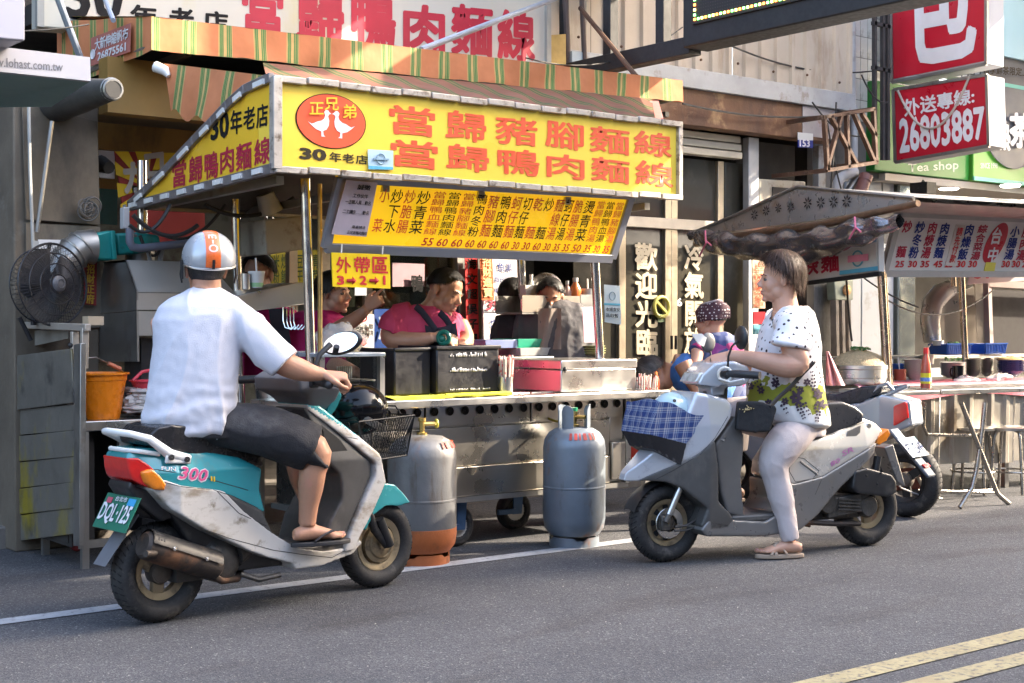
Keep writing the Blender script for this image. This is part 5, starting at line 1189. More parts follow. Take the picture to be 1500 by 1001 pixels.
# shelf with pans seen between the rider and the stall
solo('steel_pot',MB().lathe([(.14,0),(.15,.16),(.155,.165),(.14,.17),(.001,.17)],pn(415,600,6.7),seg=28),STEEL,'large steel pot behind the scooter handlebar','pot')
solo('work_table',MB().box(2.95,3.55,6.5,6.9,.68,.72),STEEL_D,'steel work table behind the rider carrying a pot','table',bevel=.004)
# ================================================================ right stall
ROT=radians(-9);RE=V((cos(ROT),sin(ROT),0));RD=V((-sin(ROT),cos(ROT),0));RO=V((7.95,6.15,0))
def pf(px,py,d=0):return pp(px,py,RO+RD*d,RD)
def pe(px,py,d=0):return pp(px,py,RO+RE*d,RE)
rs=thing('silver_stall','silver roofed snack stall with a white menu board at the right','food stall',RO,ROT)
def rbox(u0,u1,v0,v1,z0,z1,mb=None):
    mb=mb or MB();c=RO+RE*(u0+u1)/2+RD*(v0+v1)/2+V((0,0,(z0+z1)/2));return mb.obox(c,RE*(u1-u0)/2,RD*(v1-v0)/2,V((0,0,(z1-z0)/2)))
FOIL=mat('crumpled_foil_steel',(.50,.48,.45),.32,.55,.08,3,.35,14,((.35,.25,.15),.12,4))
def shift(pts,v):return [p+v for p in pts]
# gable end
gq=[(1338,290),(1338,298),(1185,324),(1020,346),(1015,340),(1070,318),(1168,273)]
part('gable_sheet',MB().prism([pe(x,y,-.12) for x,y in gq],RE*.012),FOIL,rs)
part('gable_rim',MB().tube([pe(1015,341,-.13),pe(1070,318,-.13),pe(1168,273,-.13),pe(1338,290,-.13)],.012,6),STEEL_D,rs)
# star shaped cut-outs
for k,(x,y,r) in enumerate(((1105,315,9),(1122,309,8.5),(1140,305,8),(1158,303,8.5),(1183,298,10),(1202,297,9.5),(1221,296,9.5),(1240,295,10))):
    mb=MB();c=pe(x,y,-.128)
    for j in range(8):
        a=pi*j/4+.2;d=RD*cos(a)+V((0,0,sin(a)));pdir=RD*-sin(a)+V((0,0,cos(a)));rr=r/2083*10.6
        mb.add([c+d*rr*.18,c+d*rr*.6+pdir*rr*.14,c+d*rr,c+d*rr*.6-pdir*rr*.14],[(0,1,2,3)])
    part('star_hole',mb,mat('hole_dark',(.02,.015,.015),.9,0,0),rs,fix=False)
# front fascia and roof
fq=[(1338,288),(1560,302),(1560,320),(1345,305)]
def fas(u,t):p=(pf(1338,286,-.14)*(1-u)+pf(1600,297,-.14)*u)*(1-t)+(pf(1342,305,-.12)*(1-u)+pf(1600,322,-.12)*u)*t;return p+RD*.02*noise.noise(V((u*18,t*3,0)))+V((0,0,.012*noise.noise(V((u*30,0,7)))*t))
part('front_fascia',MB().grid(fas,50,6),FOIL,rs,ang=60)
ap=pe(1168,273,-.12);bk_=pe(1015,341,-.12);fr_=pe(1338,289,-.12)
part('roof',MB().add([fr_,ap,ap+RE*3.2,fr_+RE*3.2,bk_,bk_+RE*3.2],[(0,1,2,3),(1,4,5,2)]),mat('roof_silver',(.6,.6,.6),.35,.8,.1,3),rs)
part('ceiling',MB().add([fr_-V((0,0,.03)),bk_-V((0,0,.03)),bk_+RE*3.2-V((0,0,.03)),fr_+RE*3.2-V((0,0,.03))],[(0,1,2,3)]),STEEL_D,rs)
# brown rail and rolled silver rain cover under the gable
part('side_rail',MB().tube([pe(1345,298,-.16),pe(1200,330,-.16),pe(1020,356,-.16)],[.022,.03,.035],10),mat('brown_tape',(.16,.09,.05),.35,.2,.25,20),rs)
rc=thing('rain_cover','rolled silver rain cover tied with pink string under the gable','cover',pe(1150,380,-.2))
def roll(u,t):
    c=[pe(1318,325,-.2),pe(1260,340,-.2),pe(1180,362,-.2),pe(1090,364,-.2),pe(1030,350,-.2),pe(1012,345,-.2)]
    f=u*5;i=min(4,int(f));c_=c[i].lerp(c[i+1],f-i);r=.035+.055*sin(pi*min(1,u*1.1)) ** .8;a=2*pi*t
    r *= 1+.35*noise.noise(V((u*14+t*3,cos(a)*1.5,sin(a)*1.5)))+.12*sin(u*55+6*t)
    return c_+RE*r*cos(a)+V((0,0,r*1.15*sin(a)))
part('roll',MB().grid(roll,90,22),mat('silver_film',(.24,.22,.22),.22,.75,.3,5,.3,12),rc,ang=180)
for x,y,y2 in ((1033,338,375),(1252,318,350)):
    part('string',MB().tube([pe(x,y,-.3),pe(x+1,(y+y2)/2,-.32),pe(x-8,y2,-.3)],.007,6).tube([pe(x,y+14,-.3),pe(x+9,y+22,-.32)],.006,6),mat('pink_string',(.75,.18,.28),.5),rc)
# poles
def rpole(px,y0,px2,y1,d,r=.026):part('pole',MB().cyl(pf(px,y0,d),pf(px2,y1,d),r,seg=16),mat('bronze_pole',(.50,.42,.34),.22,1,.08,6),rs)
rpole(1287,335,1302,600,0.0,.028);rpole(1296,400,1308,600,.02,.012);rpole(1408,400,1417,600,.7,.026);rpole(1395,330,1397,420,.9,.02)
# white menu board
MQ=[pf(1318,313,-.06),pf(1600,326,-.06),pf(1600,402,.04),pf(1295,401,.04)]
rm=thing('menu_board','white menu board with red and navy dishes on the silver stall','menu',(MQ[2]+MQ[3])/2)
nr2=(MQ[1]-MQ[0]).cross(MQ[3]-MQ[0]).normalized();nr2=nr2 if nr2.y<0 else -nr2
part('board',MB().prism(MQ,-nr2*.05),mat('menu_grey_white',(.74,.70,.66),.45,0,.03,2),rm)
for i in range(4):part('frame',MB().beam(MQ[i]+nr2*.004,MQ[(i+1) % 4]+nr2*.004,.045,.02,up=nr2),mat('grey_board_frame',(.48,.46,.42),.45),rm)
def mq(px,py):return pp(px,py,MQ[0]+nr2*.001,nr2)
Rm,Nm,Pm=MB(),MB(),MB()
for s_,m_,xt,xb,y0,y1 in (('炒　麵',Rm,1331,1318,323,378),('炒冬粉',Nm,1350,1336,324,379),('肉焿湯',Rm,1368,1354,325,379),('肉焿麵',Nm,1386,1373,326,379),('肉燥飯',Nm,1422,1408,328,381),('綜合菜湯',Rm,1441,1427,329,381),('小腸湯',Nm,1489,1476,331,381),('肚肉湯',Rm,1506,1494,332,382)):
    chars(m_,s_,[mq(xt-7,y0),mq(xt+7,y0),mq(xb+7,y1),mq(xb-7,y1)],.03,True)
for s_,a,b in (('25',1311,1324),('30',1330,1343),('35',1348,1361),('45',1367,1380),('25',1384,1396),('30',1401,1414),('30',1418,1431),('30',1467,1479),('30',1482,1494),('25',1497,1509)):
    letters(Pm,s_,[mq(a+1,382),mq(b+1,382),mq(b-1,392),mq(a-1,392)],.03)
lettering(Rm,CRIM_T,rm);lettering(Nm,BLUE_T,rm);lettering(Pm,RED_T,rm)
part('slip',MB().prism([mq(1400,329),mq(1414,330),mq(1398,390),mq(1384,389)],nr2*.004),mat('cream_slip',(.66,.60,.54),.6),rm)
mb=MB();chars(mb,'請先付款',[mq(1402,332) ,mq(1411,333),mq(1397,385),mq(1389,385)],.02,True,lift=.007);lettering(mb,RED_T,rm)
c=mq(1458,356);a1=(mq(1467,329)-mq(1443,388))/2;a2=(mq(1474,350)-mq(1443,352))/2.2
part('oval',MB().prism([c+a1*cos(2*pi*k/36)+a2*sin(2*pi*k/36) for k in range(36)],nr2*.003),RED,rm)
mb=MB();letters(mb,'台',[mq(1455,333),mq(1469,333),mq(1464,358),mq(1449,358)],.03,lift=.006);letters(mb,'中',[mq(1449,362),mq(1463,362),mq(1459,384),mq(1444,384)],.03,lift=.006);lettering(mb,WHT_T,rm)
t=thing('sticker','small yellow and blue sticker on the lower edge of the white menu board','sticker',mq(1449,401));part('sheet',MB().prism([mq(1444,384),mq(1458,385),mq(1455,402),mq(1440,401)],nr2*.006),mat('sticker_yellow',(.75,.65,.1),.4),t);part('band',MB().prism([mq(1441,398),mq(1456,399),mq(1455,402),mq(1440,401)],nr2*.008),CYAN,t)
# side sign
t=thing('side_menu','white side sign with crimson characters and a blue notice behind the woman','sign',pe(1240,410,.02))
part('board',MB().prism([pe(1286,335,.02),pe(1288,398,.02),pe(1170,413,.02),pe(1172,362,.02)],RE*.05),mat('menu_grey_white',(.5,.5,.5)),t)
mb=MB();chars(mb,'焿麵',[pe(1172,372,.015),pe(1232,366,.015),pe(1232,398,.015),pe(1172,406,.015)],.03,gap=.04);letters(mb,'25',[pe(1234,340,.015),pe(1268,336,.015),pe(1268,353,.015),pe(1234,356,.015)],.05)
lettering(mb,CRIM_T,t)
part('lower_rail',MB().beam(pe(1290,401,.0),pe(1176,416,.0),.03,.03),BLACKM,t)
t2=thing('notice','blue bordered notice with a ring emblem on the side sign','notice',pe(1256,402,.0))
part('sheet',MB().prism([pe(1228,357,.01),pe(1284,350,.01),pe(1286,396,.01),pe(1230,403,.01)],RE*-.004),mat('notice_cream',(.62,.62,.58),.5),t2);part('band',MB().prism([pe(1230,397,.004),pe(1286,390,.004),pe(1286,396,.004),pe(1230,403,.004)],RE*-.002),CYAN,t2)
part('band',MB().prism([pe(1228,357,.004),pe(1284,350,.004),pe(1284,355,.004),pe(1228,362,.004)],RE*-.002),mat('grey_blue_print',(.25,.38,.48)),t2)
part('emblem',MB().torus(pe(1256,379,.0),.052,.006,RE,24,5),mat('teal_print',(.1,.35,.42),.5),t2);part('ribbon',MB().prism([pe(1242,375,-.006),pe(1272,372,-.006),pe(1272,382,-.006),pe(1242,385,-.006)],RE*-.002),mat('pink_print',(.7,.25,.35),.5),t2)
t=thing('street_banner','orange lettered vertical banner and red card behind the woman','banner',pn(1112,470,8.2))
part('banner',slab([(1102,380),(1121,380),(1121,452),(1103,452)],8.2,.01),mat('banner_cream',(.62,.45,.30),.6),t);mb=MB();chars(mb,'上午前後請勿停車',Qn([(1104,384),(1119,384),(1119,450),(1104,450)],8.19),.02,True);lettering(mb,ORANGE_T,t)
part('red_card',slab([(1104,457),(1121,457),(1121,475),(1104,475)],8.2,.01),RED,t);part('blue_card',slab([(1104,476),(1120,476),(1120,490),(1104,490)],8.2,.01),CYAN,t)
# counter with pink cloth and metal skirt
cz2=.80
part('counter_top',rbox(-.05,3.1,.0,.9,cz2-.03,cz2),STEEL,rs,bevel=.004)
PINK=mat('pink_tablecloth',(.62,.16,.20),.55,0,.08,3,.25,14)
def cloth(u,t):
    d=-.012-.012*sin(u*40)*max(0,t-.3)-.01*t
    if t<.35:return RO+RE*(-.06+3.1*u)+RD*(.38*(1-t/.35))+V((0,0,cz2+.004+.003*noise.noise(V((u*30,t*9,0)))))
    return RO+RE*(-.06+3.1*u)+RD*d+V((0,0,cz2+.004-(t-.35)*(.16+.03*sin(u*13))))
solo('pink_tablecloth',MB().grid(cloth,110,12),PINK,'pink plastic cloth hanging over the edge of the right stall counter','tablecloth',ang=180)
GAL=mat('galvanised_sheet',(.46,.42,.36),.45,.6,.12,3,.1,30,[((.30,.22,.14),.25,4,.3),((.6,.58,.54),.12,5,.3)])
for k in range(8):
    u0=-.03+.38*k;mb=MB();pr=[(0,0),(.10,.004),(.12,-.018),(.15,-.018),(.17,.004),(.26,0),(.28,-.014),(.31,-.014),(.33,0),(.376,0)];P=[]
    for a,b in pr:
        for z,w_ in ((.20+.01*(k % 3),.01),(cz2-.03,0)):P.append(RO+RE*(u0+a)+RD*(b+w_+.004*(k % 2))+V((0,0,z)))
    mb.add(P,[(2*i,2*i+2,2*i+3,2*i+1) for i in range(len(pr)-1)]);part('skirt_panel',mb,GAL,rs,ang=25)
part('left_skirt',rbox(-.04,-.03,.0,.95,.2,cz2-.03),GAL,rs)
for u in (.05,1.5):part('leg',rbox(u,u+.04,.1,.14,0,.25),STEEL_D,rs)
solo('red_crate',rbox(.45,1.0,.35,.7,.0,.22),mat('dark_red_crate',(.25,.05,.04),.6),'dark red crate under the right stall skirt','crate',bevel=.01)
solo('blue_crate',rbox(.02,.38,.3,.7,.0,.20),mat('dim_blue_crate',(.05,.08,.14),.6),'dim blue crate under the left end of the right stall','crate',bevel=.01)
# noodles in a steel pan
def onc(px,py,z=cz2+.006):p=pz(px,py,z);return V((p.x,p.y,z))
c=pf(1258,562,.15);c=V((c.x,c.y,pf(1258,562,.15).z))
pan=thing('noodle_pan','round steel pan heaped with pale noodles and greens','pan',c)
part('pan',MB().lathe([(.001,0),(.19,0),(.195,.02),(.195,.04),(.20,.045),(.20,.10),(.205,.105),(.205,.13),(.19,.13),(.18,.02)],c,seg=40),STEEL,pan)
NOOD=mat('egg_noodles',(.55,.40,.22),.6,0,.25,60,.9,90)
mb=MB().lathe([(.195,.0),(.18,.03),(.13,.075),(.07,.10),(.001,.11)],c+V((0,0,.125)),seg=32)
for i,v in enumerate(mb.v):mb.v[i]=v+V((0,0,1))*.014*noise.noise(v*30)
heap=solo('noodle_heap',mb,NOOD,'heap of pale brown noodles rising from the steel pan','noodles',kind='stuff')
random.seed(21);mb=MB()
for k in range(260):
    a=random.random()*6.28;r=.17*sqrt(random.random());z=.125+.112*(1-(r/.2) ** 1.6);p=c+V((r*cos(a),r*sin(a),z));d=V((random.uniform(-1,1),random.uniform(-1,1),random.uniform(-.3,.3)))*.02
    mb.tube([p-d,p+V((0,0,.008)),p+d],.0028,4)
solo('noodle_strands',mb,NOOD,'loose noodle strands on the heap','noodles',kind='stuff')
HERB=mat('green_herb',(.05,.16,.03),.6,0,.4,40)
def herbs(c,r,n_,label,sz=.014):
    random.seed(int(c.x*100));mb=MB()
    for k in range(n_):
        a=random.random()*6.28;rr=r*sqrt(random.random());p=c+V((rr*cos(a),rr*sin(a),.02*random.random()));d=V((random.gauss(0,1),random.gauss(0,1),random.gauss(0,.6))).normalized()*sz;e=V((random.gauss(0,1),random.gauss(0,1),random.gauss(0,.6))).normalized()*sz*.6
        mb.add([p-d,p+e,p+d,p-e],[(0,1,2,3)])
    solo('chopped_greens',mb,HERB,label,'greens',kind='stuff',fix=False)
herbs(c+V((.0,-.02,.235)),.075,90,'chopped greens on top of the noodle heap')
# folding table
ft=thing('folding_table','folding steel table standing in front of the right stall','table',pz(1405,745,0))
z_t=.775;fT=V((8.02,5.62,0))
def tf(px,py,n=5.50):return pp(px,py,V((8.16,n,0)),RD)
a,b,m_=tf(1322,577),tf(1560,568),tf(1379,577)
a.z=b.z=m_.z=z_t
part('leaf',MB().obox((a+m_)/2+RD*.25-RE*.05,(m_-a)/2-RE*.005+RE*.04,RD*.25,V((0,0,.014))),STEEL,ft,bevel=.005);part('leaf',MB().obox((m_+b)/2+RD*.25,(b-m_)/2-RE*.004,RD*.25,V((0,0,.017))),STEEL,ft,bevel=.005)
DT=mat('dull_tube',(.38,.35,.31),.3,.9,.15,10)
def tubeg(pts,r=.014,nm='leg'):part(nm,MB().tube(pts,r,10),DT,ft)
tubeg([tf(1408,590),tf(1460,722),tf(1466,728),tf(1478,738)],.016);tubeg([tf(1443,590),tf(1440,620),tf(1436,650),tf(1430,690),tf(1424,715),tf(1406,744)],.016)
tubeg([tf(1354,590,5.9),tf(1353,625,5.9),tf(1358,637,5.9),tf(1428,638,5.9),tf(1440,628,5.9)],.012);tubeg([tf(1345,700,6.0),tf(1358,725,6.0),tf(1380,732,6.0)],.014)
tubeg([tf(1345,722,5.9),tf(1455,718,5.9)],.010,'cross_bar');tubeg([tf(1345,718,5.75),tf(1458,722,5.75)],.008,'cross_bar')
c=tf(1375,573,5.62);c=V((c.x,c.y+.1,z_t+.018))
sbt=thing('chili_bottle','tall red capped chili sauce bottle on the folding table','bottle',c)
part('bottle',MB().lathe([(.001,0),(.034,0),(.036,.01),(.036,.10),(.030,.16),(.014,.235)],c,seg=22),mat('chili_sauce',(.50,.10,.06),.2,0,.1,12),sbt);part('cap',MB().lathe([(.019,.23),(.017,.268),(.001,.27)],c,seg=16),mat('cap_red',(.65,.02,.02),.35),sbt)
part('label',MB().lathe([(.0366,.03),(.0366,.10)],c,seg=22),mat('label_yellow',(.8,.62,.03),.5),sbt);part('label_band',MB().lathe([(.0369,.045),(.0369,.07)],c,seg=22),mat('label_blue',(.15,.25,.6),.5,0,.5,60),sbt)
# stools
def stool(px,py,px2,label):
    c=pz(px,py,0)
    t=thing('round_stool',label,'stool',(c.x,c.y,0),group='steel stools at the folding table');H=.475
    part('seat',MB().lathe([(.001,H+.004),(.14,H+.006),(.155,H),(.155,H-.018),(.14,H-.02),(.001,H-.012)],(c.x,c.y,0),seg=32),STEEL,t)
    for k in range(4):
        a=pi/4+k*pi/2+.3;d=V((cos(a),sin(a),0));part('leg',MB().tube([V((c.x,c.y,H-.02))+d*.06,V((c.x,c.y,H-.03))+d*.115,V((c.x,c.y,H-.08))+d*.13,V((c.x,c.y,0))+d*.165],.0115,10),DT,t)
    part('ring',MB().torus((c.x,c.y,.16),.155,.007,(0,0,1),32,6),DT,t)
stool(1425,722,0,'steel stool half hidden behind the folding table legs');stool(1480,722,0,'steel stool at the right edge beside the folding table')
# crockery on the counter
def at_c(px,d):p=pf(px,556,d);return V((p.x,p.y,cz2+.008))
def stack(px,d,r,h,n_,m_,nm,labels,grp,flat=False,z0=0):
    c=at_c(px,d)+V((0,0,z0));base=None
    for k in range(n_):
        if base is None:
            pr=[(.001,0),(r*.45,0),(r*.5,.006),(r*.85,h*.7),(r,h),(r*.97,h),(r*.8,h*.65),(r*.45,.01),(.001,.01)]
            base=solo(nm,MB().lathe(pr,c,seg=28),m_,labels[0],nm,grp)
        else:
            o=base.copy();COL.objects.link(o);o.location=base.location+V((.002*((k*5) % 3-1),0,k*h*.33));o['label']=labels[2] if k ==n_-1 else labels[1] % ORD[k]
stack(1340,.42,.085,.05,7,mat('cream_china',(.58,.55,.48),.25),'bowl',['lowest cream bowl of the stack behind the pole','%s cream bowl from the bottom of the stack on the right stall counter','topmost cream bowl of the stack on the right stall counter'],'cream bowls stacked on the right stall')
stack(1396,.52,.10,.028,11,mat('white_china',(.62,.62,.60),.25),'plate',['lowest white plate of the stack behind the chili bottle','%s white plate from the bottom of the stack behind the chili bottle','topmost white plate of the stack behind the chili bottle'],'white plates stacked on the right stall')
stack(1425,.62,.06,.035,10,STEEL_D,'bowl',['lowest steel bowl of the first metal stack','%s steel bowl from the bottom of the first metal stack','topmost steel bowl of the first metal stack'],'steel bowls stacked on the right stall')
stack(1446,.6,.05,.035,10,STEEL_D,'bowl',['lowest steel bowl of the second metal stack','%s steel bowl from the bottom of the second metal stack','topmost steel bowl of the second metal stack'],'narrow steel bowls stacked on the right stall')
stack(1480,.45,.105,.05,6,mat('navy_china',(.05,.08,.2),.3),'bowl',['lowest navy bowl of the stack at the right edge','%s navy bowl from the bottom of the stack at the right edge','topmost navy bowl of the stack at the right edge'],'navy bowls stacked on the right stall')
c=at_c(1480,.45);solo('fried_food',blob(c+V((0,0,.135)),(.11,.10,.022),.02,4),mat('golden_fried',(.55,.38,.16),.7,0,.25,40,.5,60),'golden fried food heaped on the navy bowls','food',kind='stuff')
herbs(at_c(1396,.52)+V((0,0,.135)),.07,60,'chopped greens on the white plates')
c=at_c(1403,.22);mg=thing('black_mug','shiny black mug beside the white plates','mug',c)
part('mug',MB().lathe([(.001,0),(.038,0),(.042,.005),(.042,.105),(.039,.105),(.036,.008),(.001,.008)],c,seg=24),mat('black_enamel',(.012,.012,.012),.12),mg);part('handle',MB().tube([c+RE*-.038+V((0,0,.09)),c+RE*-.07+V((0,0,.085)),c+RE*-.078+V((0,0,.055)),c+RE*-.065+V((0,0,.028)),c+RE*-.04+V((0,0,.025))],.006,8),mat('black_enamel',(.012,.012,.012)),mg)
c=at_c(1318,.4);rp=thing('red_pot','small red condiment pot with a spoon beside the pole','pot',c)
part('pot',MB().lathe([(.001,0),(.045,0),(.045,.08),(.04,.08),(.04,.01)],c,seg=20),mat('brick_pot',(.35,.06,.03),.4),rp);part('spoon',MB().tube([c+V((0,0,.05)),c+V((-.02,0,.17))],.005,6),WHITEP,rp)
solo('packets',blob(at_c(1415,.12),(.14,.06,.025),.03,6),mat('clear_wrap',(.8,.8,.8),.25,0,.05,20,.5,40,alpha=.45),'clear plastic packets on the pink cloth','packets');solo('packets',blob(at_c(1465,.12)+V((0,0,.01)),(.15,.05,.03),.03,9),mat('pinkish_packets',(.6,.5,.45),.3,0,.1,20),'pale packets tied with string at the right of the pink cloth','packets')
def basket(px,d,w_,z,label):
    c=at_c(px,d)+V((0,0,z));t=thing('blue_basket',label,'basket',c)
    mb=MB();P=[]
    for hh,ww in ((0,.88),(.085,1),(.085,.95),(.01,.82)):
        for a_,b_ in ((-1,-1),(1,-1),(1,1),(-1,1)):P.append(c+RE*a_*w_/2*ww+RD*b_*.10*ww+V((0,0,hh)))
    fs=[(3,2,1,0)]+[(k*4+j,k*4+(j+1) % 4,k*4+4+(j+1) % 4,k*4+4+j) for k in range(3) for j in range(4)]+[(12,13,14,15)]
    part('body',mb.add(P,fs),BLUEP,t,bevel=.004)
    for k in range(14):u=(k+.5)/14-.5;part('rib',MB().beam(c+RE*w_*u*.9-RD*.094+V((0,0,.005)),c+RE*w_*u-RD*.102+V((0,0,.08)),.006,.004),BLUEP,t)
    part('rim',MB().obox(c-RD*.102+V((0,0,.085)),RE*w_/2,RD*.006,V((0,0,.005))),BLUEP,t);return c
solo('rear_ledge',rbox(.35,3.0,.85,1.15,.95,.97),STEEL_D,'steel ledge along the back of the right stall counter','shelf',bevel=.003)
c=basket(1392,.95,.30,.168,'blue basket of greens on the rear ledge, left one');herbs(c+V((.08,0,.08)),.06,60,'greens in the left blue basket');basket(1445,.93,.26,.168,'blue basket on the rear ledge, right of the bronze pole');basket(1330,.75,.28,.02,'low blue basket behind the cream bowls')
c=at_c(1374,.95)+V((0,0,.24));solo('white_tub',MB().lathe([(.04,0),(.045,.04),(.001,.042)],c,seg=18),WHITEP,'white tub in the left blue basket','tub')
c=at_c(1358,.8)+V((0,0,.10));solo('small_pot',MB().lathe([(.05,0),(.055,.07),(.05,.07),(.045,.01),(.001,.01)],c,seg=18).tube([c+V((-.02,0,.06)),c+V((0,0,.12)),c+V((.04,0,.15))],.006,6),STEEL_D,'small dull pot with a handle on the counter back','pot')
# steel hood and silver hose in the right stall
rh=thing('range_hood','brown-grey steel hood rising behind the right stall','hood',pf(1420,520,1.3))
part('left_panel',MB().prism([pf(1363,446,1.3),pf(1427,420,1.3),pf(1432,520,1.3),pf(1365,520,1.3)],RD*.02),mat('hood_steel',(.30,.26,.22),.35,.9,.08,2),rh);part('right_panel',MB().prism([pf(1428,412,1.32),pf(1445,405,1.32),pf(1448,520,1.32),pf(1432,520,1.32)],RD*.02),mat('hood_steel',(.3,.26,.22)),rh)
part('frame',MB().beam(pf(1445,415,1.2),pf(1600,424,1.2),.06).beam(pf(1446,415,1.2),pf(1450,530,1.2),.05),mat('rose_frame',(.42,.34,.32),.5),rh);part('dark_opening',MB().prism([pf(1448,424,1.3),pf(1600,432,1.3),pf(1600,530,1.3),pf(1450,520,1.3)],RD*.02),mat('near_black',(.025,.02,.02),.6),rh)  # near-black sheet fills the hood opening
mb=MB().tube([pf(1366,500,1.15),pf(1362,470,1.15),pf(1366,445,1.15),pf(1378,430,1.15),pf(1392,422,1.15)],[.07,.08,.085,.085,.07],20)
for i,v in enumerate(mb.v):mb.v[i]=v+V((1,0,1))*.01*noise.noise(v*25)
solo('silver_hose',mb,FOIL,'crinkled silver flexible hose beside the steel hood','hose',ang=50)
t=thing('red_white_banner','white banner with red figures under the right menu board','banner',pf(1460,416,.9));part('cloth',MB().prism([pf(1420,402,.9),pf(1600,402,.9),pf(1600,404,.9),pf(1418,417,.9)],RD*.01),PAPER,t);mb=MB();letters(mb,'64',[pf(1425,395,.89),pf(1452,395,.89),pf(1450,408,.89),pf(1425,409,.89)],.05);lettering(mb,RED_T,t)
wire(pf(1250,395,.3),pf(1345,450,.3),.03,'black wire crossing the white panels behind the stall',.006);wire(pf(1300,440,.2),pf(1455,425,.9),.15,'black wire sagging between the bronze poles',.006);wire(pf(1240,410,.6),pf(1248,500,.6),.05,'dark cable hanging beside the meter',.008)
mt=thing('electric_meter','old electric meter with tangled wires beside the white panels','meter',pn(1236,435,8.6));part('case',slab([(1222,410),(1250,410),(1250,440),(1224,440)],8.6,.1),mat('meter_green',(.25,.28,.22),.5,0,.2,8),mt,bevel=.01);part('dial',MB().lathe([(.001,.02),(.05,.015),(.055,0)],pn(1240,425,8.59),(0,-1,0),20),mat('copper_dial',(.45,.25,.12),.3,.5),mt)
mb=MB()
for k in range(3):mb.beam(pn(1222+9*k,440,8.62),pn(1224+9*k,540,8.62),.07,.04)
solo('old_planks',mb,mat('weathered_plank',(.24,.21,.18),.8,0,.3,5,.2,30,((.1,.08,.06),.3,4,.3)),'three weathered uprights below the electric meter','planks')
# ================================================================ helpers for moulded shapes
def remesh(name,mb,mats,M=None,voxel=.008,smooth=4,fac=.5,post=None,disp=None):
    """one continuous skin round everything in mb"""
    me=mesh_of(name,mb,[],M,180,fix=False);bm=bmesh.new();bm.from_mesh(me);bmesh.ops.recalc_face_normals(bm,faces=bm.faces);bm.to_mesh(me);bm.free()
    ts=bpy.data.scenes.new('bench');o=bpy.data.objects.new('tmp',me);ts.collection.objects.link(o)
    r=o.modifiers.new('r','REMESH');r.mode='VOXEL';r.voxel_size=voxel
    if smooth:s_=o.modifiers.new('s','SMOOTH');s_.iterations=smooth;s_.factor=fac
    ts.view_layers[0].update();dg=ts.view_layers[0].depsgraph;out=bpy.data.meshes.new_from_object(o.evaluated_get(dg));bpy.data.objects.remove(o);bpy.data.scenes.remove(ts)
    if post:post(out)
    if disp:
        L=[V(v.co)+disp(V(v.co),V(v.normal)) for v in out.vertices]
        for v,c in zip(out.vertices,L):v.co=c
    out.materials.clear()
    for m in (mats if isinstance(mats,(list,tuple)) else [mats]):out.materials.append(m)
    out.shade_smooth();out.name=name;return out
class Frame:
    """vehicle frame: x forward from the rear contact, y to the left, z up; reads points off the photograph on side planes"""
    def __init__(s,r,f):
        s.o=pz(r[0],r[1],0);s.o.z=0;q=pz(f[0],f[1],0);q.z=0;s.e=(q-s.o).normalized();s.l=V((-s.e.y,s.e.x,0));s.rot=math.atan2(s.e.y,s.e.x);s.L=(q-s.o).length
    def at(s,px,py,y=0):
        p=pp(px,py,s.o+s.l*y,s.l);d=p-s.o;return V((d.dot(s.e),y,p.z))
    def w(s,x,y,z):return s.o+s.e*x+s.l*y+V((0,0,z))
    def xz(s,pts,y=0):return [(s.at(a,b,y).x,s.at(a,b,y).z) for a,b in pts]
def lpart(nm,mb,m,t,bevel=0,ang=38,label=None,fix=True):return part(nm,mb,m,t,bevel,ang,label,True,fix)
def puff(outline,hw,mats,voxel=.008,smooth=7,taper=None,y0=0,name='panel'):
    mb=MB().prism([(x,-hw+y0,z) for x,z in outline],(0,2*hw,0))
    def post(me):
        if taper:
            for v in me.vertices:
                k=taper(v.co.x,v.co.z);v.co.y=y0+(v.co.y-y0)*k
    return remesh(name,mb,mats,None,voxel,smooth,.6,post)
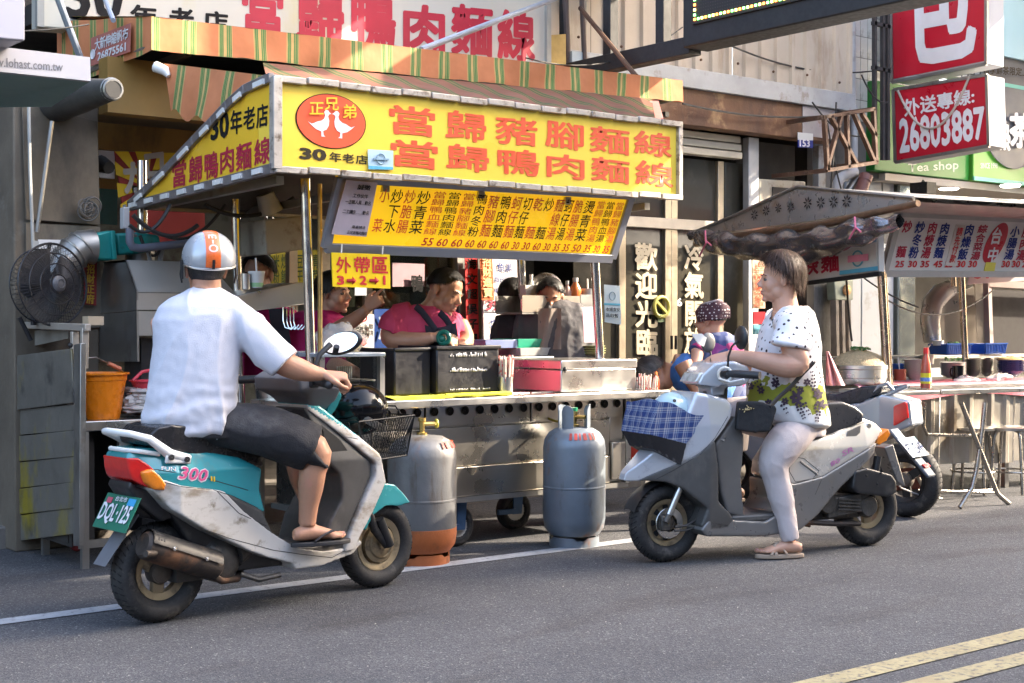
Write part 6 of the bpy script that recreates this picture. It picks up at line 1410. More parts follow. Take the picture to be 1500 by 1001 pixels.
def wheel(t,x,y,R,r,rimm,spokes=3,holes=0,side=-1,name='wheel'):
    w_=lpart('tyre',MB().torus((x,y,R),R-r,r,(0,1,0),56,14,squash=1.15),RUBBER,t)
    mb=MB()
    for k in range(44):
        a=2*pi*k/44
        for sg in (-1,1):
            b0,b1=a,a+.10
            for (aa,yy,bb,yy2) in ((b0,.010,b1,r*.9),):
                c1=V((x+(R-r+r*1.008)*cos(aa),y+sg*yy,R+(R-r+r*1.008)*sin(aa)))
                rr2=R-r+r*sqrt(max(0,1-(yy2/(r*1.15)) ** 2))*1.03
                c2=V((x+rr2*cos(bb),y+sg*yy2,R+rr2*sin(bb)))
                mb.beam(c1,c2,.005,.003,up=(cos(aa),0,sin(aa)))
    part('tread',mb,mat('tread_groove',(.006,.006,.006),.9,0,0),w_,local=True,fix=False)
    Ri=R-2*r+.006
    mb=MB().torus((x,y,R),Ri-.004,.009,(0,1,0),48,8,squash=2.6).lathe([(Ri-.03,-.018),(Ri-.012,-.024),(Ri-.002,-.026),(Ri-.002,.026),(Ri-.012,.024),(Ri-.03,.018),(Ri-.03,-.018)],(x,y,R),(0,1,0),48)
    rm_=part('rim',mb,rimm,w_,local=True)
    for k in range(spokes):
        a=2*pi*k/spokes+.35;d=V((cos(a),0,sin(a)));p_=V((-sin(a),0,cos(a)));c=V((x,y,R));mb=MB()
        P=[c+d*.03+p_*.028,c+d*(Ri-.02)+p_*.032,c+d*(Ri-.02)-p_*.018,c+d*.03-p_*.028]
        mb.prism([q+V((0,-.014,0)) for q in P],(0,.028,0));part('spoke',mb,rimm,w_,.004,local=True)
    if holes:
        part('wheel_disc',MB().lathe([(.001,.004),(Ri-.02,.004),(Ri-.02,-.006),(.001,-.006)],(x,y,R),(0,1,0),48),rimm,w_,local=True)
        for k in range(holes):
            a=2*pi*k/holes;d=V((cos(a),0,sin(a)));q=V((-sin(a),0,cos(a)));c=V((x,y+side*.009,R))+d*(Ri-.045);mb=MB()
            mb.prism([c+d*.020*cos(b)+q*.015*sin(b) for b in [2*pi*j/14 for j in range(14)]],(0,-side*.005,0));part('rim_hole',mb,BLACKM,w_,local=True)
    hub=part('hub',MB().lathe([(.001,-.04),(.02,-.04),(.045,-.03),(.05,-.02),(.05,.02),(.045,.03),(.001,.04)],(x,y,R),(0,1,0),28).torus((x,y+side*.03,R),.036,.005,(0,1,0),24,6),mat('grimy_hub',(.13,.11,.09),.5,.5,.3,12),w_,local=True)
    return w_
TEALP=mat('teal_scooter_paint',(.03,.28,.31),.2,.1,.08,4,0,60,((.10,.22,.22),.15,5),coat=.6)
WHTP=mat('dirty_white_panel',(.50,.48,.45),.35,0,.08,4,0,60,[((.26,.22,.17),.36,4.5,2),((.20,.17,.13),.12,14)],coat=.2)
GRYP=mat('scuffed_grey_panel',(.062,.060,.058),.42,0,.3,4,.05,40,[((.12,.11,.10),.25,4,.5)])
SEATM=mat('black_seat_vinyl',(.016,.016,.018),.24,0,.15,10,.12,120)
BLKP=mat('black_scooter_plastic',(.02,.02,.022),.4,0,.25,9,.05,60,((.06,.055,.05),.2,9))
ENGM=mat('dusty_engine_metal',(.085,.078,.07),.5,.5,.35,14,.3,60,((.20,.17,.13),.2,10))
GOLD=mat('dirty_gold_rim',(.34,.27,.17),.38,.6,.15,10,0,60,((.10,.08,.06),.3,9))
SILP=mat('silver_scooter_paint',(.56,.58,.62),.2,.35,.04,3,0,60,((.22,.20,.18),.12,5),coat=.5)
BEIP=mat('champagne_scooter_paint',(.60,.56,.50),.22,.3,.04,3,0,60,((.28,.25,.20),.2,4),coat=.4)
DSIL=mat('dark_silver_panel',(.20,.195,.19),.32,.45,.12,4,0,60,((.2,.18,.16),.2,5))
MIRR=mat('mirror_glass',(.8,.82,.85),.02,1,0,rvar=0)
LAMPR=mat('red_lamp_lens',(.62,.012,.01),.12,0,.12,30,.2,130,coat=.8)
LAMPO=mat('amber_lamp_lens',(.72,.20,.01),.12,0,.12,30,.2,130,coat=.8)
EXH=mat('matt_black_muffler',(.03,.03,.032),.45,.4,.25,8,.1,30,((.10,.08,.06),.25,8))
EXR=mat('rusty_muffler',(.05,.04,.035),.6,.5,.3,8,.2,40,((.18,.09,.05),.35,7))
# ================================================================ teal and white scooter (heads right)
F1=Frame((232,911),(550,860))
s1=thing('scooter','teal and white scooter with a green number plate ridden by the man in white','scooter',F1.o,F1.rot)
tz_=lambda x,z:(1-.55*max(0,(.0-x))/.3)*(1-.25*max(0,(z-.62))/.1)
lpart('rear_cowl',puff([(-.182,.645),(-.188,.70),(-.152,.725),(.03,.722),(.30,.665),(.40,.61),(.385,.53),(.415,.425),(.36,.44),(.25,.498),(.157,.528),(.01,.55),(-.082,.59),(-.132,.60)],.165,TEALP,taper=tz_),None,s1)
lpart('side_skirt',puff([(-.109,.565),(-.079,.607),(.01,.572),(.157,.545),(.20,.535),(.30,.44),(.42,.35),(.56,.262),(.70,.232),(.86,.236),(.90,.262),(.91,.25),(.86,.205),(.761,.185),(.681,.168),(.549,.170),(.535,.200),(.42,.235),(.33,.272),(.11,.385),(-.033,.478)],.182,WHTP,voxel=.007,smooth=3,taper=lambda x,z:1-.35*max(0,-x)/.16),None,s1)
lpart('grey_infill',puff([(.157,.548),(.25,.51),(.39,.44),(.43,.36),(.46,.30),(.56,.268),(.52,.25),(.40,.33),(.28,.42)],.176,GRYP,voxel=.008),None,s1)
lpart('floorboard',MB().box(.44,.88,-.17,.17,.225,.262),GRYP,s1,bevel=.01)
lpart('underbody',puff([(-.033,.50),(.40,.50),(.44,.26),(.60,.18),(.30,.18),(.1,.30)],.10,BLKP),None,s1)
lpart('seat',puff([(-.102,.735),(-.109,.775),(-.073,.808),(-.020,.818),(.07,.805),(.159,.775),(.30,.735),(.41,.695),(.445,.672),(.44,.615),(.30,.635),(.159,.672),(-.020,.715)],.145,SEATM,taper=lambda x,z:(1-.28*max(0,x)/.44)*(1-.2*max(0,-x)/.16)),None,s1)
# grab rail
rl=lpart('grab_rail',MB().tube([(.05,-.15,.675),(-.033,-.15,.70),(-.119,-.145,.765),(-.178,-.11,.785),(-.201,-.04,.79),(-.201,.04,.79),(-.178,.11,.785),(-.119,.145,.765),(.05,.15,.675)],[.020,.022,.016,.014,.014,.014,.014,.016,.02],10),WHITEP,s1)
part('bracket',MB().prism([(-.059,-.166,.665),(.055,-.166,.655),(.062,-.166,.690),(-.013,-.166,.715),(-.056,-.166,.70)],(0,.012,0)),WHITEP,rl,.006,local=True)
for x,z in ((-.036,.688),(.035,.676)):part('bolt',MB().lathe([(.012,0),(.012,.006),(.001,.007)],(x,-.168,z),(0,-1,0),14),BLKP,rl,local=True)
lpart('rear_spoiler',MB().tube([(-.066,-.13,.70),(-.145,-.12,.715),(-.185,-.05,.72),(-.185,.05,.72),(-.145,.12,.715)],.009,8),WHITEP,s1)
# tail lamp wraps the tail
def lens(x0,x1,y0_,nm,m,zz):pass
tl=[(-.193,.69),(-.186,.64),(-.173,.605),(-.145,.585),(-.102,.565),(-.066,.560),(-.056,.58),(-.076,.62),(-.109,.66),(-.149,.69)]
lpart('tail_lamp',puff(tl,.15,LAMPR,voxel=.006,smooth=14,taper=lambda x,z:.66+.36*min(1,(x+.20)/.14)),None,s1)
lpart('indicator',puff([(-.149,.635),(-.109,.647),(-.076,.612),(-.058,.582),(-.066,.558),(-.102,.562),(-.135,.592)],.172,LAMPO,voxel=.006,smooth=8,taper=lambda x,z:.70+.31*min(1,(x+.20)/.14)),None,s1)
lpart('tail_underside',puff([(-.172,.60),(-.145,.575),(-.079,.55),(.0,.50),(.05,.44),(-.033,.42),(-.132,.50),(-.178,.57)],.09,BLKP),None,s1)
# decal
mb=MB();y=-.1705
def dq(x0,x1,z0,z1,sl=-.12,y=-.168):return [V((x0,y,z1)),V((x1,y,z1+sl*(x1-x0))),V((x1,y,z0+sl*(x1-x0))),V((x0,y,z0))]
dk=dict(nrm=(0,-1,0),lift=.0)
letters(mb,'FUN',dq(-.075,-.01,.640,.655,-.15,-.158),.02,nrm=(0,-1,0));lpart('lettering',mb,WHT_T,s1,fix=False,ang=180)
mb=MB();letters(mb,'300',dq(.0,.135,.595,.655,-.18,-.164),.05,nrm=(0,-1,0),warp=lambda u,t:(u+.15*(.5-t),t));lpart('lettering_outline',mb,WHT_T,s1,fix=False,ang=180)
mb=MB();letters(mb,'300',dq(.006,.130,.600,.650,-.18,-.1665),.02,nrm=(0,-1,0),warp=lambda u,t:(u+.15*(.5-t),t));lpart('lettering',mb,mat('pink_decal',(.65,.10,.25),.35),s1,fix=False,ang=180)
mb=MB();letters(mb,'II',dq(.145,.165,.58,.60,-.18,-.166),.02,nrm=(0,-1,0));lpart('lettering',mb,YEL,s1,fix=False,ang=180)
# leg shield
band=[(.665,.885),(.72,.868),(.817,.792),(.90,.728),(1.005,.640),(1.036,.51),(.96,.38),(.892,.284),(.86,.225),(.80,.215),(.82,.27),(.850,.334),(.972,.539),(.977,.598),(.832,.718),(.66,.848)]
tb_=lambda x,z:1-.42*max(0,z-.62)/.26
def split(me,fn,m2):
    me.materials.append(m2)
    for p in me.polygons:p.material_index=1 if fn(p.center) else 0
    return me
lpart('leg_shield',split(puff(band,.195,WHTP,voxel=.008,smooth=3,taper=tb_),lambda c:c.z>.735+(c.x-.88)*-.6,TEALP),None,s1)
lpart('inner_panel',puff([(.64,.86),(.70,.845),(.82,.725),(.955,.605),(.96,.54),(.85,.345),(.80,.25),(.70,.25),(.735,.36),(.80,.45),(.79,.56),(.74,.60),(.70,.74)],.180,GRYP,voxel=.009,taper=tb_),None,s1)
lpart('glove_recess',MB().prism([(.70,-.168,.78),(.80,-.168,.71),(.87,-.168,.62),(.74,-.168,.60)],(0,.01,0)),BLACKM,s1)
# front mudguard, fork, wheels
lpart('front_mudguard',puff([(.93,.36),(1.00,.47),(1.09,.495),(1.18,.478),(1.24,.43),(1.285,.385),(1.21,.375),(1.12,.385),(1.05,.35),(1.0,.28)],.085,TEALP,voxel=.007,smooth=3,taper=lambda x,z:1-.3*max(0,x-1.1)/.2),None,s1)
lpart('fork',MB().tube([(1.02,-.06,.40),(1.06,-.075,.28),(1.13,-.075,.20)],[.022,.02,.018],10).tube([(1.02,.06,.40),(1.06,.075,.28),(1.13,.075,.20)],[.022,.02,.018],10).cyl((1.08,-.085,.33),(1.14,-.085,.20),.022),EXH,s1)
wheel(s1,1.125,0,.203,.042,GOLD,3,0,-1);wheel(s1,0.0,0,.206,.048,GOLD,3,0,-1)
lpart('drum_cover',MB().lathe([(.001,-.05),(.03,-.05),(.05,-.042),(.085,-.03),(.09,-.015),(.09,.0)],(1.125,0,.203),(0,1,0),36).lathe([(.06,-.046),(.066,-.04),(.06,-.036)],(1.125,0,.203),(0,1,0),30),GOLD,s1)
# engine and muffler
eng=lpart('engine',MB().tube([(.22,-.11,.235),(.22,.1,.235)],.085,28).tube([(.30,-.08,.26),(.42,-.06,.30)],[.065,.05],14).box(.05,.30,-.06,.08,.16,.30),ENGM,s1,ang=30)
part('fan_cover',MB().lathe([(.001,.03),(.05,.028),(.085,.012),(.095,0),(.095,-.02)],(.235,-.10,.24),(0,-1,0),32),ENGM,eng,local=True)
mfa,mfb=V((-.135,-.135,.345)),V((.20,-.13,.215));mfd=(mfb-mfa).normalized()
mf=lpart('muffler',MB().lathe([(.001,-.01),(.045,-.012),(.056,0),(.058,.03),(.06,.10),(.058,.30),(.052,.35),(.03,.37)],mfa,mfd,28),EXR,s1)
part('heat_shield',MB().grid(lambda u,t:mfa+mfd*(.0+.34*u)+(V((0,0,1))-mfd*mfd.z).normalized()*.066*sin(pi*(.08+.80*t))+V((0,-1,0))*.066*cos(pi*(.08+.80*t)),12,12),EXH,mf,local=True,ang=180)
for u in (.10,.26):part('bolt',MB().lathe([(.008,0),(.008,.006),(.001,.008)],mfa+mfd*u+V((0,-.066,.018)),(0,-1,.1),12),CHROME,mf,local=True)
for k in range(3):part('slot',MB().beam(mfa+mfd*(.035+.013*k)+V((0,-.058,.035)),mfa+mfd*(.035+.013*k)+V((0,-.03,.062)),.006,.004),BLACKM,mf,local=True)
part('tail_pipe',MB().cyl(mfa+V((.02,-.045,-.03)),mfa+V((-.03,-.06,-.025)),.014,seg=14),EXR,mf,local=True)
lpart('exhaust_pipe',MB().tube([(.17,-.12,.19),(.23,-.11,.155),(.32,-.09,.15),(.36,-.05,.17)],.016,10),EXR,s1);lpart('side_stand',MB().tube([(.33,-.10,.17),(.40,-.13,.14),(.50,-.14,.15)],.012,8),ENGM,s1)
# mudflap and plate
lpart('mudflap',MB().prism([(-.12,-.055,.45),(-.12,.055,.45),(-.262,.05,.262),(-.262,-.05,.262)],(.006,0,.006)),mat('grey_mudflap',(.13,.135,.15),.5,0,.1,6),s1,bevel=.003)
lpart('plate_bracket',puff([(-.14,.56),(-.08,.52),(.02,.46),(.0,.42),(-.10,.44),(-.15,.50)],.05,BLKP),None,s1)
pn0=V((-cos(radians(28)),0,sin(radians(28))));pc=V((-.185,0,.465));pu=V((sin(radians(28)),0,cos(radians(28))));pw=V((0,-1,0))
PG=mat('green_plate',(.02,.16,.10),.4,0,.06,6);pls=lpart('number_plate',MB().obox(pc,pw*.135,pu*.075,pn0*.002),PG,s1,bevel=.001)
qd=[pc+pn0*.004-pw*.12+pu*.035,pc+pn0*.004+pw*.12+pu*.035,pc+pn0*.004+pw*.12-pu*.055,pc+pn0*.004-pw*.12-pu*.055]
mb=MB();letters(mb,'DQL·125',qd,.025,nrm=pn0);letters(mb,'台北市',[q+pu*a for q,a in zip([pc+pn0*.004-pw*.045+pu*.045,pc+pn0*.004+pw*.05+pu*.045,pc+pn0*.004+pw*.05+pu*.045,pc+pn0*.004-pw*.045+pu*.045],(.022,.022,0,0))],.02,nrm=pn0)
part('lettering',mb,WHT_T,pls,local=True,fix=False,ang=180)
part('sticker',MB().obox(pc+pn0*.004+pw*.085+pu*.05,pw*.028,pu*.015,pn0*.001),mat('plate_blue_sticker',(.05,.35,.65),.4),pls,local=True);part('sticker',MB().obox(pc+pn0*.004-pw*.09+pu*.045,pw*.02,pu*.012,pn0*.001),mat('plate_red_sticker',(.6,.1,.15),.4),pls,local=True)
# handlebar
hb1=lpart('handlebar_cowl',puff([(.575,.985),(.62,1.01),(.70,1.02),(.765,.985),(.80,.94),(.80,.86),(.74,.83),(.68,.85),(.64,.90),(.585,.93)],.18,mat('grey_cowl',(.14,.145,.16),.4,0,.12,5,0,60,((.13,.10,.08),.15,4)),taper=lambda x,z:.55+.45*min(1,max(0,(z-.84)/.10))),None,s1)
lpart('steering_neck',MB().tube([(.70,0,.88),(.80,0,.74)],[.07,.06],14),GRYP,s1);lpart('front_cowl',puff([(.745,.965),(.80,.96),(.835,.90),(.82,.83),(.78,.80),(.77,.88)],.15,TEALP,taper=lambda x,z:.6+.4*min(1,max(0,(z-.8)/.12))),None,s1)
for sg in (-1,1):
    g_=lpart('grip',MB().tube([(.665,sg*.17,.975),(.635,sg*.24,.972),(.60,sg*.355,.965)],[.014,.018,.018],12),BLKP,s1)
    part('grip_end',MB().ell((.597,sg*.36,.965),.02,seg=12,rings=8),BLKP,g_,local=True)
    lpart('brake_lever',MB().tube([(.70,sg*.17,.965),(.715,sg*.24,.955),(.69,sg*.34,.945)],[.009,.006,.007],8),STEEL_D,s1)
    lpart('switch_block',MB().box(.625,.675,sg*.165-.025,sg*.165+.025,.945,.995),BLKP,s1,bevel=.008)
a=F1.at(458,548,-.2);b=F1.at(468,520,-.2);c=F1.at(484,505,-.2);m=F1.at(502,503,-.2)
lpart('mirror_stem',MB().tube([a,b,c],[.010,.012,.014],8),BLKP,s1)
mn_=V((-.80,-.45,.12)).normalized();mx_=V((0,0,1)).cross(mn_).normalized();my_=mn_.cross(mx_);mx2=(mx_*cos(.25)+my_*sin(.25));my2=mn_.cross(mx2)
mr=lpart('mirror',MB().ell(m,(1,1,1),Matrix((mx2*.095,my2*.050,mn_*.022)).transposed(),28,12),BLKP,s1)
part('mirror_glass',MB().lathe([(.001,.0),(1,0)],(0,0,0),(0,0,1),28),MIRR,mr,local=True);g=bpy.data.objects[mr.children[0].name] if mr.children else None
me_=bpy.data.objects[-1].data if False else None
for o in kids(mr):
    for v in o.data.vertices:v.co=m+mn_*.0235+mx2*v.co.x*.082+my2*v.co.y*.042
    for q in o.data.polygons:pass
# basket with wire mesh
BW=mat('black_wire',(.012,.012,.013),.4,.2,0)
bs=thing('wire_basket','black wire basket on the front of the teal scooter','basket',F1.w(.98,0,.62),F1.rot)
W4=frame(s1)
def bk(u,v_,t):
    x=.935+.03*t*0+u*(.25+.07*t)-.05*t+.02;z=.60+.03*(1-u)*0+.185*t+.015*u;return W4 @ V((x,v_*(.13+.03*t),z))
mb=MB();n_=20
for k in range(n_+1):
    for a0,a1 in (((k/n_,-1,0),(min(1,k/n_+.25),-1,1)),((k/n_,-1,0),(max(0,k/n_-.25),-1,1)),((k/n_,1,0),(min(1,k/n_+.25),1,1)),((k/n_,1,0),(max(0,k/n_-.25),1,1))):mb.tube([bk(*a0),bk(*a1)],.0014,4,cap=False)
    s_=-1+2*k/n_
    for a0,a1 in (((1,s_,0),(1,min(1,s_+.5),1)),((1,s_,0),(1,max(-1,s_-.5),1)),((0,s_,0),(0,min(1,s_+.5),1)),((0,s_,0),(1,s_,0)),((k/n_,-1,0),(k/n_,1,0))):mb.tube([bk(*a0),bk(*a1)],.0014,4,cap=False)
part('mesh',mb,BW,bs,fix=False)
mb=MB()
for t_ in (0,1):c_=[bk(0,-1,t_),bk(1,-1,t_),bk(1,1,t_),bk(0,1,t_),bk(0,-1,t_)];mb.tube(c_,.0045,6)
for u,v_ in ((0,-1),(1,-1),(1,1),(0,1)):mb.tube([bk(u,v_,0),bk(u,v_,1)],.004,6)
part('frame',mb,BW,bs)
mb=MB().tube([bk(.9,1,1),bk(1.05,.4,1.25),bk(.4,.4,1.3)],.004,6).tube([bk(1,-.4,1),bk(1.0,-.1,1.2),bk(.5,.2,1.3)],.004,6).tube([bk(1,.2,1),bk(.8,.9,1.4),bk(.3,1,1.4)],.004,6);part('loose_lid',mb,BW,bs)
hm=thing('black_helmet','glossy black open-face helmet lying in the wire basket','helmet',F1.w(1.02,.0,.66),F1.rot)
_h=F1.at(527,600,.0);hc=W4 @ V((_h.x,.0,_h.z));HB=mat('glossy_black_helmet',(.004,.004,.005),.12,0,0,rvar=0,spec=.35)
part('shell',MB().ell(hc,(.132,.125,.118),seg=36,rings=22),HB,hm,ang=180)
part('visor',MB().lathe([(.128,-.02),(.131,0),(.128,.012),(.122,.012)],hc+V((.02,0,-.02)),(.4,-.3,.8),40),STEEL_D,hm)
lpart('basket_bracket',MB().tube([(.84,-.1,.72),(.94,-.10,.62),(.93,-.10,.60)],.008,8).tube([(.84,.1,.72),(.94,.10,.62)],.008,8),BW,s1)
# ================================================================ silver scooter (heads left)
F2=Frame((1268,799),(972,823));N2=.16
s2=thing('scooter','silver scooter with a plaid lined basket, carrying the woman','scooter',F2.o,F2.rot)
q2=lambda pts,y=N2:F2.xz(pts,y)
fb=q2([(1172,650),(1223,637),(1262,614),(1272,613),(1290,620),(1302,632),(1284,651),(1240,678),(1204,700),(1161,712),(1150,700),(1153,680)])
cow2=lpart('rear_cowl',puff(fb,.165,BEIP,taper=lambda x,z:(1-.5*max(0,(.12-x))/.35)*(1-.28*max(0,z-.56)/.16)),None,s2)
lpart('side_trim',puff(q2([(1286,648),(1281,665),(1258,688),(1229,715),(1196,755),(1172,776),(1120,786),(1034,786),(1026,777),(1040,757),(1075,762),(1120,764),(1140,752),(1150,735),(1150,706),(1162,709),(1204,698),(1240,676)]),.172,DSIL,voxel=.008,smooth=3,taper=lambda x,z:1-.5*max(0,(.12-x))/.35),None,s2)
lpart('floorboard',MB().box(.50,.98,-.16,.16,.20,.235),GRYP,s2,bevel=.01)
lpart('seat',puff(q2([(1166,655),(1160,640),(1175,605),(1205,592),(1235,588),(1254,596),(1265,607),(1263,618),(1223,637),(1176,652)],.14),.15,mat('grey_black_vinyl',(.03,.03,.034),.32,0,.12,8,.1,120),taper=lambda x,z:1-.25*max(0,x-.15)/.3),None,s2)
lpart('amber_lamp',puff(q2([(1283,650),(1286,640),(1300,628),(1304,636),(1298,646),(1288,652)],.13),.135,LAMPO,voxel=.005,smooth=2),None,s2)
lpart('scoop',MB().prism([V((a,N2-.012,b)) for a,b in q2([(1240,643),(1245,632),(1263,624),(1262,634),(1252,644)])],(0,-.01,0)),DSIL,s2)
for k in range(3):a,b=F2.at(1172+8*k,676+6*k,N2+.006),F2.at(1182+8*k,684+6*k,N2+.006);lpart('vent',MB().beam(a,b,.008,.01),DSIL,s2,bevel=.002)
mb=MB();
def d2(pts):return [F2.at(x,y_,N2+.006) for x,y_ in pts]
letters(mb,'SR',d2([(1233,661),(1250,653),(1251,661),(1234,669)]),.012,nrm=(0,1,0));letters(mb,'80',d2([(1216,677),(1230,670),(1230,677),(1217,684)]),.012,nrm=(0,1,0))
lpart('lettering',mb,mat('mauve_decal',(.45,.15,.35),.4),s2,fix=False,ang=180)
em=F2.at(1271,624,.12);lpart('key_badge',MB().lathe([(.001,.006),(.012,.006),(.018,0)],(em.x,.125,em.z),(0,1,0),20).torus((em.x,.128,em.z),.014,.003,(0,1,0),18,5),STEEL,s2)
# front shield
shl=q2([(1022,574),(1040,578),(1066,585),(1073,597),(1068,612),(1048,641),(1022,668),(950,708),(930,708),(933,696),(955,676),(985,645),(1008,610)],.14)
lpart('front_shield',puff(shl,.17,SILP,voxel=.009,smooth=5,taper=lambda x,z:(1-.72*max(0,x-1.12)/.36)*(1-.15*max(0,z-.7)/.15)),None,s2)
lpart('lower_fairing',puff(q2([(950,707),(1018,670),(1046,643),(1052,690),(1052,735),(1072,756),(1075,780),(1034,786),(1028,770),(1036,745),(1006,717),(985,708)]),.172,GRYP,voxel=.008,smooth=4,taper=lambda x,z:1-.70*max(0,x-1.12)/.36),None,s2)
lpart('inner_panel',puff(q2([(1042,650),(1072,608),(1085,640),(1080,700),(1085,758),(1060,752),(1050,720)],.1),.14,mat('grey_inner_panel',(.11,.105,.10),.5,0,.15,5)),None,s2)
wheel(s2,1.285,0,.204,.044,GOLD,0,8,1);wheel(s2,.005,0,.205,.05,GOLD,3,0,1)
ft0=F2.at(998,711,.085);ft1=F2.at(975,765,.085)
fk=lpart('fork',MB().tube([ft0,ft0.lerp(ft1,.8)],.017,14).tube([V((ft0.x,-.08,ft0.z)),V((ft1.x,-.08,ft1.z))],.017,12),STEEL,s2);part('fork_foot',MB().tube([ft0.lerp(ft1,.72),ft1],[.014,.02],12),ENGM,fk,local=True)
lpart('brake_disc',MB().lathe([(.045,0),(.078,0),(.08,.002),(.078,.004),(.045,.004)],(1.285,.045,.204),(0,1,0),36),STEEL,s2);lpart('brake_caliper',MB().box(1.30,1.355,.05,.09,.17,.25),ENGM,s2,bevel=.008)
lpart('brake_hose',MB().tube([V((1.28,.09,.19)),F2.at(1005,770,.09),F2.at(1022,760,.09),F2.at(1026,740,.09)],.006,8).tube([V((1.28,.09,.17)),F2.at(1005,777,.09),F2.at(1024,770,.09),F2.at(1029,745,.09)],.005,8),BLKP,s2)
lpart('mudguard',MB().grid(lambda u,t:V((1.285+.225*cos(radians(20+130*u)),.055*(2*t-1),.204+.225*sin(radians(20+130*u))-.012*(2*t-1) ** 2)),18,4),BLKP,s2,ang=180)
# engine
a,b=F2.at(1214,738,.13),F2.at(1274,742,.13)
en=lpart('transmission_case',MB().tube([V((a.x,.06,a.z)),V((a.x,.135,a.z))],[.06,.052],24).tube([V((b.x,.06,b.z)),V((b.x,.13,b.z))],[.062,.055],24).obox((V((a.x,.095,a.z))+V((b.x,.095,b.z)))/2,V((abs(a.x-b.x)/2,0,(a.z-b.z)/2*-1))*1,(0,.033,0),(0,0,.05)),ENGM,s2,bevel=.004)
mb=MB()
for k in range(4):mb.beam(a.lerp(b,.2)+V((0,.012,.03-.018*k)),a.lerp(b,.75)+V((0,.008,.03-.018*k)),.006,.008)
part('cooling_rib',mb,ENGM,en,local=True)
lpart('engine_block',MB().box(.10,.42,-.08,.08,.17,.30).tube([(.40,0,.25),(.52,0,.28)],[.06,.045],12),ENGM,s2,bevel=.01)
a,b=F2.at(1252,706,.15),F2.at(1308,712,.15)
af=lpart('air_box',puff([(a.x+.02,a.z+.06),(a.x-.06,a.z+.075),(b.x+.03,b.z+.065),(b.x,b.z+.03),(b.x-.005,b.z-.035),(b.x+.05,b.z-.055),(a.x,a.z-.06),(a.x+.035,a.z-.03)],.06,BLKP,y0=.12,voxel=.007,smooth=4),None,s2)
for k,(x,y_) in enumerate(((1269,697),(1285,709),(1290,693))):p=F2.at(x,y_,.178);part('bolt',MB().lathe([(.006,0),(.006,.006),(.001,.007)],p,(0,1,0),10),BLACKM,af,local=True)
lpart('underframe',MB().tube([(.50,.10,.17),(.30,.11,.15),(.12,.10,.14)],.014,8).tube([(.62,.08,.19),(.45,.10,.15)],.012,8),EXR,s2);lpart('rear_shock',MB().tube([(.05,.10,.22),(.0,.10,.50)],.022,10),BLKP,s2)
lpart('rear_mudflap',MB().prism([V((F2.at(x,y_,.0).x,-.05,F2.at(x,y_,0).z)) for x,y_ in ((1287,655),(1300,650),(1315,700),(1318,712),(1306,705))],(0,.10,0)),DSIL,s2,bevel=.006)
# handlebar, headlamp
hp=lambda pts,y=.0:F2.xz(pts,y)
lpart('head_cowl',puff(hp([(1018,563),(1024,548),(1038,532),(1060,528),(1080,536),(1088,550),(1078,562),(1060,568),(1058,580),(1040,580),(1040,566)],.05),.15,SILP,voxel=.008,smooth=4,taper=lambda x,z:1-.45*max(0,x-.95)/.18 if z>.9 else .45),None,s2)
LENS=mat('clear_lamp_lens',(.62,.62,.58),.08,.3,.35,30,.3,60,coat=1)
lpart('headlamp',MB().prism([F2.at(x,y_,.08) for x,y_ in ((1018,561),(1026,546),(1053,543),(1052,549),(1046,556))],(0,-.16,0)),LENS,s2,bevel=.008)
lpart('steering_neck',MB().tube([F2.at(1050,560,0),F2.at(1045,590,0)],[.06,.07],14),GRYP,s2)
a=F2.at(1060,548,.16);b=F2.at(1078,548,.22);c=F2.at(1110,555,.32)
lpart('grip',MB().tube([V((a.x,.12,a.z)),b,V((b.x-.07,.33,b.z-.005))],[.016,.02,.02],12),BLKP,s2);lpart('grip',MB().tube([V((a.x,-.12,a.z)),V((b.x,-.22,b.z)),V((b.x-.07,-.33,b.z-.005))],[.016,.02,.02],12),BLKP,s2)
lpart('lever_guard',MB().torus(F2.at(1062,549,.18),.035,.008,(.35,1,.1),28,8).tube([F2.at(1052,555,.19),F2.at(1070,560,.22),F2.at(1090,556,.30)],.006,8),WHITEP,s2);lpart('switch_block',MB().ell(F2.at(1068,549,.17),(.03,.03,.025),seg=14,rings=8),BLKP,s2)
m=F2.at(1086,495,.20);st_=[F2.at(1066,540,.17),F2.at(1067,522,.18),F2.at(1072,508,.19),F2.at(1080,500,.20)]
lpart('mirror_stem',MB().tube(st_,.006,8),BLKP,s2);lpart('mirror',MB().ell(m,(.022,.055,.062),seg=24,rings=14),BLKP,s2)
m2=F2.at(1037,502,-.25);lpart('mirror_stem',MB().tube([F2.at(1048,540,-.17),F2.at(1040,515,-.25)],.006,8),BLKP,s2)
mm=lpart('mirror',MB().ell(m2,(.045,.022,.055),seg=20,rings=12),mat('grey_mirror_back',(.12,.12,.12),.4),s2)
MW=mat('bright_mirror_face',(.85,.85,.85),.05,1,0,rvar=0)
part('mirror_glass',MB().prism([F2.at(x,y_,-.22) for x,y_ in ((1012,489),(1027,489),(1034,495),(1030,508),(1022,504))],(0,.008,0)),WHITEP,mm,local=True)
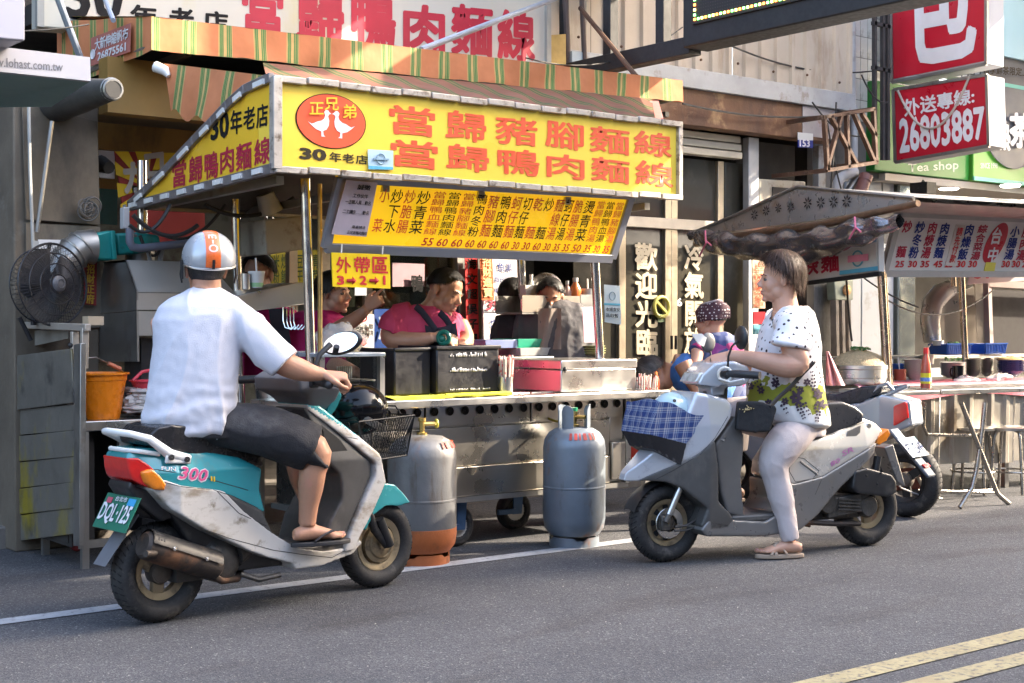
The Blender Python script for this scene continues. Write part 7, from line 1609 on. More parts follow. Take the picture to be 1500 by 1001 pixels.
# plaid lined basket
PL=bpy.data.materials.new('blue_plaid');PL.use_nodes=True
def plaid():
    nt=PL.node_tree;N=nt.nodes;L=nt.links;b=N['Principled BSDF'];tc=N.new('ShaderNodeTexCoord');sp=N.new('ShaderNodeSeparateXYZ');L.new(tc.outputs['Object'],sp.inputs[0])
    def mth(op,a,bb=None):
        n=N.new('ShaderNodeMath');n.operation=op
        for i,q in enumerate((a,bb)):
            if q is None:continue
            if isinstance(q,(int,float)):n.inputs[i].default_value=q
            else:L.new(q,n.inputs[i])
        return n.outputs[0]
    hx=mth('ADD',sp.outputs[0],mth('MULTIPLY',sp.outputs[1],1));hz=sp.outputs[2]
    def band(v,f,k):
        t=mth('FRACT',mth('MULTIPLY',v,f));r=N.new('ShaderNodeValToRGB');L.new(t,r.inputs[0]);cr=r.color_ramp;cr.interpolation='CONSTANT'
        cr.elements[0].position=0;cr.elements[0].color=(.02,.05,.2,1);cr.elements[1].position=.35;cr.elements[1].color=(.22,.28,.42,1)
        for p,c in ((.45,(.03,.07,.22,1)),(.55,(.5,.5,.52,1)),(.62,(.05,.09,.25,1)),(.72,(.3,.33,.42,1)),(.8,(.55,.55,.55,1)),(.86,(.03,.06,.2,1))):e=cr.elements.new(p);e.color=c
        return r.outputs[0]
    mx=N.new('ShaderNodeMix');mx.data_type='RGBA';mx.inputs[0].default_value=.5;L.new(band(hx,17,0),mx.inputs[6]);L.new(band(hz,19,1),mx.inputs[7]);L.new(mx.outputs[2],b.inputs['Base Color']);b.inputs['Roughness'].default_value=.85
plaid()
pb=thing('lined_basket','front basket lined with blue plaid cloth above a black base','basket',F2.w(1.42,0,.6),F2.rot);M2=frame(s2)
ctop=[F2.at(967,589,.17),F2.at(1038,611,.15)];cbot=[F2.at(953,637,.15),F2.at(1005,650,.14)]
A_,B_,C_,D_=ctop[0],ctop[1],cbot[1],cbot[0]
wy=.30
def pbx(u,v_,t):
    n_=A_.lerp(B_,u)*(1-t)+D_.lerp(C_,u)*t;y=n_.y-v_*wy;return M2 @ V((n_.x+.02*v_*(1-t)+.006*noise.noise(V((u*9,v_*7,t*6))),y,n_.z+.012*(1-t)*sin(u*7+v_*5)+.0))
mb=MB()
mb.grid(lambda u,t:pbx(u,0,t),16,10).grid(lambda u,t:pbx(0,u,t),16,10).grid(lambda u,t:pbx(u,1,t),16,10).grid(lambda u,t:pbx(1,u,t),16,10)
part('plaid_lining',mb,PL,pb,ang=60)
bot=[F2.at(948,664,.12),F2.at(997,679,.12)]
def blx(u,v_,t):
    n_=D_.lerp(C_,u)*(1-t)+(bot[0] if False else V((D_.x-.03,.12,D_.z-.075))).lerp(V((C_.x+.02,.12,C_.z-.11)),u)*t;return M2 @ V((n_.x+.004*noise.noise(V((u*7,v_*7,t*4))),n_.y+.004-v_*(wy-.0-.06*t),n_.z))
mb=MB().grid(lambda u,t:blx(u,0,t),12,6).grid(lambda u,t:blx(0,u,t),12,6).grid(lambda u,t:blx(u,1,t),12,6).grid(lambda u,t:blx(1,u,t),12,6).grid(lambda u,t:blx(u,t,1),8,8)
part('black_base',mb,mat('black_nylon',(.02,.02,.024),.55,0,.1,6,.15,20),pb,ang=60)
hm2=thing('pale_blue_helmet','pale blue half helmet lying in the plaid basket','helmet',F2.w(1.30,0,.72),F2.rot)
hc2=F2.at(983,607,.02);hcw=M2 @ hc2
PBH=mat('pale_blue_helmet',(.38,.55,.62),.25,0,.03,3,coat=.4)
part('shell',MB().ell(hcw,(.115,.10,.115),seg=36,rings=20),PBH,hm2,ang=180)
for x,y_ in ((963,580),(978,586),(992,582)):
    d=(CAM-hcw).normalized();pr=M2 @ F2.at(x,y_,.13);r_=(pr-hcw).normalized();q=V((r_.x*.117,r_.y*.102,r_.z*.117));part('vent',MB().lathe([(.001,.002),(.009,.002),(.009,-.002)],hcw+q,q,12),BLACKM,hm2)
solo('oily_rag',blob(F2.w(1.0,.13,.63),(.03,.008,.012),.02,3),DSIL,'small torn sticker on the silver front shield','sticker')
solo('red_crate',MB().box(pn(912,660,6.9).x,pn(952,660,6.9).x,6.9,7.3,.28,.46),mat('red_crate_plastic',(.42,.03,.015),.45,0,.1,6),'red plastic crate behind the silver scooter front','crate',bevel=.01)
# ================================================================ third scooter, parked behind the woman
F3=Frame((1322,757),(1150,742));N3=.14
F3.e=(F3.e*1.0).normalized()
s3=thing('scooter','grey-blue scooter parked behind the silver one with a white number plate','scooter',F3.o,F3.rot)
g3=lambda pts,y=N3:F3.xz(pts,y)
BLUS=mat('pale_blue_grey_paint',(.36,.40,.46),.22,.5,.06,3,coat=.5)
lpart('rear_cowl',puff(g3([(1170,640),(1180,600),(1260,590),(1290,578),(1328,588),(1332,624),(1296,640),(1240,670),(1190,690)]),.13,BLUS,taper=lambda x,z:1-.4*max(0,.1-x)/.3),None,s3)
lpart('seat',puff(g3([(1165,590),(1180,574),(1225,578),(1262,566),(1292,565),(1290,576),(1262,590),(1215,598),(1170,602)],.13),.13,mat('navy_seat_vinyl',(.015,.018,.028),.28,0,.1,8)),None,s3)
lpart('grab_rail',MB().tube([F3.at(1262,596,.11),F3.at(1288,566,.12),F3.at(1300,562,.12),F3.at(1308,572,.1)],.013,10).tube([F3.at(1275,590,.11),F3.at(1328,566,.10),V((F3.at(1330,566,0).x,0,F3.at(1330,566,0).z)),F3.at(1300,570,-.1)],.015,10),BLUS,s3)
tlp=g3([(1293,622),(1303,597),(1328,588),(1331,612),(1310,625)],.11)
lpart('tail_lamp',puff(tlp,.115,LAMPR,voxel=.006,smooth=3),None,s3);lpart('clear_lamp',puff(g3([(1275,612),(1300,598),(1294,622),(1282,624)],.12),.12,LENS,voxel=.006,smooth=2),None,s3)
lpart('tail_lip',MB().prism([V((x,-.1,z)) for x,z in g3([(1290,634),(1330,618),(1334,622),(1296,640)],.1)],(0,.2,0)),BLUS,s3,bevel=.004)
wheel(s3,-.02,0,.235,.05,mat('black_rim',(.02,.02,.022),.4,.5),3,0,1);wheel(s3,1.22,0,.225,.045,mat('black_rim',(.02,.02,.02)),3,0,1)
lpart('front_body',puff([(.45,.30),(.95,.25),(1.10,.40),(1.0,.80),(.92,.98),(.80,.98),(.85,.70),(.80,.36),(.45,.40)],.14,BLUS),None,s3);lpart('handlebar',MB().tube([(.80,-.33,1.0),(.88,-.1,1.0),(.88,.1,1.0),(.80,.33,1.0)],.016,8),BLKP,s3);lpart('fork',MB().tube([(1.05,.06,.55),(1.22,.06,.225)],.018,8),BLKP,s3)
mg_=[F3.at(1312,690,.0),F3.at(1345,668,0),F3.at(1377,712,0),F3.at(1362,732,0)]
# rear mudguard and plate face backwards
p3n=V((-cos(radians(42)),0,sin(radians(42))));p3u=V((sin(radians(42)),0,cos(radians(42))));p3w=V((0,1,0))
pc3=pp(1338,655,F3.w(-.30,0,.5),F3.e);d3=pc3-F3.o;pc3=V((d3.dot(F3.e),d3.dot(F3.l),pc3.z))
lpart('rear_mudguard',MB().prism([pc3+p3u*.16-p3w*.06-p3n*.02,pc3+p3u*.16+p3w*.06-p3n*.02,pc3-p3u*.20+p3w*.055-p3n*.02,pc3-p3u*.20-p3w*.055-p3n*.02],-p3n*.02),mat('slate_mudguard',(.09,.11,.14),.45,0,.08,5),s3,bevel=.008)
lpart('reflector',MB().obox(pc3-p3u*.13-p3n*.012,p3w*.04,p3u*.014,p3n*.006),LAMPR,s3,bevel=.003)
np3=lpart('number_plate',MB().obox(pc3,p3w*.12,p3u*.07,p3n*.002),mat('white_plate',(.66,.70,.74),.35),s3,bevel=.002)
c=pc3+p3n*.004
# plate seen from behind: its left is +y
mb=MB();letters(mb,'971·DNP',[c+p3w*.11+p3u*.03,c-p3w*.11+p3u*.03,c-p3w*.11-p3u*.055,c+p3w*.11-p3u*.055],.03,nrm=p3n,lift=.004)
part('lettering',mb,mat('plate_grey_print',(.03,.04,.08),.8,0,0,spec=.1),np3,local=True,fix=False,ang=180);part('sticker',MB().obox(c-p3w*.08+p3u*.05,p3w*.03,p3u*.012,p3n*.001),CYAN,np3,local=True)
solo('brake_cable',MB().tube([pn(1288,655,5.1),pn(1300,690,5.2),pn(1320,715,5.3),pn(1345,725,5.4)],.005,6),mat('pale_cable',(.35,.35,.36),.4),'pale cable looping between the two parked scooter tails','cable')
# ================================================================ people
from mathutils.bvhtree import BVHTree
def pY(px,py,Y):return CAM+ray(px,py)*(Y/F)
SKIN1=mat('sunned_skin',(.46,.235,.145),.48,0,.10,9,.12,90,((.50,.22,.15),.15,6),sss=.12)
SKIN2=mat('fair_skin',(.56,.31,.21),.46,0,.08,9,.10,90,((.58,.26,.19),.15,6),sss=.12)
SKIN3=mat('tanned_skin',(.38,.18,.10),.5,0,.10,9,.10,90,sss=.1)
HAIRB=mat('black_hair',(.010,.009,.009),.5,0,.6,60,.5,260,st=(1,1,.1));HAIRR=mat('brown_black_hair',(.042,.021,.013),.65,0,.6,70,.6,260,st=(1,1,.1),spec=.3)
HC={'black_hair':(.010,.009,.009),'brown_black_hair':(.045,.022,.014),'greying_hair':(.035,.03,.03)}
LIP=mat('lip_tone',(.42,.13,.11),.45,0,.05,20);EYEW=mat('eye_white',(.17,.14,.13),.2,0,0);EYED=mat('dark_iris',(.01,.008,.007),.15,0,0)
NAIL=mat('nail_tone',(.62,.36,.28),.3,0,0)
def rings(mb,L,seg=24,m=0):
    P=[];fs=[]
    for c,a,b in L:
        for k in range(seg):
            t=2*pi*k/seg;P.append(V(c)+V(a)*cos(t)+V(b)*sin(t))
    n=len(L)
    for i in range(n-1):
        for k in range(seg):l=(k+1) % seg;fs.append((i*seg+k,i*seg+l,(i+1)*seg+l,(i+1)*seg+k))
    fs.append(tuple(range(seg-1,-1,-1)));fs.append(tuple(range((n-1)*seg,n*seg)));return mb.add(P,fs,m)
def sm(pts,n=4):
    """smooth a joint chain (Catmull-Rom) with radii"""
    out=[]
    for i in range(len(pts)-1):
        p0=pts[max(i-1,0)];p1=pts[i];p2=pts[i+1];p3=pts[min(i+2,len(pts)-1)]
        for j in range(n):
            t=j/n;f=lambda a,b,c,d:.5*((2*b)+(c-a)*t+(2*a-5*b+4*c-d)*t*t+(-a+3*b-3*c+d)*t** 3)
            out.append((V([f(p0[0][q],p1[0][q],p2[0][q],p3[0][q]) for q in range(3)]),f(p0[1],p1[1],p2[1],p3[1])))
    out.append((V(pts[-1][0]),pts[-1][1]));return out
def limb(mb,pts,seg=16,n=4):
    q=sm([(V(p),r) for p,r in pts],n);return mb.tube([a for a,b in q],[b for a,b in q],seg)
def hand(mb,w,d,n,side,curl=(.3,.4,.45,.5),thumb=.6,sc=1.0,spread=.08,nails=None,bend=(.8,1.0,.7)):
    """w wrist, d along the palm, n out of the back of the hand, side +1 thumb on d x n side"""
    d=V(d).normalized();n=(V(n)-d*V(n).dot(d)).normalized();t=d.cross(n)*side
    pl=.088*sc
    mb.tube([w-d*.03*sc,w,w+d*pl*.45,w+d*pl*.95,w+d*pl*1.08],[(.026*sc,.021*sc),(.029*sc,.019*sc),(.038*sc,.016*sc),(.040*sc,.0135*sc),(.034*sc,.009*sc)],16) if abs(n.z)<-1 else None
    L=[]
    for u,a,b in ((-.35,.024,.020),(0,.027,.018),(.3,.034,.0165),(.65,.040,.015),(.95,.041,.0125),(1.06,.036,.009)):L.append((w+d*pl*u,t*a*sc,n*b*sc))
    rings(mb,L,16)
    fl=(.074,.082,.076,.060)
    for k in range(4):
        off=(.029-.0195*k)*sc;base=w+d*pl*(.93-.03*(k ==3))+t*off;dr=(d+t*(spread*(1.5-k))).normalized();c=curl[k];p=base;pts=[(base-dr*.02*sc,.0105*sc),(base,.0100*sc)];ang=0
        for seg_,(fr_,rr) in enumerate(((.46,.0090),(.30,.0083),(.24,.0072))):
            ang += c*bend[seg_];q=(dr*cos(ang)-n*sin(ang));p=p+q*fl[k]*fr_*sc;pts.append((p,rr*sc))
        mb.tube([a for a,b in pts],[b for a,b in pts],10);mb.ell(p,.0074*sc,seg=10,rings=6)
        if nails is not None:
            nn=(n*cos(ang)+dr*sin(ang));nails.obox(p-q*.003+nn*.0062*sc,q*.006*sc,t*.0048*sc,nn*.0012)
    b0=w+d*pl*.18+t*.024*sc;td=(t*.75+d*.75-n*.25*thumb).normalized();p1=b0+td*.036*sc;td2=(t*(.5-.5*thumb)+d*.9-n*.5*thumb).normalized();p2=p1+td2*.030*sc;p3=p2+(td2-t*.3*thumb).normalized()*.025*sc
    mb.tube([b0-td*.012,b0,p1,p2,p3],[.015*sc,.015*sc,.0115*sc,.0100*sc,.0085*sc],10);mb.ell(p3,.0085*sc,seg=10,rings=6)
def foot(mb,an,d,u=V((0,0,1)),side=1,sc=1.0,toes=True,nails=None):
    """an: ankle centre, sole about .075 below; side +1 big toe on d x u side"""
    d=V(d).normalized();t=d.cross(u).normalized()*side;s0=an-u*.070*sc
    rings(mb,[(s0-d*.062*sc+u*.028*sc,t*.020*sc,u*.022*sc),(s0-d*.045*sc+u*.030*sc,t*.030*sc,u*.029*sc),(s0+u*.036*sc,t*.033*sc,u*.036*sc),(s0+d*.05*sc+u*.031*sc,t*.036*sc,u*.031*sc),(s0+d*.10*sc+u*.022*sc,t*.042*sc,u*.022*sc),(s0+d*.138*sc+u*.014*sc,t*.044*sc,u*.014*sc),(s0+d*.152*sc+u*.011*sc,t*.038*sc,u*.010*sc)],18)
    for k in range(5):
        b=s0+d*(.142-.008*max(0,k-1))*sc+t*(.033-.0172*k)*sc+u*.011*sc;r=(.0125,.0092,.0088,.0084,.0080)[k]*sc;L=(.040,.038,.034,.029,.022)[k]*sc
        mb.tube([b-d*.02,b,b+d*L*.6+u*.003,b+d*L-u*.002],[r,r,r*.95,r*.9],10);mb.ell(b+d*L-u*.002,r*.95,seg=10,rings=6)
        if nails is not None:nails.obox(b+d*L*.92+u*r*.72,d*r*.55,t*r*.6,u*.0015)
def headmesh(mb,c,f,u,neck,sc=1.0,neckr=.055,jaw=1.0,ear=True):
    f=V(f).normalized();u=(V(u)-f*V(u).dot(f)).normalized();s=f.cross(u);R=Matrix((s,f,u)).transposed()
    P=lambda x,y,z:c+(s*x+f*y+u*z)*sc
    def e(x,y,z,a,b,d_):mb.ell(P(x,y,z),(a*sc,b*sc,d_*sc),R,18,12)
    e(0,-.012,.035,.074,.093,.080);e(0,.028,-.018,.060,.066,.085);e(0,.040,-.070,.048*jaw,.044,.036*jaw);e(0,.076,-.096,.019,.016,.015)
    e(0,.077,.020,.046,.014,.011);mb.tube([P(0,.086,.012),P(0,.096,-.008),P(0,.110,-.027)],[.0075*sc,.0095*sc,.012*sc],10)
    for k in (-1,1):
        e(k*.0105,.100,-.031,.008,.010,.007);e(k*.032,.052,-.032,.031,.030,.036);e(k*.036,.018,-.060,.027*jaw,.042,.034)
        if ear:e(k*.078,-.006,-.006,.009,.018,.031);e(k*.083,-.013,.004,.007,.015,.022)
    e(0,.087,-.056,.022,.011,.0065);e(0,.086,-.069,.018,.011,.007)
    limb(mb,[(P(0,-.025,-.02),neckr*.95*sc),(P(0,-.022,-.09),neckr*sc),(neck,neckr*1.12*sc)],18)
    return P,R,s,f,u
def face_bits(t,P,R,closed=False,brow=HAIRB,near=(-1,1)):
    for k in near:
        if not closed:
            mb=MB().ell(P(k*.030,.0735,.000),(.0135,.0115,.0085),R,14,10);o=part('eye',mb,EYEW,t)
            part('iris',MB().ell(P(k*.030,.0815,.000),(.0055,.0042,.0056),R,12,8),EYED,o)
        part('eyelashes',MB().ell(P(k*.030,.0815 if not closed else .080,.006 if not closed else -.003),(.0155,.0055,.0024),R,12,6),EYED,t)
        mb=MB().tube([P(k*.014,.089,.022),P(k*.030,.087,.027),P(k*.047,.074,.021)],[.0030,.0036,.0018],6);part('eyebrow',mb,brow,t)
    part('lips',MB().ell(P(0,.0885,-.0565),(.0215,.0105,.0052),R,14,8).ell(P(0,.0875,-.0675),(.0175,.0108,.0058),R,14,8),LIP,t)
def hair(t,c,f,u,m,sc=1.0,seed=1,n=600,bangs=52,sidea=100,backa=128,thick=.014,width=.0035,cut_ear=True,wisp=.012,lift=.0,far=None):
    f=V(f).normalized();u=(V(u)-f*V(u).dot(f)).normalized();s=f.cross(u);random.seed(seed)
    rx,ry,rz=(.076+thick)*sc,(.096+thick)*sc,(.082+thick+lift)*sc;cc=c+(f*-.012+u*.034)*sc
    def end(a):
        a=abs((a+pi) % (2*pi)-pi)
        if a<.75:return bangs+(sidea-bangs)*max(0,a-.42)/.33*.45
        if a<1.25:return bangs+(sidea-bangs)*(.45+.55*(a-.75)/.5)
        return sidea+(backa-sidea)*min(1,(a-1.25)/.9)
    def pt(a,th,off=0):
        th_=min(th,100);d=V((sin(radians(th_))*sin(a),sin(radians(th_))*cos(a),cos(radians(th_))))
        p=cc+s*d.x*(rx+off)+f*d.y*(ry+off)+u*d.z*(rz+off)
        if th>100:p=p-u*(th-100)*.0019*sc-(s*d.x*rx+f*d.y*ry)*min(.25,(th-100)*.004)
        return p
    mb=MB();na,nt_=56,18
    def g(x,y):
        a=2*pi*x;th=end(a)*y*.97;off=(thick/.014)*(.006*noise.noise(V((a*8,y*1.6,seed)))+.007*noise.noise(V((a*2.2,y*3,seed+4))))
        return pt(a,th,off)
    mb.grid(g,na,nt_);part('hair_cap',mb,m,t,ang=180)
    mb=MB()
    for k in range(n):
        a=random.uniform(-pi,pi);kink=random.uniform(-.3,1.3);e0=end(a);L=e0+random.gauss(0,5)*(wisp/.012);th0=random.uniform(0,.75)*e0;off0=random.uniform(.001,.015)*thick/.014;sw=random.gauss(0,.10);w_=width*random.uniform(.5,1.1);q=[]
        for j in range(7):
            v=j/6;th=th0+(L-th0)*v;q.append(pt(a+sw*v*v,th,off0*(.5+.5*v)+.010*(thick/.014)*v*v*v*kink))
        P=[];o=len(mb.v)
        for j in range(7):
            d=(q[min(j+1,6)]-q[max(j-1,0)]);x=d.cross(q[j]-cc).normalized();ww=w_*(1-.85*(j/6) ** 2);P += [q[j]-x*ww,q[j]+x*ww]
        mb.add(P,[(2*j,2*j+1,2*j+3,2*j+2) for j in range(6)])
    hl=mat(m.name+'_light',tuple(x*1.6+.002 for x in HC[m.name]),.42,0,.4,30);mb.m=[1 if (i // 6) % 3 ==0 else 0 for i in range(len(mb.f))]
    o=part('hair_strands',mb,[m,hl],t,ang=180,fix=False);o['kind']='stuff'
def folds(amp=.004,f=9,dirv=(0,0,1),seed=0,rid=1.0,fine=.3):
    dv=V(dirv)
    def d(co,no):
        q=co+V((seed*3.1,0,0));st=V((q.x*f,q.y*f,q.z*f))-dv*(dv.dot(q)*f*.65)
        a=noise.noise(st);r_=(1-abs(noise.noise(st*.8+V((7,1,2))))*2) ** 3 if rid else 0
        return no*(amp*a+amp*rid*(r_-.3)+amp*fine*noise.noise(q*f*4))
    return d
def core(mb,neck,sa,sb,pel,hips):
    limb(mb,[(neck,.05),(neck.lerp(pel,.35),.08),(neck.lerp(pel,.75),.08),(pel,.09)],14)
    for q in (sa,sb):limb(mb,[(neck.lerp(pel,.12),.05),(q,.05)],12)
    for q in hips:limb(mb,[(pel,.07),(q,.07)],12)
def person(label,base,group=None):return thing('person',label,'person',(base.x,base.y,0),group=group)
# ---------------------------------------------------------------- rider in white
t=person('man in a white T-shirt, black shorts and flip-flops on the teal scooter',F1.w(.15,0,0))
CRh=V((CR.x,CR.y,0));CFh=V((.62085,.78393,0));Z=V((0,0,1))
W1=lambda a:(CRh*cos(a)+CFh*sin(a))
SC=1/(2083/5.95)
def ring(px,py,hw,dp,Y,a=.0,tilt=0):c=pY(px,py,Y);return (c,W1(a)*hw*(Y/2083),(W1(a+pi/2))*dp+Z*tilt)
# body (skin): head, neck, arms, legs
mb=MB();nl=MB()
hd_f=(CFh*.93+CRh*-.36+V((0,0,-.02))).normalized();hc=pY(301,393,6.0);hc=hc+Z*-.01
P,R,s_,f_,u_=headmesh(mb,hc,hd_f,Z,pY(298,438,5.96),1.0,.062)
sho=pY(352,468,5.93);elb=pY(414,531,5.93);wri=pY(474,549,5.99)
limb(mb,[(pY(330,458,5.94),.06),(sho,.060),(pY(385,503,5.92),.056),(elb,.053),(pY(440,542,5.95),.047),(pY(458,547,5.97),.036),(wri,.027)],18)
hand(mb,wri,(CRh*.96+CFh*.25+V((0,0,-.10))),V((0,0,1))-CFh*.35,1,(1.05,1.15,1.2,1.25),.9,1.08,.03,nl)
lsho=pY(240,470,6.02);limb(mb,[(lsho,.058),(pY(248,530,6.14),.050),(pY(256,585,6.25),.045),(pY(300,600,6.25),.035),(pY(330,600,6.2),.027)],16)
hand(mb,pY(332,600,6.2),CRh,Z,-1,(.4,.4,.4,.5),.3)
kn=pY(461,658,6.03);ank=F1.w(.645,-.125,.335)
ank=pY(450,768,6.06)
limb(mb,[(pY(400,636,5.98),.070),(kn,.064),(pY(458,690,6.03),.058),(pY(455,715,6.04),.054),(pY(452,742,6.05),.042),(ank,.037)],20)
fdir=(F1.e*.97-F1.l*.22);foot(mb,ank,fdir,Z,-1,1.0,nails=nl)
lk=F1.w(.74,.12,.66);la=F1.w(.84,.08,.345);limb(mb,[(F1.w(.45,.14,.74),.065),(lk,.06),(lk.lerp(la,.4),.055),(la,.037)],16);foot(mb,la,F1.e,Z,1)
core(mb,pY(298,438,5.96),pY(345,466,5.93),pY(245,466,6.0),pY(285,612,5.9),[pY(340,626,5.92),F1.w(.2,.1,.86)])
limb(mb,[(pY(340,626,5.92),.065),(pY(400,640,5.98),.075)]);limb(mb,[(F1.w(.2,.1,.86),.065),(F1.w(.45,.14,.74),.065)])
part('body',remesh('body',mb,SKIN1,frame(t).inverted(),.0052,3,.5),None,t);part('nails',nl,NAIL,t)
# T-shirt
mb=MB()
rings(mb,[ring(300,421,22,.055,5.96),ring(300,428,34,.07,5.95),ring(299,437,52,.085,5.94),ring(298,449,66,.10,5.93),ring(293,470,71,.115,5.92),ring(289,505,66,.125,5.91),ring(285,545,66,.13,5.90),ring(282,585,67,.135,5.89),ring(280,615,66,.14,5.88),ring(277,632,60,.135,5.88),ring(275,641,54,.12,5.88)],32)
rings(mb,[(pY(325,458,5.93),Z*.075,CFh*.075),(pY(345,464,5.93),Z*.074+CRh*.02,CFh*.078),(pY(368,487,5.92),Z*.060+CRh*.050,CFh*.078),(pY(392,512,5.92),Z*.058+CRh*.055,CFh*.078),(pY(412,529,5.92),Z*.056+CRh*.056,CFh*.078),(pY(418,534,5.92),Z*.054+CRh*.053,CFh*.075)],24)
rings(mb,[(pY(262,462,5.97),Z*.07,CFh*.07),(pY(244,478,6.02),Z*.06,CFh*.07),(pY(246,510,6.08),CRh*.05,CFh*.065),(pY(248,535,6.14),CRh*.055,CFh*.065)],20)
WSH=mat('white_cotton',(.56,.56,.62),.9,0,.03,3,.25,260)
fl=folds(.012,7.5,(0,0,1),3,1.1,.25)
def wd(co,no):
    w_=M1i @ co;low=max(0,min(1,(1.02-w_.z)/.25));return fl(co,no)*(.55+1.1*low)+no*.006*low*sin(w_.z*75+5*noise.noise(w_*5))
M1i=frame(t)
part('t_shirt',remesh('t_shirt',mb,WSH,frame(t).inverted(),.0065,5,.5,disp=wd),None,t)
# shorts
mb=MB()
rings(mb,[ring(285,605,54,.13,5.9),ring(292,622,58,.13,5.9),ring(298,640,56,.12,5.9)],24)
limb(mb,[(pY(300,622,5.88),.085),(pY(345,624,5.92),.100),(pY(390,632,5.96),.108),(pY(430,645,6.0),.106),(pY(456,657,6.02),.098)],24)
limb(mb,[(F1.w(.08,.09,.86),.09),(F1.w(.35,.13,.80),.10),(F1.w(.58,.14,.72),.09)],20)
rings(mb,[(pY(448,652,6.01),Z*.085-CRh*.02,CFh*.10),(pY(461,657,6.02),Z*.085-CRh*.06,CFh*.09),(pY(464,660,6.02),Z*.078-CRh*.056,CFh*.085)],24)
part('shorts',remesh('shorts',mb,mat('black_shorts_cloth',(.018,.018,.022),.85,0,.35,6,.3,160,((.05,.05,.055),.3,4)),frame(t).inverted(),.007,4,.5,disp=folds(.008,8,tuple(CRh),5,1,.3)),None,t)
# short black hair at the nape
mb=MB().ell(hc+f_*-.016+Z*.012,(.080,.098,.078),R,28,18);part('hair',mb,HAIRB,t,ang=180)
# flip-flops
def flipflop(ank,d,side,nm='flip_flop',m=None,sc=1.0):
    d=V(d).normalized();x=d.cross(Z).normalized();s0=ank-Z*.074*sc;out=[]
    for k in range(28):
        a=2*pi*k/28;u=cos(a);w_=sin(a)*(.042+.010*u)*sc;out.append(s0+d*(.062+.138*u)*sc+x*w_-Z*.0)
    o=part(nm,MB().prism(out,(0,0,-.020)),m or BLKP,t,.004)
    c=s0+d*.135*sc+Z*.022;mbs=MB()
    for sg in (-1,1):
        mbs.tube([s0+d*.02*sc+x*sg*.038*sc+Z*.004,s0+d*.06*sc+x*sg*.042*sc+Z*.030*sc,s0+d*.10*sc+x*sg*.034*sc+Z*.043*sc,s0+d*.135*sc+x*side*.016*sc+Z*.030*sc,s0+d*.148*sc+x*side*.018*sc+Z*.004],[(.010,.004),(.011,.004),(.011,.004),(.008,.004),.004],8)
    part('strap',mbs,m or BLKP,o);return o
flipflop(ank,fdir,-1,m=mat('black_rubber_sandal',(.025,.024,.026),.6,0,.1,10));flipflop(la,F1.e,1,m=mat('black_rubber_sandal',(.025,.024,.026)))
# half helmet, silver with an orange band
th=thing('silver_helmet','silver half helmet with an orange band worn by the man in white','helmet',hc)
HS=mat('silver_helmet_shell',(.42,.45,.49),.32,.35,.04,3,coat=.6)
hq=pY(306,378,5.99);rad=.112
tilt=.10;hu=(Z*cos(tilt)-f_*sin(tilt)*.3).normalized();hf=(f_-hu*f_.dot(hu)).normalized();hs_=hf.cross(hu)
def dome(a,th_,off=0):return hq+(hf*cos(a)*(rad*1.10+off)+hs_*sin(a)*(rad+off))*sin(th_)+hu*cos(th_)*(rad*1.02+off)
def dome_end(a):return radians(104+12*(-cos(a)))
mb=MB().grid(lambda x,y:dome(2*pi*x,dome_end(2*pi*x)*y),56,22);part('shell',mb,HS,th,ang=180)
mb=MB().tube([dome(2*pi*k/56,dome_end(2*pi*k/56),.001) for k in range(57)],.0045,8);part('rim',mb,STEEL,th)
mb=MB().grid(lambda x,y:dome(2*pi*x,dome_end(2*pi*x)*y*.99,-.006),40,14);part('lining',mb,BLACKM,th,ang=180)
def strip_pt(v,x,off):
    ang_=radians(-60+(60+112)*v);c=cos(ang_);s2_=sin(ang_)
    base=hu*c*rad*1.02-hf*s2_*rad*1.10;wdt=.030*(1+.15*abs(v-.5));p=base+hs_*x*wdt;k=1/sqrt((p.dot(hu)/(rad*1.02)) ** 2+(p.dot(hf)/(rad*1.1)) ** 2+(p.dot(hs_)/rad) ** 2);return hq+p*k*(1+off/rad)
part('orange_band',MB().grid(lambda x,y:strip_pt(y,2*x-1,.0012),8,40),mat('orange_stripe',(.80,.15,.03),.3,0,.05,8,coat=.4),th,ang=180)
def on_band(s__,v0,v1,w_,bold,sx_=1):
    vs,fs,(x0,y0,x1,y1)=glyph(s__);mbx=MB()
    for q_ in range(4):
        dx,dy=[(bold,0),(-bold,0),(0,bold),(0,-bold)][q_]
        mbx.add([strip_pt(v0+(v1-v0)*((y1-y-dy)/(y1-y0)),sx_*w_*(2*(x+dx-x0)/(x1-x0)-1),.0022+.0002*q_) for x,y in vs],fs)
    return mbx
mbx=on_band('E',.52,.62,.45,.03)
# the letter is turned a quarter: legs of the E point down
mbx=MB().grid(lambda x,y:strip_pt(.55+.02*y,(2*x-1)*.55,.002),8,2)
for k in (-1,0,1):mbx.grid(lambda x,y,k=k:strip_pt(.565+.055*y,k*.46+(x-.5)*.18,.002),2,5)
mbx.grid(lambda x,y:strip_pt(.645+.055*y,(x-.5)*.20,.002),2,5)
for j in range(24):
    a0,a1=2*pi*j/24,2*pi*(j+1)/24;mbx.add([strip_pt(.76+r_*.05*cos(a),r_*.62*sin(a),.002) for r_,a in ((.62,a0),(1,a0),(1,a1),(.62,a1))],[(0,1,2,3)])
part('lettering',mbx,mat('pale_orange_white',(.80,.62,.55),.4),th,fix=False,ang=180)
part('strap_clip',MB().grid(lambda x,y:strip_pt(.90+.11*y,(x-.5)*.35,.006),2,6),BLACKM,th,ang=180)
for k in (-1,1):
    a=pi/2*k;p0=dome(a*.95,radians(100));part('chin_strap',MB().tube([p0,p0-Z*.05+hs_*.006*k,p0-Z*.085+hf*.01],[(.010,.004),(.012,.005),(.008,.004)],8),BLACKM,th)
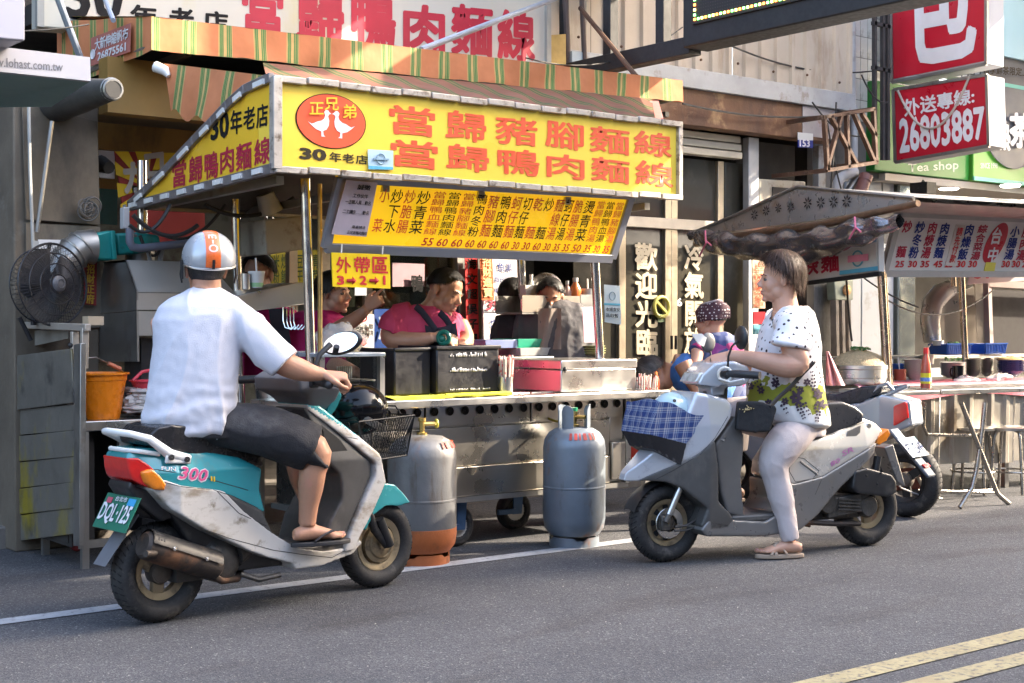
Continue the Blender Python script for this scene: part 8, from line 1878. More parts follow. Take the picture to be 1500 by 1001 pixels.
part('ear_pad',MB().prism([dome(-2.1 if False else 1.75*-1,radians(100))+v_ for v_ in (V((0,0,.01)),V((0,0,-.07)),hf*.05+V((0,0,-.06)),hf*.06+V((0,0,.01)))],hs_*-.006),BLACKM,th)
# ---------------------------------------------------------------- woman on the silver scooter
t=person('woman in a dotted floral top and beige leggings astride the silver scooter',F2.w(.45,.1,0))
YL=7.62;WF=(F2.e*.98).normalized();WL=F2.l
mb=MB();nl=MB()
hf2=(-CRh*.985-CFh*-.02+V((0,0,-.02))).normalized();hc_=pY(1142,410,7.62)
P,R,s_,f2_,u2_=headmesh(mb,hc_,hf2,Z,pY(1152,460,7.62),1.06,.062,1.12)
sh_=pY(1158,482,7.42);el_=pY(1169,533,7.34);wr_=pY(1066,521,7.40)
limb(mb,[(pY(1158,475,7.48),.07),(sh_,.066),(pY(1162,510,7.35),.064),(el_,.060),(pY(1150,536,7.33),.062),(pY(1120,530,7.34),.050),(pY(1090,524,7.37),.037),(wr_,.028)],20)
hand(mb,wr_,(-CRh*.93-V((0,0,.34))+CFh*.1),(V((0,0,1))*.75-CFh*.65),-1,(.22,.28,.34,.42),.25,1.0,.10,nl)
rs_=pY(1130,478,7.86);re_=pY(1120,530,7.9);rw_=pY(1052,528,7.72)
limb(mb,[(rs_,.062),(pY(1128,505,7.9),.06),(re_,.055),(pY(1085,532,7.82),.042),(rw_,.028)],16);hand(mb,rw_,(-CRh*.9-V((0,0,.4))),V((0,0,1)),1,(.3,.35,.4,.45),.3)
an1=V(pz(1156,818,0));an1=pY(1158,796,7.40);an1.z=.098
fd=(-CRh*.97+CFh*-.12);limb(mb,[(pY(1154,770,7.41),.045),(pY(1157,785,7.40),.040),(an1+Z*.0,.038)],18);foot(mb,an1,fd,Z,1,.96,nails=nl)
an2=pY(1076,712,7.75);limb(mb,[(pY(1072,690,7.75),.045),(an2,.038)],16);fd2=(F2.e*.95+F2.l*.1);foot(mb,an2,fd2,Z,1,.94,nails=nl)
limb(mb,[(pY(1145,452,7.60),.05),(pY(1150,470,7.62),.085),(pY(1150,500,7.64),.10)],18)
core(mb,pY(1150,470,7.62),pY(1156,478,7.5),pY(1134,478,7.82),pY(1160,600,7.62),[pY(1170,622,7.58),pY(1165,620,7.72)])
limb(mb,[(pY(1170,622,7.58),.07),(pY(1145,655,7.43),.06),(pY(1138,690,7.41),.05),(pY(1154,770,7.41),.045)]);limb(mb,[(pY(1165,620,7.72),.07),(pY(1075,610,7.84),.055),(pY(1066,660,7.8),.045),(pY(1072,690,7.75),.045)])
part('body',remesh('body',mb,SKIN2,frame(t).inverted(),.0048,3,.5),None,t);part('nails',nl,mat('toe_nail_pink',(.6,.3,.27),.3),t)
face_bits(t,P,R,False,HAIRR)
hair(t,hc_+Z*.006,f2_,u2_,HAIRR,1.08,5,2200,54,80,138,.018,.0022,wisp=.024,lift=.006)
# earring and bracelet like ring
part('ring',MB().torus(wr_+(-CRh*.09-V((0,0,.025)))-CFh*.004,.010,.0018,CRh,16,5),GOLD,t)
# leggings
LG=mat('beige_pink_leggings',(.52,.45,.44),.85,0,.04,4,.15,200)
mb=MB()
limb(mb,[(pY(1178,618,7.58),.10),(pY(1160,638,7.48),.102),(pY(1144,657,7.43),.098),(pY(1134,680,7.41),.082),(pY(1137,700,7.41),.070),(pY(1143,725,7.41),.068),(pY(1150,755,7.41),.057),(pY(1156,782,7.40),.050),(pY(1158,791,7.40),.047)],24)
limb(mb,[(pY(1170,618,7.72),.11),(pY(1120,612,7.82),.115),(pY(1070,606,7.84),.088),(pY(1060,622,7.83),.078),(pY(1063,655,7.80),.070),(pY(1070,695,7.77),.050),(pY(1073,704,7.76),.046)],22)
rings(mb,[(pY(1168,600,7.62),WF*.13,WL*.15),(pY(1170,618,7.62),WF*.14,WL*.155),(pY(1174,638,7.62),WF*.12,WL*.14)],24)
part('leggings',remesh('leggings',mb,LG,frame(t).inverted(),.0065,4,.5,disp=folds(.0022,14,(.3,0,0),2,1.2,.2)),None,t)
# top
mb=MB()
def rw(px,py,hf_,hl,Y=7.62,tl=0):return (pY(px,py,Y),WF*hf_+Z*tl,WL*hl)
rings(mb,[rw(1152,447,.070,.085,tl=-.02),rw(1153,454,.092,.13,tl=-.03),rw(1155,464,.115,.17,tl=-.03),rw(1156,482,.145,.185),rw(1155,505,.165,.19),rw(1153,530,.175,.195),rw(1151,560,.200,.205),rw(1151,585,.21,.215),rw(1154,605,.215,.22,tl=.01),rw(1158,618,.205,.22,tl=.02),rw(1158,622,.18,.20,tl=.02)],36)
rings(mb,[(pY(1152,468,7.52),WF*.085,Z*.06+WL*.05),(pY(1160,474,7.42),WF*.096,Z*.06+WL*.05),(pY(1160,490,7.38),WF*.104+Z*.01,WL*.085),(pY(1158,505,7.34),WF*.112+Z*.02,WL*.088),(pY(1158,510,7.34),WF*.104+Z*.02,WL*.082)],26)
rings(mb,[(pY(1140,466,7.78),WF*.08,Z*.06-WL*.05),(pY(1134,484,7.88),WF*.085,WL*.075),(pY(1130,508,7.9),WF*.088,WL*.075)],22)
TOP=bpy.data.materials.new('dotted_white_top');TOP.use_nodes=True
def topmat():
    nt=TOP.node_tree;N=nt.nodes;L=nt.links;b=N['Principled BSDF'];tc=N.new('ShaderNodeTexCoord');sp=N.new('ShaderNodeSeparateXYZ');L.new(tc.outputs['Object'],sp.inputs[0])
    mp=N.new('ShaderNodeMapping');mp.inputs['Rotation'].default_value=(0,.75,.4);mp.inputs['Scale'].default_value=(1,1,1);L.new(tc.outputs['Object'],mp.inputs[0])
    v=N.new('ShaderNodeTexVoronoi');v.inputs['Scale'].default_value=27;v.inputs['Randomness'].default_value=.25;L.new(mp.outputs[0],v.inputs['Vector'])
    r=N.new('ShaderNodeValToRGB');L.new(v.outputs['Distance'],r.inputs[0]);r.color_ramp.interpolation='LINEAR'
    r.color_ramp.elements[0].position=.20;r.color_ramp.elements[0].color=(.02,.015,.025,1);r.color_ramp.elements[1].position=.25;r.color_ramp.elements[1].color=(.68,.67,.69,1)
    mr=N.new('ShaderNodeMapRange');mr.inputs[1].default_value=.955;mr.inputs[2].default_value=.945;L.new(sp.outputs[2],mr.inputs[0])
    mx=N.new('ShaderNodeMix');mx.data_type='RGBA';L.new(mr.outputs[0],mx.inputs[0]);L.new(r.outputs[0],mx.inputs[6]);mx.inputs[7].default_value=(.68,.66,.64,1)
    n=N.new('ShaderNodeTexNoise');n.inputs['Scale'].default_value=7;n.inputs['Detail'].default_value=3;L.new(tc.outputs['Object'],n.inputs['Vector'])
    m1=N.new('ShaderNodeMath');m1.operation='SUBTRACT';L.new(sp.outputs[2],m1.inputs[0]);m1.inputs[1].default_value=.835
    m2=N.new('ShaderNodeMath');m2.operation='ABSOLUTE';L.new(m1.outputs[0],m2.inputs[0])
    m3=N.new('ShaderNodeMath');m3.operation='MULTIPLY_ADD';L.new(n.outputs[0],m3.inputs[0]);m3.inputs[1].default_value=.42;m3.inputs[2].default_value=-.175
    m4=N.new('ShaderNodeMath');m4.operation='LESS_THAN';L.new(m2.outputs[0],m4.inputs[0]);L.new(m3.outputs[0],m4.inputs[1])
    my=N.new('ShaderNodeMix');my.data_type='RGBA';L.new(m4.outputs[0],my.inputs[0]);L.new(mx.outputs[2],my.inputs[6]);my.inputs[7].default_value=(.27,.28,.03,1)
    L.new(my.outputs[2],b.inputs['Base Color']);b.inputs['Roughness'].default_value=.85
topmat()
M2i=frame(t);f2o=folds(.005,7,(0,0,1),8,1,.2)
def vneck(me):
    bm=bmesh.new();bm.from_mesh(me);Mi=M2i;c0=pY(1152,447,7.62)
    kill=[]
    for fc in bm.faces:
        q=Mi @ fc.calc_center_median();d=q-c0
        u=d.dot(WF);l=d.dot(WL)
        if (d.z>-.008 and abs(l)<.12 and u>-.10) or (u>.02 and abs(l)<.055*(1+(d.z)/.09) and d.z>-.085):kill.append(fc)
    bmesh.ops.delete(bm,geom=kill,context='FACES');bm.to_mesh(me);bm.free()
tm_=remesh('dotted_top',mb,TOP,frame(t).inverted(),.0065,5,.5,post=vneck,disp=lambda co,no:f2o(co,no))
top_o=part('dotted_top',tm_,None,t)
def on_surface(o,me,polys,m,off=.0025,nm='flower_print',sub_=1):
    Mi=frame(o);bv=BVHTree.FromPolygons([Mi @ V(v.co) for v in me.vertices],[tuple(p.vertices) for p in me.polygons]);mb=MB()
    for pl in polys:
        P=[]
        for x,y in pl:
            d=ray(x,y).normalized();h=bv.ray_cast(CAM,d)
            if h[0] is None:P=None;break
            n=h[1] if h[1].dot(d)<0 else -h[1];P.append(h[0]+n*off-d*off)
        if P:
            c=sum(P,V())/len(P);mb.add([c]+P,[(0,i+1,(i+1) % len(P)+1) for i in range(len(P))])
    return part(nm,mb,m,o,fix=False,ang=180)
def petal(cx,cy,a,L,w_):return [(cx+cos(a)*L*u-sin(a)*w_*v,cy+sin(a)*L*u+cos(a)*w_*v) for u,v in ((.12,.25),(.45,1),(.8,.75),(1,0),(.8,-.75),(.45,-1),(.12,-.25))]
random.seed(31);pol=[]
def flower(cx,cy,r,n_=6):
    a0=random.random()*6
    for k in range(n_):pol.append(petal(cx,cy,a0+2*pi*k/n_,r,r*.32))
def spray(x0,y0,x1,y1,n_,r):
    for k in range(n_):
        u=k/max(1,n_-1);x=x0+(x1-x0)*u+random.uniform(-1.5,1.5);y=y0+(y1-y0)*u;rr=r*(1-.45*u)
        for sg in (-1,1):pol.append(petal(x,y,math.atan2(y1-y0,x1-x0)+sg*(.9+.3*random.random()),rr,rr*.38))
for a in ((1166,583,10),(1198,578,8),(1136,562,7),(1115,572,6),(1150,588,6),(1182,560,6),(1206,592,7),(1126,590,6),(1100,566,6),(1172,572,6)):flower(*a)
for a in ((1168,590,1178,612,6,6),(1199,588,1197,616,7,6.5),(1135,556,1132,540,4,5),(1192,572,1190,546,6,5.5),(1160,574,1172,548,5,5),(1113,566,1106,556,3,5),(1178,590,1184,606,4,5),(1204,560,1200,548,3,4),(1146,592,1152,604,3,5)):spray(*a)
on_surface(t,tm_,pol,mat('aubergine_print',(.045,.025,.045),.8,0,.2,20))
# strap and bag
sp_=[pY(1192,531,7.38),pY(1178,545,7.36),pY(1160,565,7.33),pY(1140,583,7.30),pY(1128,596,7.27)]
bagt=thing('shoulder_bag','small black shoulder bag with a gold badge at the woman\'s hip','bag',pY(1108,634,7.25))
part('strap',MB().tube(sp_,[(.004,.012)]*5,8),BLACKM,bagt)
bm_=MB().prism([pY(x,y,7.27) for x,y in ((1082,590),(1110,588),(1136,594),(1139,600),(1128,633),(1100,634),(1078,630),(1080,610))],CFh*.07)
part('body',remesh('body',bm_,mat('black_velvet',(.012,.012,.014),.7,0,.3,10,.2,60),frame(bagt).inverted(),.006,5,.6,disp=folds(.003,12)),None,bagt)
random.seed(2);mb=MB()
for k in range(26):x,y=1096+random.gauss(0,3.4),600+random.gauss(0,1.8);mb.ell(pY(x,y,7.262),.0032,seg=6,rings=4)
part('gold_badge',mb,mat('gold_beads',(.6,.45,.22),.3,.6),bagt)
# sandals
def sandal(ank,d,m,sc=1.0):
    d=V(d).normalized();x=d.cross(Z).normalized();s0=ank-Z*.073*sc;out=[]
    for k in range(28):a=2*pi*k/28;u=cos(a);out.append(s0+d*(.060+.135*u)*sc+x*sin(a)*(.040+.009*u)*sc)
    o=part('sandal',MB().prism(out,(0,0,-.022)),m,t,.004);mbs=MB()
    for (a0,s0_,a1,s1_) in ((.03,-1,.12,1),(.03,1,.12,-1),(.09,-1,.10,1)):
        p0=s0+d*a0*sc+x*s0_*.040;p1=s0+d*a1*sc+x*s1_*.044;mid=(p0+p1)/2+Z*(.060 if a0<.05 else .046)*sc
        mbs.tube([p0,p0.lerp(mid,.6)+Z*.012,mid,p1.lerp(mid,.6)+Z*.012,p1],[(.009,.0035)]*5,8)
    part('strap',mbs,m,o)
SND=mat('taupe_sandal',(.36,.27,.20),.6,0,.1,8);sandal(an1,fd,SND,.97);sandal(an2,fd2,SND,.95)
solo('pink_bag',MB().grid(lambda u,x:pY(1210+24*u*x+4*u,515+50*x,7.9+.04*sin(u*14)),14,8),mat('pink_striped_bag',(.66,.32,.36),.6,0,.15,20),'pink striped plastic bag hanging behind the woman','bag',ang=180)
# ---------------------------------------------------------------- cook
MAG=mat('magenta_shirt_cloth',(.56,.055,.13),.85,0,.06,5,.2,160);MAG2=mat('deep_magenta_cloth',(.42,.01,.14),.85,0,.06,5,.2,160);APR=mat('navy_apron_cloth',(.025,.022,.035),.8,0,.1,6)
t=person('cook in a pink shirt and dark apron looking down behind the black crates',pY(625,600,8.15))
Yc=8.12;mb=MB();nl=MB();k_=Yc/2083
fk_=(CRh*.80-CFh*.50-Z*.36).normalized();uk_=Z*.92+CRh*.35
hcc=pY(652,428,Yc)
P,R,s_,f3_,u3_=headmesh(mb,hcc,fk_,uk_,pY(618,470,Yc+.03),1.12,.062,1.08)
limb(mb,[(pY(592,464,Yc-.02),.06),(pY(580,476,Yc-.07),.068),(pY(573,495,Yc-.12),.06),(pY(592,500,Yc-.16),.055),(pY(618,498,Yc-.19),.042),(pY(634,495,Yc-.2),.032)],18)
hand(mb,pY(636,494,Yc-.2),(CRh*.95-Z*.12),(Z*.7-CFh*.7),-1,(.7,.8,.85,.9),.5,1.12,.05,nl)
limb(mb,[(pY(672,474,Yc+.1),.06),(pY(682,500,Yc+.05),.05),(pY(665,512,Yc-.1),.034)],14)
core(mb,pY(618,470,Yc+.03),pY(594,466,Yc-.02),pY(668,474,Yc+.08),pY(622,540,Yc),[])
part('body',remesh('body',mb,SKIN1,frame(t).inverted(),.0055,3,.5),None,t);part('nails',nl,NAIL,t)
face_bits(t,P,R,True)
hair(t,hcc,f3_,u3_,HAIRB,1.12,9,900,50,90,112,.006,.0028,wisp=.006)
mb=MB();rr_=lambda px,py,hw,dp,dy=0:(pY(px,py,Yc+dy),CRh*hw*k_,CFh*dp)
rings(mb,[rr_(620,448,20,.07),rr_(620,456,38,.10),rr_(621,468,50,.13),rr_(622,490,52,.14),rr_(622,520,52,.15),rr_(622,580,54,.16)],28)
rings(mb,[(pY(600,462,Yc-.02),Z*.08,CFh*.08),(pY(590,466,Yc-.04),Z*.08-CRh*.04,CFh*.09),(pY(579,476,Yc-.08),Z*.055-CRh*.08,CFh*.095),(pY(575,484,Yc-.10),Z*.03-CRh*.085,CFh*.092),(pY(574,487,Yc-.105),Z*.025-CRh*.08,CFh*.088)],20)
rings(mb,[(pY(650,466,Yc+.04),Z*.07,CFh*.08),(pY(664,474,Yc+.08),Z*.05+CRh*.05,CFh*.08),(pY(672,486,Yc+.08),CRh*.07,CFh*.07)],18)
cs_=remesh('shirt',mb,MAG,frame(t).inverted(),.0075,4,.5,disp=folds(.009,11,(0,0,1),4,1.2,.2));part('shirt',cs_,None,t)
mb=MB().grid(lambda u,v:pY(628+46*u-6*(1-v),476+40*v+4*sin(u*4),Yc-.17+.05*(u-.5) ** 2),10,10);part('apron',mb,APR,t,ang=180)
for a in ([(609,449),(618,457),(628,470),(638,484)],[(644,458),(652,466),(660,478),(665,490)]):part('apron_strap',MB().tube([pY(x,y,Yc-.115-.02*i) for i,(x,y) in enumerate(a)],[(.006,.020)]*4,8),APR,t)
solo('green_tape_gun',MB().torus(pY(650,495,Yc-.24),.032,.014,(CFh+CRh*.3),24,8).ell(pY(648,497,Yc-.235),(.022,.02,.022)),mat('dark_green_plastic',(.01,.15,.10),.35),'dark green round gadget in the cook\'s hand','tool')
# ---------------------------------------------------------------- pointing woman
t=person('woman in a magenta shirt raising her finger behind the stall post',pY(470,600,8.2))
Yw=8.15;k_=Yw/2083;mb=MB();nl=MB();fw=(CRh*.90-CFh*.42-Z*.05).normalized();hw_=pY(489,430,Yw)
P,R,s_,f4_,u4_=headmesh(mb,hw_,fw,Z,pY(478,474,Yw),1.0,.055)
limb(mb,[(pY(478,474,Yw),.05),(pY(480,488,Yw-.08),.045),(pY(510,474,Yw-.14),.044),(pY(527,462,Yw-.15),.036),(pY(537,453,Yw-.16),.028)],16)
hand(mb,pY(538,452,Yw-.16),(CRh*.75+Z*.62),(-CFh*.8-CRh*.3),-1,(.08,1.2,1.3,1.3),.6,.98,.06,nl)
limb(mb,[(pY(478,474,Yw),.05),(pY(470,500,Yw-.05),.05),(pY(485,530,Yw-.25),.05),(pY(505,540,Yw-.38),.044),(pY(522,546,Yw-.42),.032)],16)
hand(mb,pY(525,547,Yw-.42),(CRh*.95-Z*.35),(-CFh*.7+Z*.5),-1,(.25,.35,.4,.5),.3,1.0,.12,nl)
part('body',remesh('body',mb,SKIN2,frame(t).inverted(),.0055,3,.5),None,t);part('nails',nl,NAIL,t)
face_bits(t,P,R,False);hair(t,hw_,f4_,u4_,HAIRB,1.0,12,500,52,110,128,.014,.0035)
mb=MB();rr_=lambda px,py,hw,dp,dy=0:(pY(px,py,Yw+dy),CRh*hw*k_,CFh*dp)
rings(mb,[rr_(468,455,24,.07),rr_(455,466,52,.11),rr_(448,482,58,.13),rr_(446,510,60,.15),rr_(448,560,58,.15),rr_(450,600,56,.15)],26)
limb(mb,[(pY(470,478,Yw-.05),.07),(pY(485,488,Yw-.1),.062)],16);limb(mb,[(pY(470,515,Yw-.1),.075),(pY(488,530,Yw-.25),.062),(pY(497,537,Yw-.30),.056)],18)
part('shirt',remesh('shirt',mb,MAG2,frame(t).inverted(),.008,4,.5,disp=folds(.006,9,(0,0,1),6)),None,t)
mb=MB().grid(lambda u,v:pY(393+26*u+10*v,452+70*v,Yw-.19),6,8);part('apron',mb,APR,t,ang=180)
# ---------------------------------------------------------------- man behind the cup
t=person('dark haired man whose face is half hidden by the takeaway cup',pY(378,600,8.5))
mb=MB();hm_=pY(378,404,8.4);fm_=(-CFh*.92-CRh*.30-Z*.12).normalized();P,R,s_,f5_,u5_=headmesh(mb,hm_,fm_,Z,pY(388,450,8.45),1.05,.06)
part('body',remesh('body',mb,SKIN1,frame(t).inverted(),.0065,3,.5),None,t);face_bits(t,P,R,True);hair(t,hm_,f5_,u5_,HAIRB,1.05,14,400,48,84,108,.012,.004)
mb=MB();rings(mb,[(pY(388,444,8.45),CRh*.08,CFh*.07),(pY(388,456,8.45),CRh*.19,CFh*.11),(pY(388,480,8.45),CRh*.22,CFh*.13),(pY(388,560,8.45),CRh*.22,CFh*.14)],22)
part('shirt',remesh('shirt',mb,MAG2,frame(t).inverted(),.01,4,.5,disp=folds(.006)),None,t)
# ---------------------------------------------------------------- two dim figures behind the rack
t=person('dark jacketed figure seen from behind beside the white board',pY(755,600,9.3))
Yd=9.2;mb=MB();hx=pY(752,436,Yd);fx_=(CFh*.9+CRh*.3).normalized();P,R,s_,f6_,u6_=headmesh(mb,hx,fx_,Z,pY(758,470,Yd),1.0,.055)
part('body',remesh('body',mb,SKIN1,frame(t).inverted(),.008,3,.5),None,t);hair(t,hx,f6_,u6_,HAIRB,1.0,15,300,52,95,122,.012,.004)
mb=MB();rings(mb,[(pY(760,456,Yd),CRh*.07,CFh*.07),(pY(760,464,Yd),CRh*.15,CFh*.11),(pY(758,482,Yd),CRh*.18,CFh*.13),(pY(756,540,Yd),CRh*.20,CFh*.14),(pY(756,640,Yd),CRh*.2,CFh*.14)],22);limb(mb,[(pY(738,472,Yd),.06),(pY(733,505,Yd-.05),.055),(pY(735,540,Yd-.1),.05)],14)
part('jacket',remesh('jacket',mb,mat('black_jacket_cloth',(.02,.02,.022),.6,0,.2,5),frame(t).inverted(),.01,4,.5,disp=folds(.008)),None,t)
t=person('figure in a grey jacket over a beige shirt, head hidden behind the rack',pY(815,600,8.9))
Yd=8.9;mb=MB();hx=pY(806,436,Yd);P,R,s_,f7_,u7_=headmesh(mb,hx,(-CFh-Z*.3),Z,pY(812,458,Yd+.05),1.0,.055);part('body',remesh('body',mb,SKIN1,frame(t).inverted(),.008,3,.5),None,t);hair(t,hx,f7_,u7_,HAIRB,1.0,16,300,50,90,110,.008,.004);face_bits(t,P,R,True)
mb=MB();rings(mb,[(pY(812,438,Yd),CRh*.08,CFh*.07),(pY(812,450,Yd),CRh*.19,CFh*.11),(pY(812,470,Yd),CRh*.22,CFh*.13),(pY(812,560,Yd),CRh*.22,CFh*.14),(pY(812,640,Yd),CRh*.2,CFh*.14)],22)
for x0_ in (-1,1):limb(mb,[(pY(812+x0_*42,462,Yd),.06),(pY(812+x0_*50,500,Yd),.055),(pY(812+x0_*48,540,Yd),.05)],14)
part('jacket',remesh('jacket',mb,mat('grey_jacket_cloth',(.085,.08,.085),.7,0,.2,5,.2,60),frame(t).inverted(),.01,4,.5,disp=folds(.012,9)),None,t)
mb=MB().grid(lambda u,v:pY(788+34*u,452+60*v,Yd-.145+.02*sin(u*9+v*3)),10,8);part('shirt_front',mb,mat('beige_shirt_cloth',(.32,.26,.22),.8,0,.1,8),t,ang=180)
# ---------------------------------------------------------------- woman in a headscarf
t=person('woman in a dotted headscarf and purple plaid blouse with her back turned',pY(1045,640,9.1))
Yh=9.0;mb=MB();hh=pY(1042,470,Yh);fh=(CFh*.55-CRh*.80).normalized();P,R,s_,f8_,u8_=headmesh(mb,hh,fh,Z,pY(1048,500,Yh),1.02,.052);part('body',remesh('body',mb,SKIN2,frame(t).inverted(),.006,3,.5),None,t)
SCF=bpy.data.materials.new('dotted_scarf');SCF.use_nodes=True;_n=SCF.node_tree.nodes;_l=SCF.node_tree.links;_b=_n['Principled BSDF'];_tc=_n.new('ShaderNodeTexCoord');_v=_n.new('ShaderNodeTexVoronoi');_v.inputs['Scale'].default_value=52;_v.inputs['Randomness'].default_value=.3;_l.new(_tc.outputs['Object'],_v.inputs['Vector'])
_r=_n.new('ShaderNodeValToRGB');_l.new(_v.outputs['Distance'],_r.inputs[0]);_r.color_ramp.elements[0].color=(.55,.5,.5,1);_r.color_ramp.elements[0].position=.24;_r.color_ramp.elements[1].color=(.05,.015,.025,1);_r.color_ramp.elements[1].position=.32;_l.new(_r.outputs[0],_b.inputs['Base Color']);_b.inputs['Roughness'].default_value=.8
cc=hh+(f8_*-.014+Z*.030)
mb=MB()
def scf(x,y):
    a=2*pi*x;d=V((sin(a),cos(a),0));th_=radians(38+68*y+8*cos(a));off=.018+.006*noise.noise(V((a*3,y*4,1)))+.006*sin(a*2+y*5)
    return cc+s_*d.x*(.076+off)*sin(th_)+f8_*d.y*(.095+off)*sin(th_)+Z*cos(th_)*(.09+off)
mb.grid(scf,48,12);sc_=part('headscarf',mb,SCF,t,ang=180)
part('scarf_edge',MB().tube([scf(k/30,.0) for k in range(31)],.007,6),mat('scarf_hem',(.42,.36,.38),.8,0,.4,60),sc_)
part('hair',MB().ell(cc+Z*.012,(.078,.096,.082),R,24,14),HAIRB,t,ang=180)
PURP=bpy.data.materials.new('purple_plaid');PURP.use_nodes=True;_n=PURP.node_tree.nodes;_l=PURP.node_tree.links;_b=_n['Principled BSDF'];_tc=_n.new('ShaderNodeTexCoord');_w=_n.new('ShaderNodeTexVoronoi');_w.distance='MANHATTAN';_w.inputs['Scale'].default_value=13;_l.new(_tc.outputs['Object'],_w.inputs['Vector'])
_r=_n.new('ShaderNodeValToRGB');_s=_n.new('ShaderNodeSeparateColor');_l.new(_w.outputs['Color'],_s.inputs[0]);_l.new(_s.outputs[0],_r.inputs[0]);_r.color_ramp.interpolation='CONSTANT';_r.color_ramp.elements[0].color=(.03,.05,.16,1);_r.color_ramp.elements[1].position=.4;_r.color_ramp.elements[1].color=(.35,.03,.14,1)
for p_,c_ in ((.6,(.10,.12,.22,1)),(.75,(.22,.04,.2,1)),(.9,(.45,.38,.42,1))):_e=_r.color_ramp.elements.new(p_);_e.color=c_
_l.new(_r.outputs[0],_b.inputs['Base Color']);_b.inputs['Roughness'].default_value=.8
mb=MB();k_=Yh/2083;rings(mb,[(pY(1048,486,Yh),CRh*.06,CFh*.06),(pY(1050,491,Yh),CRh*.10,CFh*.09),(pY(1050,499,Yh),CRh*.16,CFh*.11),(pY(1050,520,Yh),CRh*.175,CFh*.12),(pY(1050,560,Yh),CRh*.18,CFh*.13),(pY(1050,610,Yh),CRh*.18,CFh*.14)],24)
limb(mb,[(pY(1025,500,Yh-.05),.06),(pY(1020,516,Yh-.12),.055)],14);limb(mb,[(pY(1072,500,Yh+.05),.06),(pY(1078,525,Yh+.08),.055)],14)
part('blouse',remesh('blouse',mb,PURP,frame(t).inverted(),.009,4,.5,disp=folds(.006)),None,t)
mb=MB();limb(mb,[(pY(1022,508,Yh-.1),.042),(pY(1020,530,Yh-.15),.036),(pY(1014,552,Yh-.22),.028)],12);part('forearm',remesh('forearm',mb,SKIN2,frame(t).inverted(),.007,2,.5),None,t)
# ---------------------------------------------------------------- bending woman in blue
t=person('woman in a blue sleeveless top bending over beside the counter end',pY(1005,640,9.1))
Yb=8.95;mb=MB();hb=pY(955,553,Yb);fb_=(-CRh*.55-Z*.80-CFh*.1).normalized();ub_=(-CRh*.8+Z*.5);P,R,s_,f9_,u9_=headmesh(mb,hb,fb_,ub_,pY(984,533,Yb),1.0,.05)
limb(mb,[(pY(1000,532,Yb-.12),.06),(pY(1010,552,Yb-.14),.05),(pY(1020,568,Yb-.15),.044),(pY(1022,580,Yb-.17),.034),(pY(1021,588,Yb-.18),.026)],16);hand(mb,pY(1020,590,Yb-.18),(-CRh*.3-Z*.95),(CRh*.7-CFh*.6),1,(.5,.6,.6,.6),.4)
limb(mb,[(pY(985,532,Yb),.06),(pY(1000,536,Yb),.075)],14);part('body',remesh('body',mb,SKIN3,frame(t).inverted(),.006,3,.5),None,t)
hair(t,hb,f9_,u9_,mat('greying_hair',(.035,.03,.03),.45,0,.4,30,.2,160),1.02,18,500,50,92,112,.012,.004,wisp=.012)
face_bits(t,P,R,True)
mb=MB();ax_=(CRh*.80-Z*.55).normalized();pe_=(CRh*.55+Z*.80).normalized()
rings(mb,[(pY(985,531,Yb),pe_*.05,CFh*.08),(pY(992,536,Yb),pe_*.10,CFh*.13),(pY(1004,545,Yb),pe_*.125,CFh*.15),(pY(1022,558,Yb),pe_*.13,CFh*.16),(pY(1042,572,Yb),pe_*.13,CFh*.17),(pY(1060,590,Yb),pe_*.13,CFh*.17)],24)
part('blue_top',remesh('blue_top',mb,mat('blue_knit',(.05,.16,.42),.85,0,.08,6,.2,160),frame(t).inverted(),.008,4,.5,disp=folds(.005)),None,t)
mb=MB();rings(mb,[(pY(1050,585,Yb),CRh*.14,CFh*.16),(pY(1062,620,Yb),CRh*.16,CFh*.17),(pY(1062,660,Yb),CRh*.14,CFh*.16)],20)
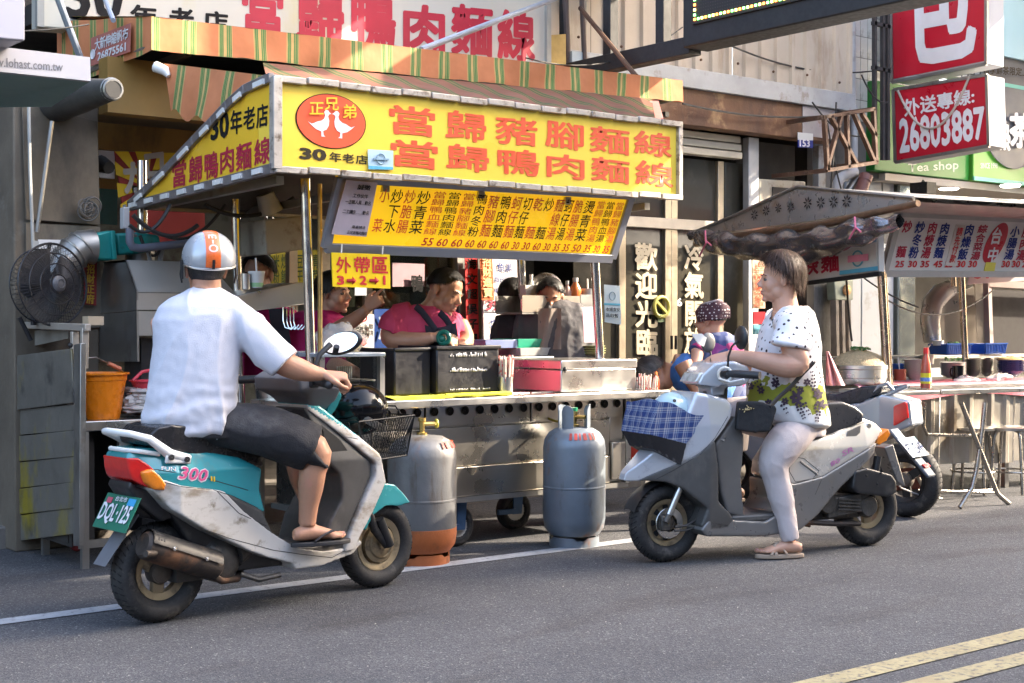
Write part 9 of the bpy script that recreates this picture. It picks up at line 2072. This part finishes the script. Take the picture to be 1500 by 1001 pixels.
for k in (-1,1):limb(mb,[(pY(1060,640,Yb+.1*k),.10),(pY(1055,690,Yb+.1*k),.08),(V((pY(1055,700,Yb+.1*k).x,pY(1055,700,Yb+.1*k).y,.08)),.06)],14)
part('trousers',remesh('trousers',mb,mat('brown_trousers',(.10,.08,.07),.85),frame(t).inverted(),.01,4,.5),None,t)
# ---------------------------------------------------------------- panel joints on the scooters, traced onto the mouldings
def seam(root,names,px,r=.0016,m=BLACKM,nm='panel_joint'):
    Mi=frame(root);L=[]
    for o in kids(root):
        if o.name.split('.')[0] in names:L.append((o,BVHTree.FromPolygons([Mi @ V(v.co) for v in o.data.vertices],[tuple(p.vertices) for p in o.data.polygons])))
    pts=[];hit=None
    for i in range(len(px)-1):
        for k in range(6):
            x=px[i][0]+(px[i+1][0]-px[i][0])*k/6;y=px[i][1]+(px[i+1][1]-px[i][1])*k/6;d=ray(x,y).normalized();best=None
            for o,b in L:
                h=b.ray_cast(CAM,d)
                if h[0] is not None and (best is None or h[3]<best[3]):best=h;hit=o
            if best:pts.append(best[0])
    if len(pts)>2:part(nm,MB().tube(pts,r,5),m,hit)
for L in ([(487,817),(486,836)],[(223,702),(266,713),(313,718),(341,727),(385,748)],[(300,776),(340,790),(400,806),(440,812),(486,817),(512,803)],[(506,640),(528,644)],[(180,690),(230,688),(300,700),(376,722)],[(318,720),(350,752),(398,774)]):
    seam(s1,('rear_cowl','side_skirt','leg_shield','grey_infill'),L)
for L in ([(1161,709),(1204,698),(1240,677),(1284,650)],[(1180,648),(1210,640),(1250,624),(1268,618)],[(1205,699),(1192,730)],[(1025,667),(1047,642),(1070,604)],[(950,708),(985,690),(1022,668)],[(1158,668),(1178,672),(1200,690),(1190,702),(1165,706),(1156,690),(1158,668)]):
    seam(s2,('rear_cowl','side_trim','front_shield','lower_fairing'),L)
bpy.data.scenes.remove(TS)
for o in bpy.data.objects:
    if o.name.split('.')[0] in ('led_dots','rivets','tread','joints','flower_print','gold_badge','stencil','scuffed_marks','rays'):o['kind']='stuff'
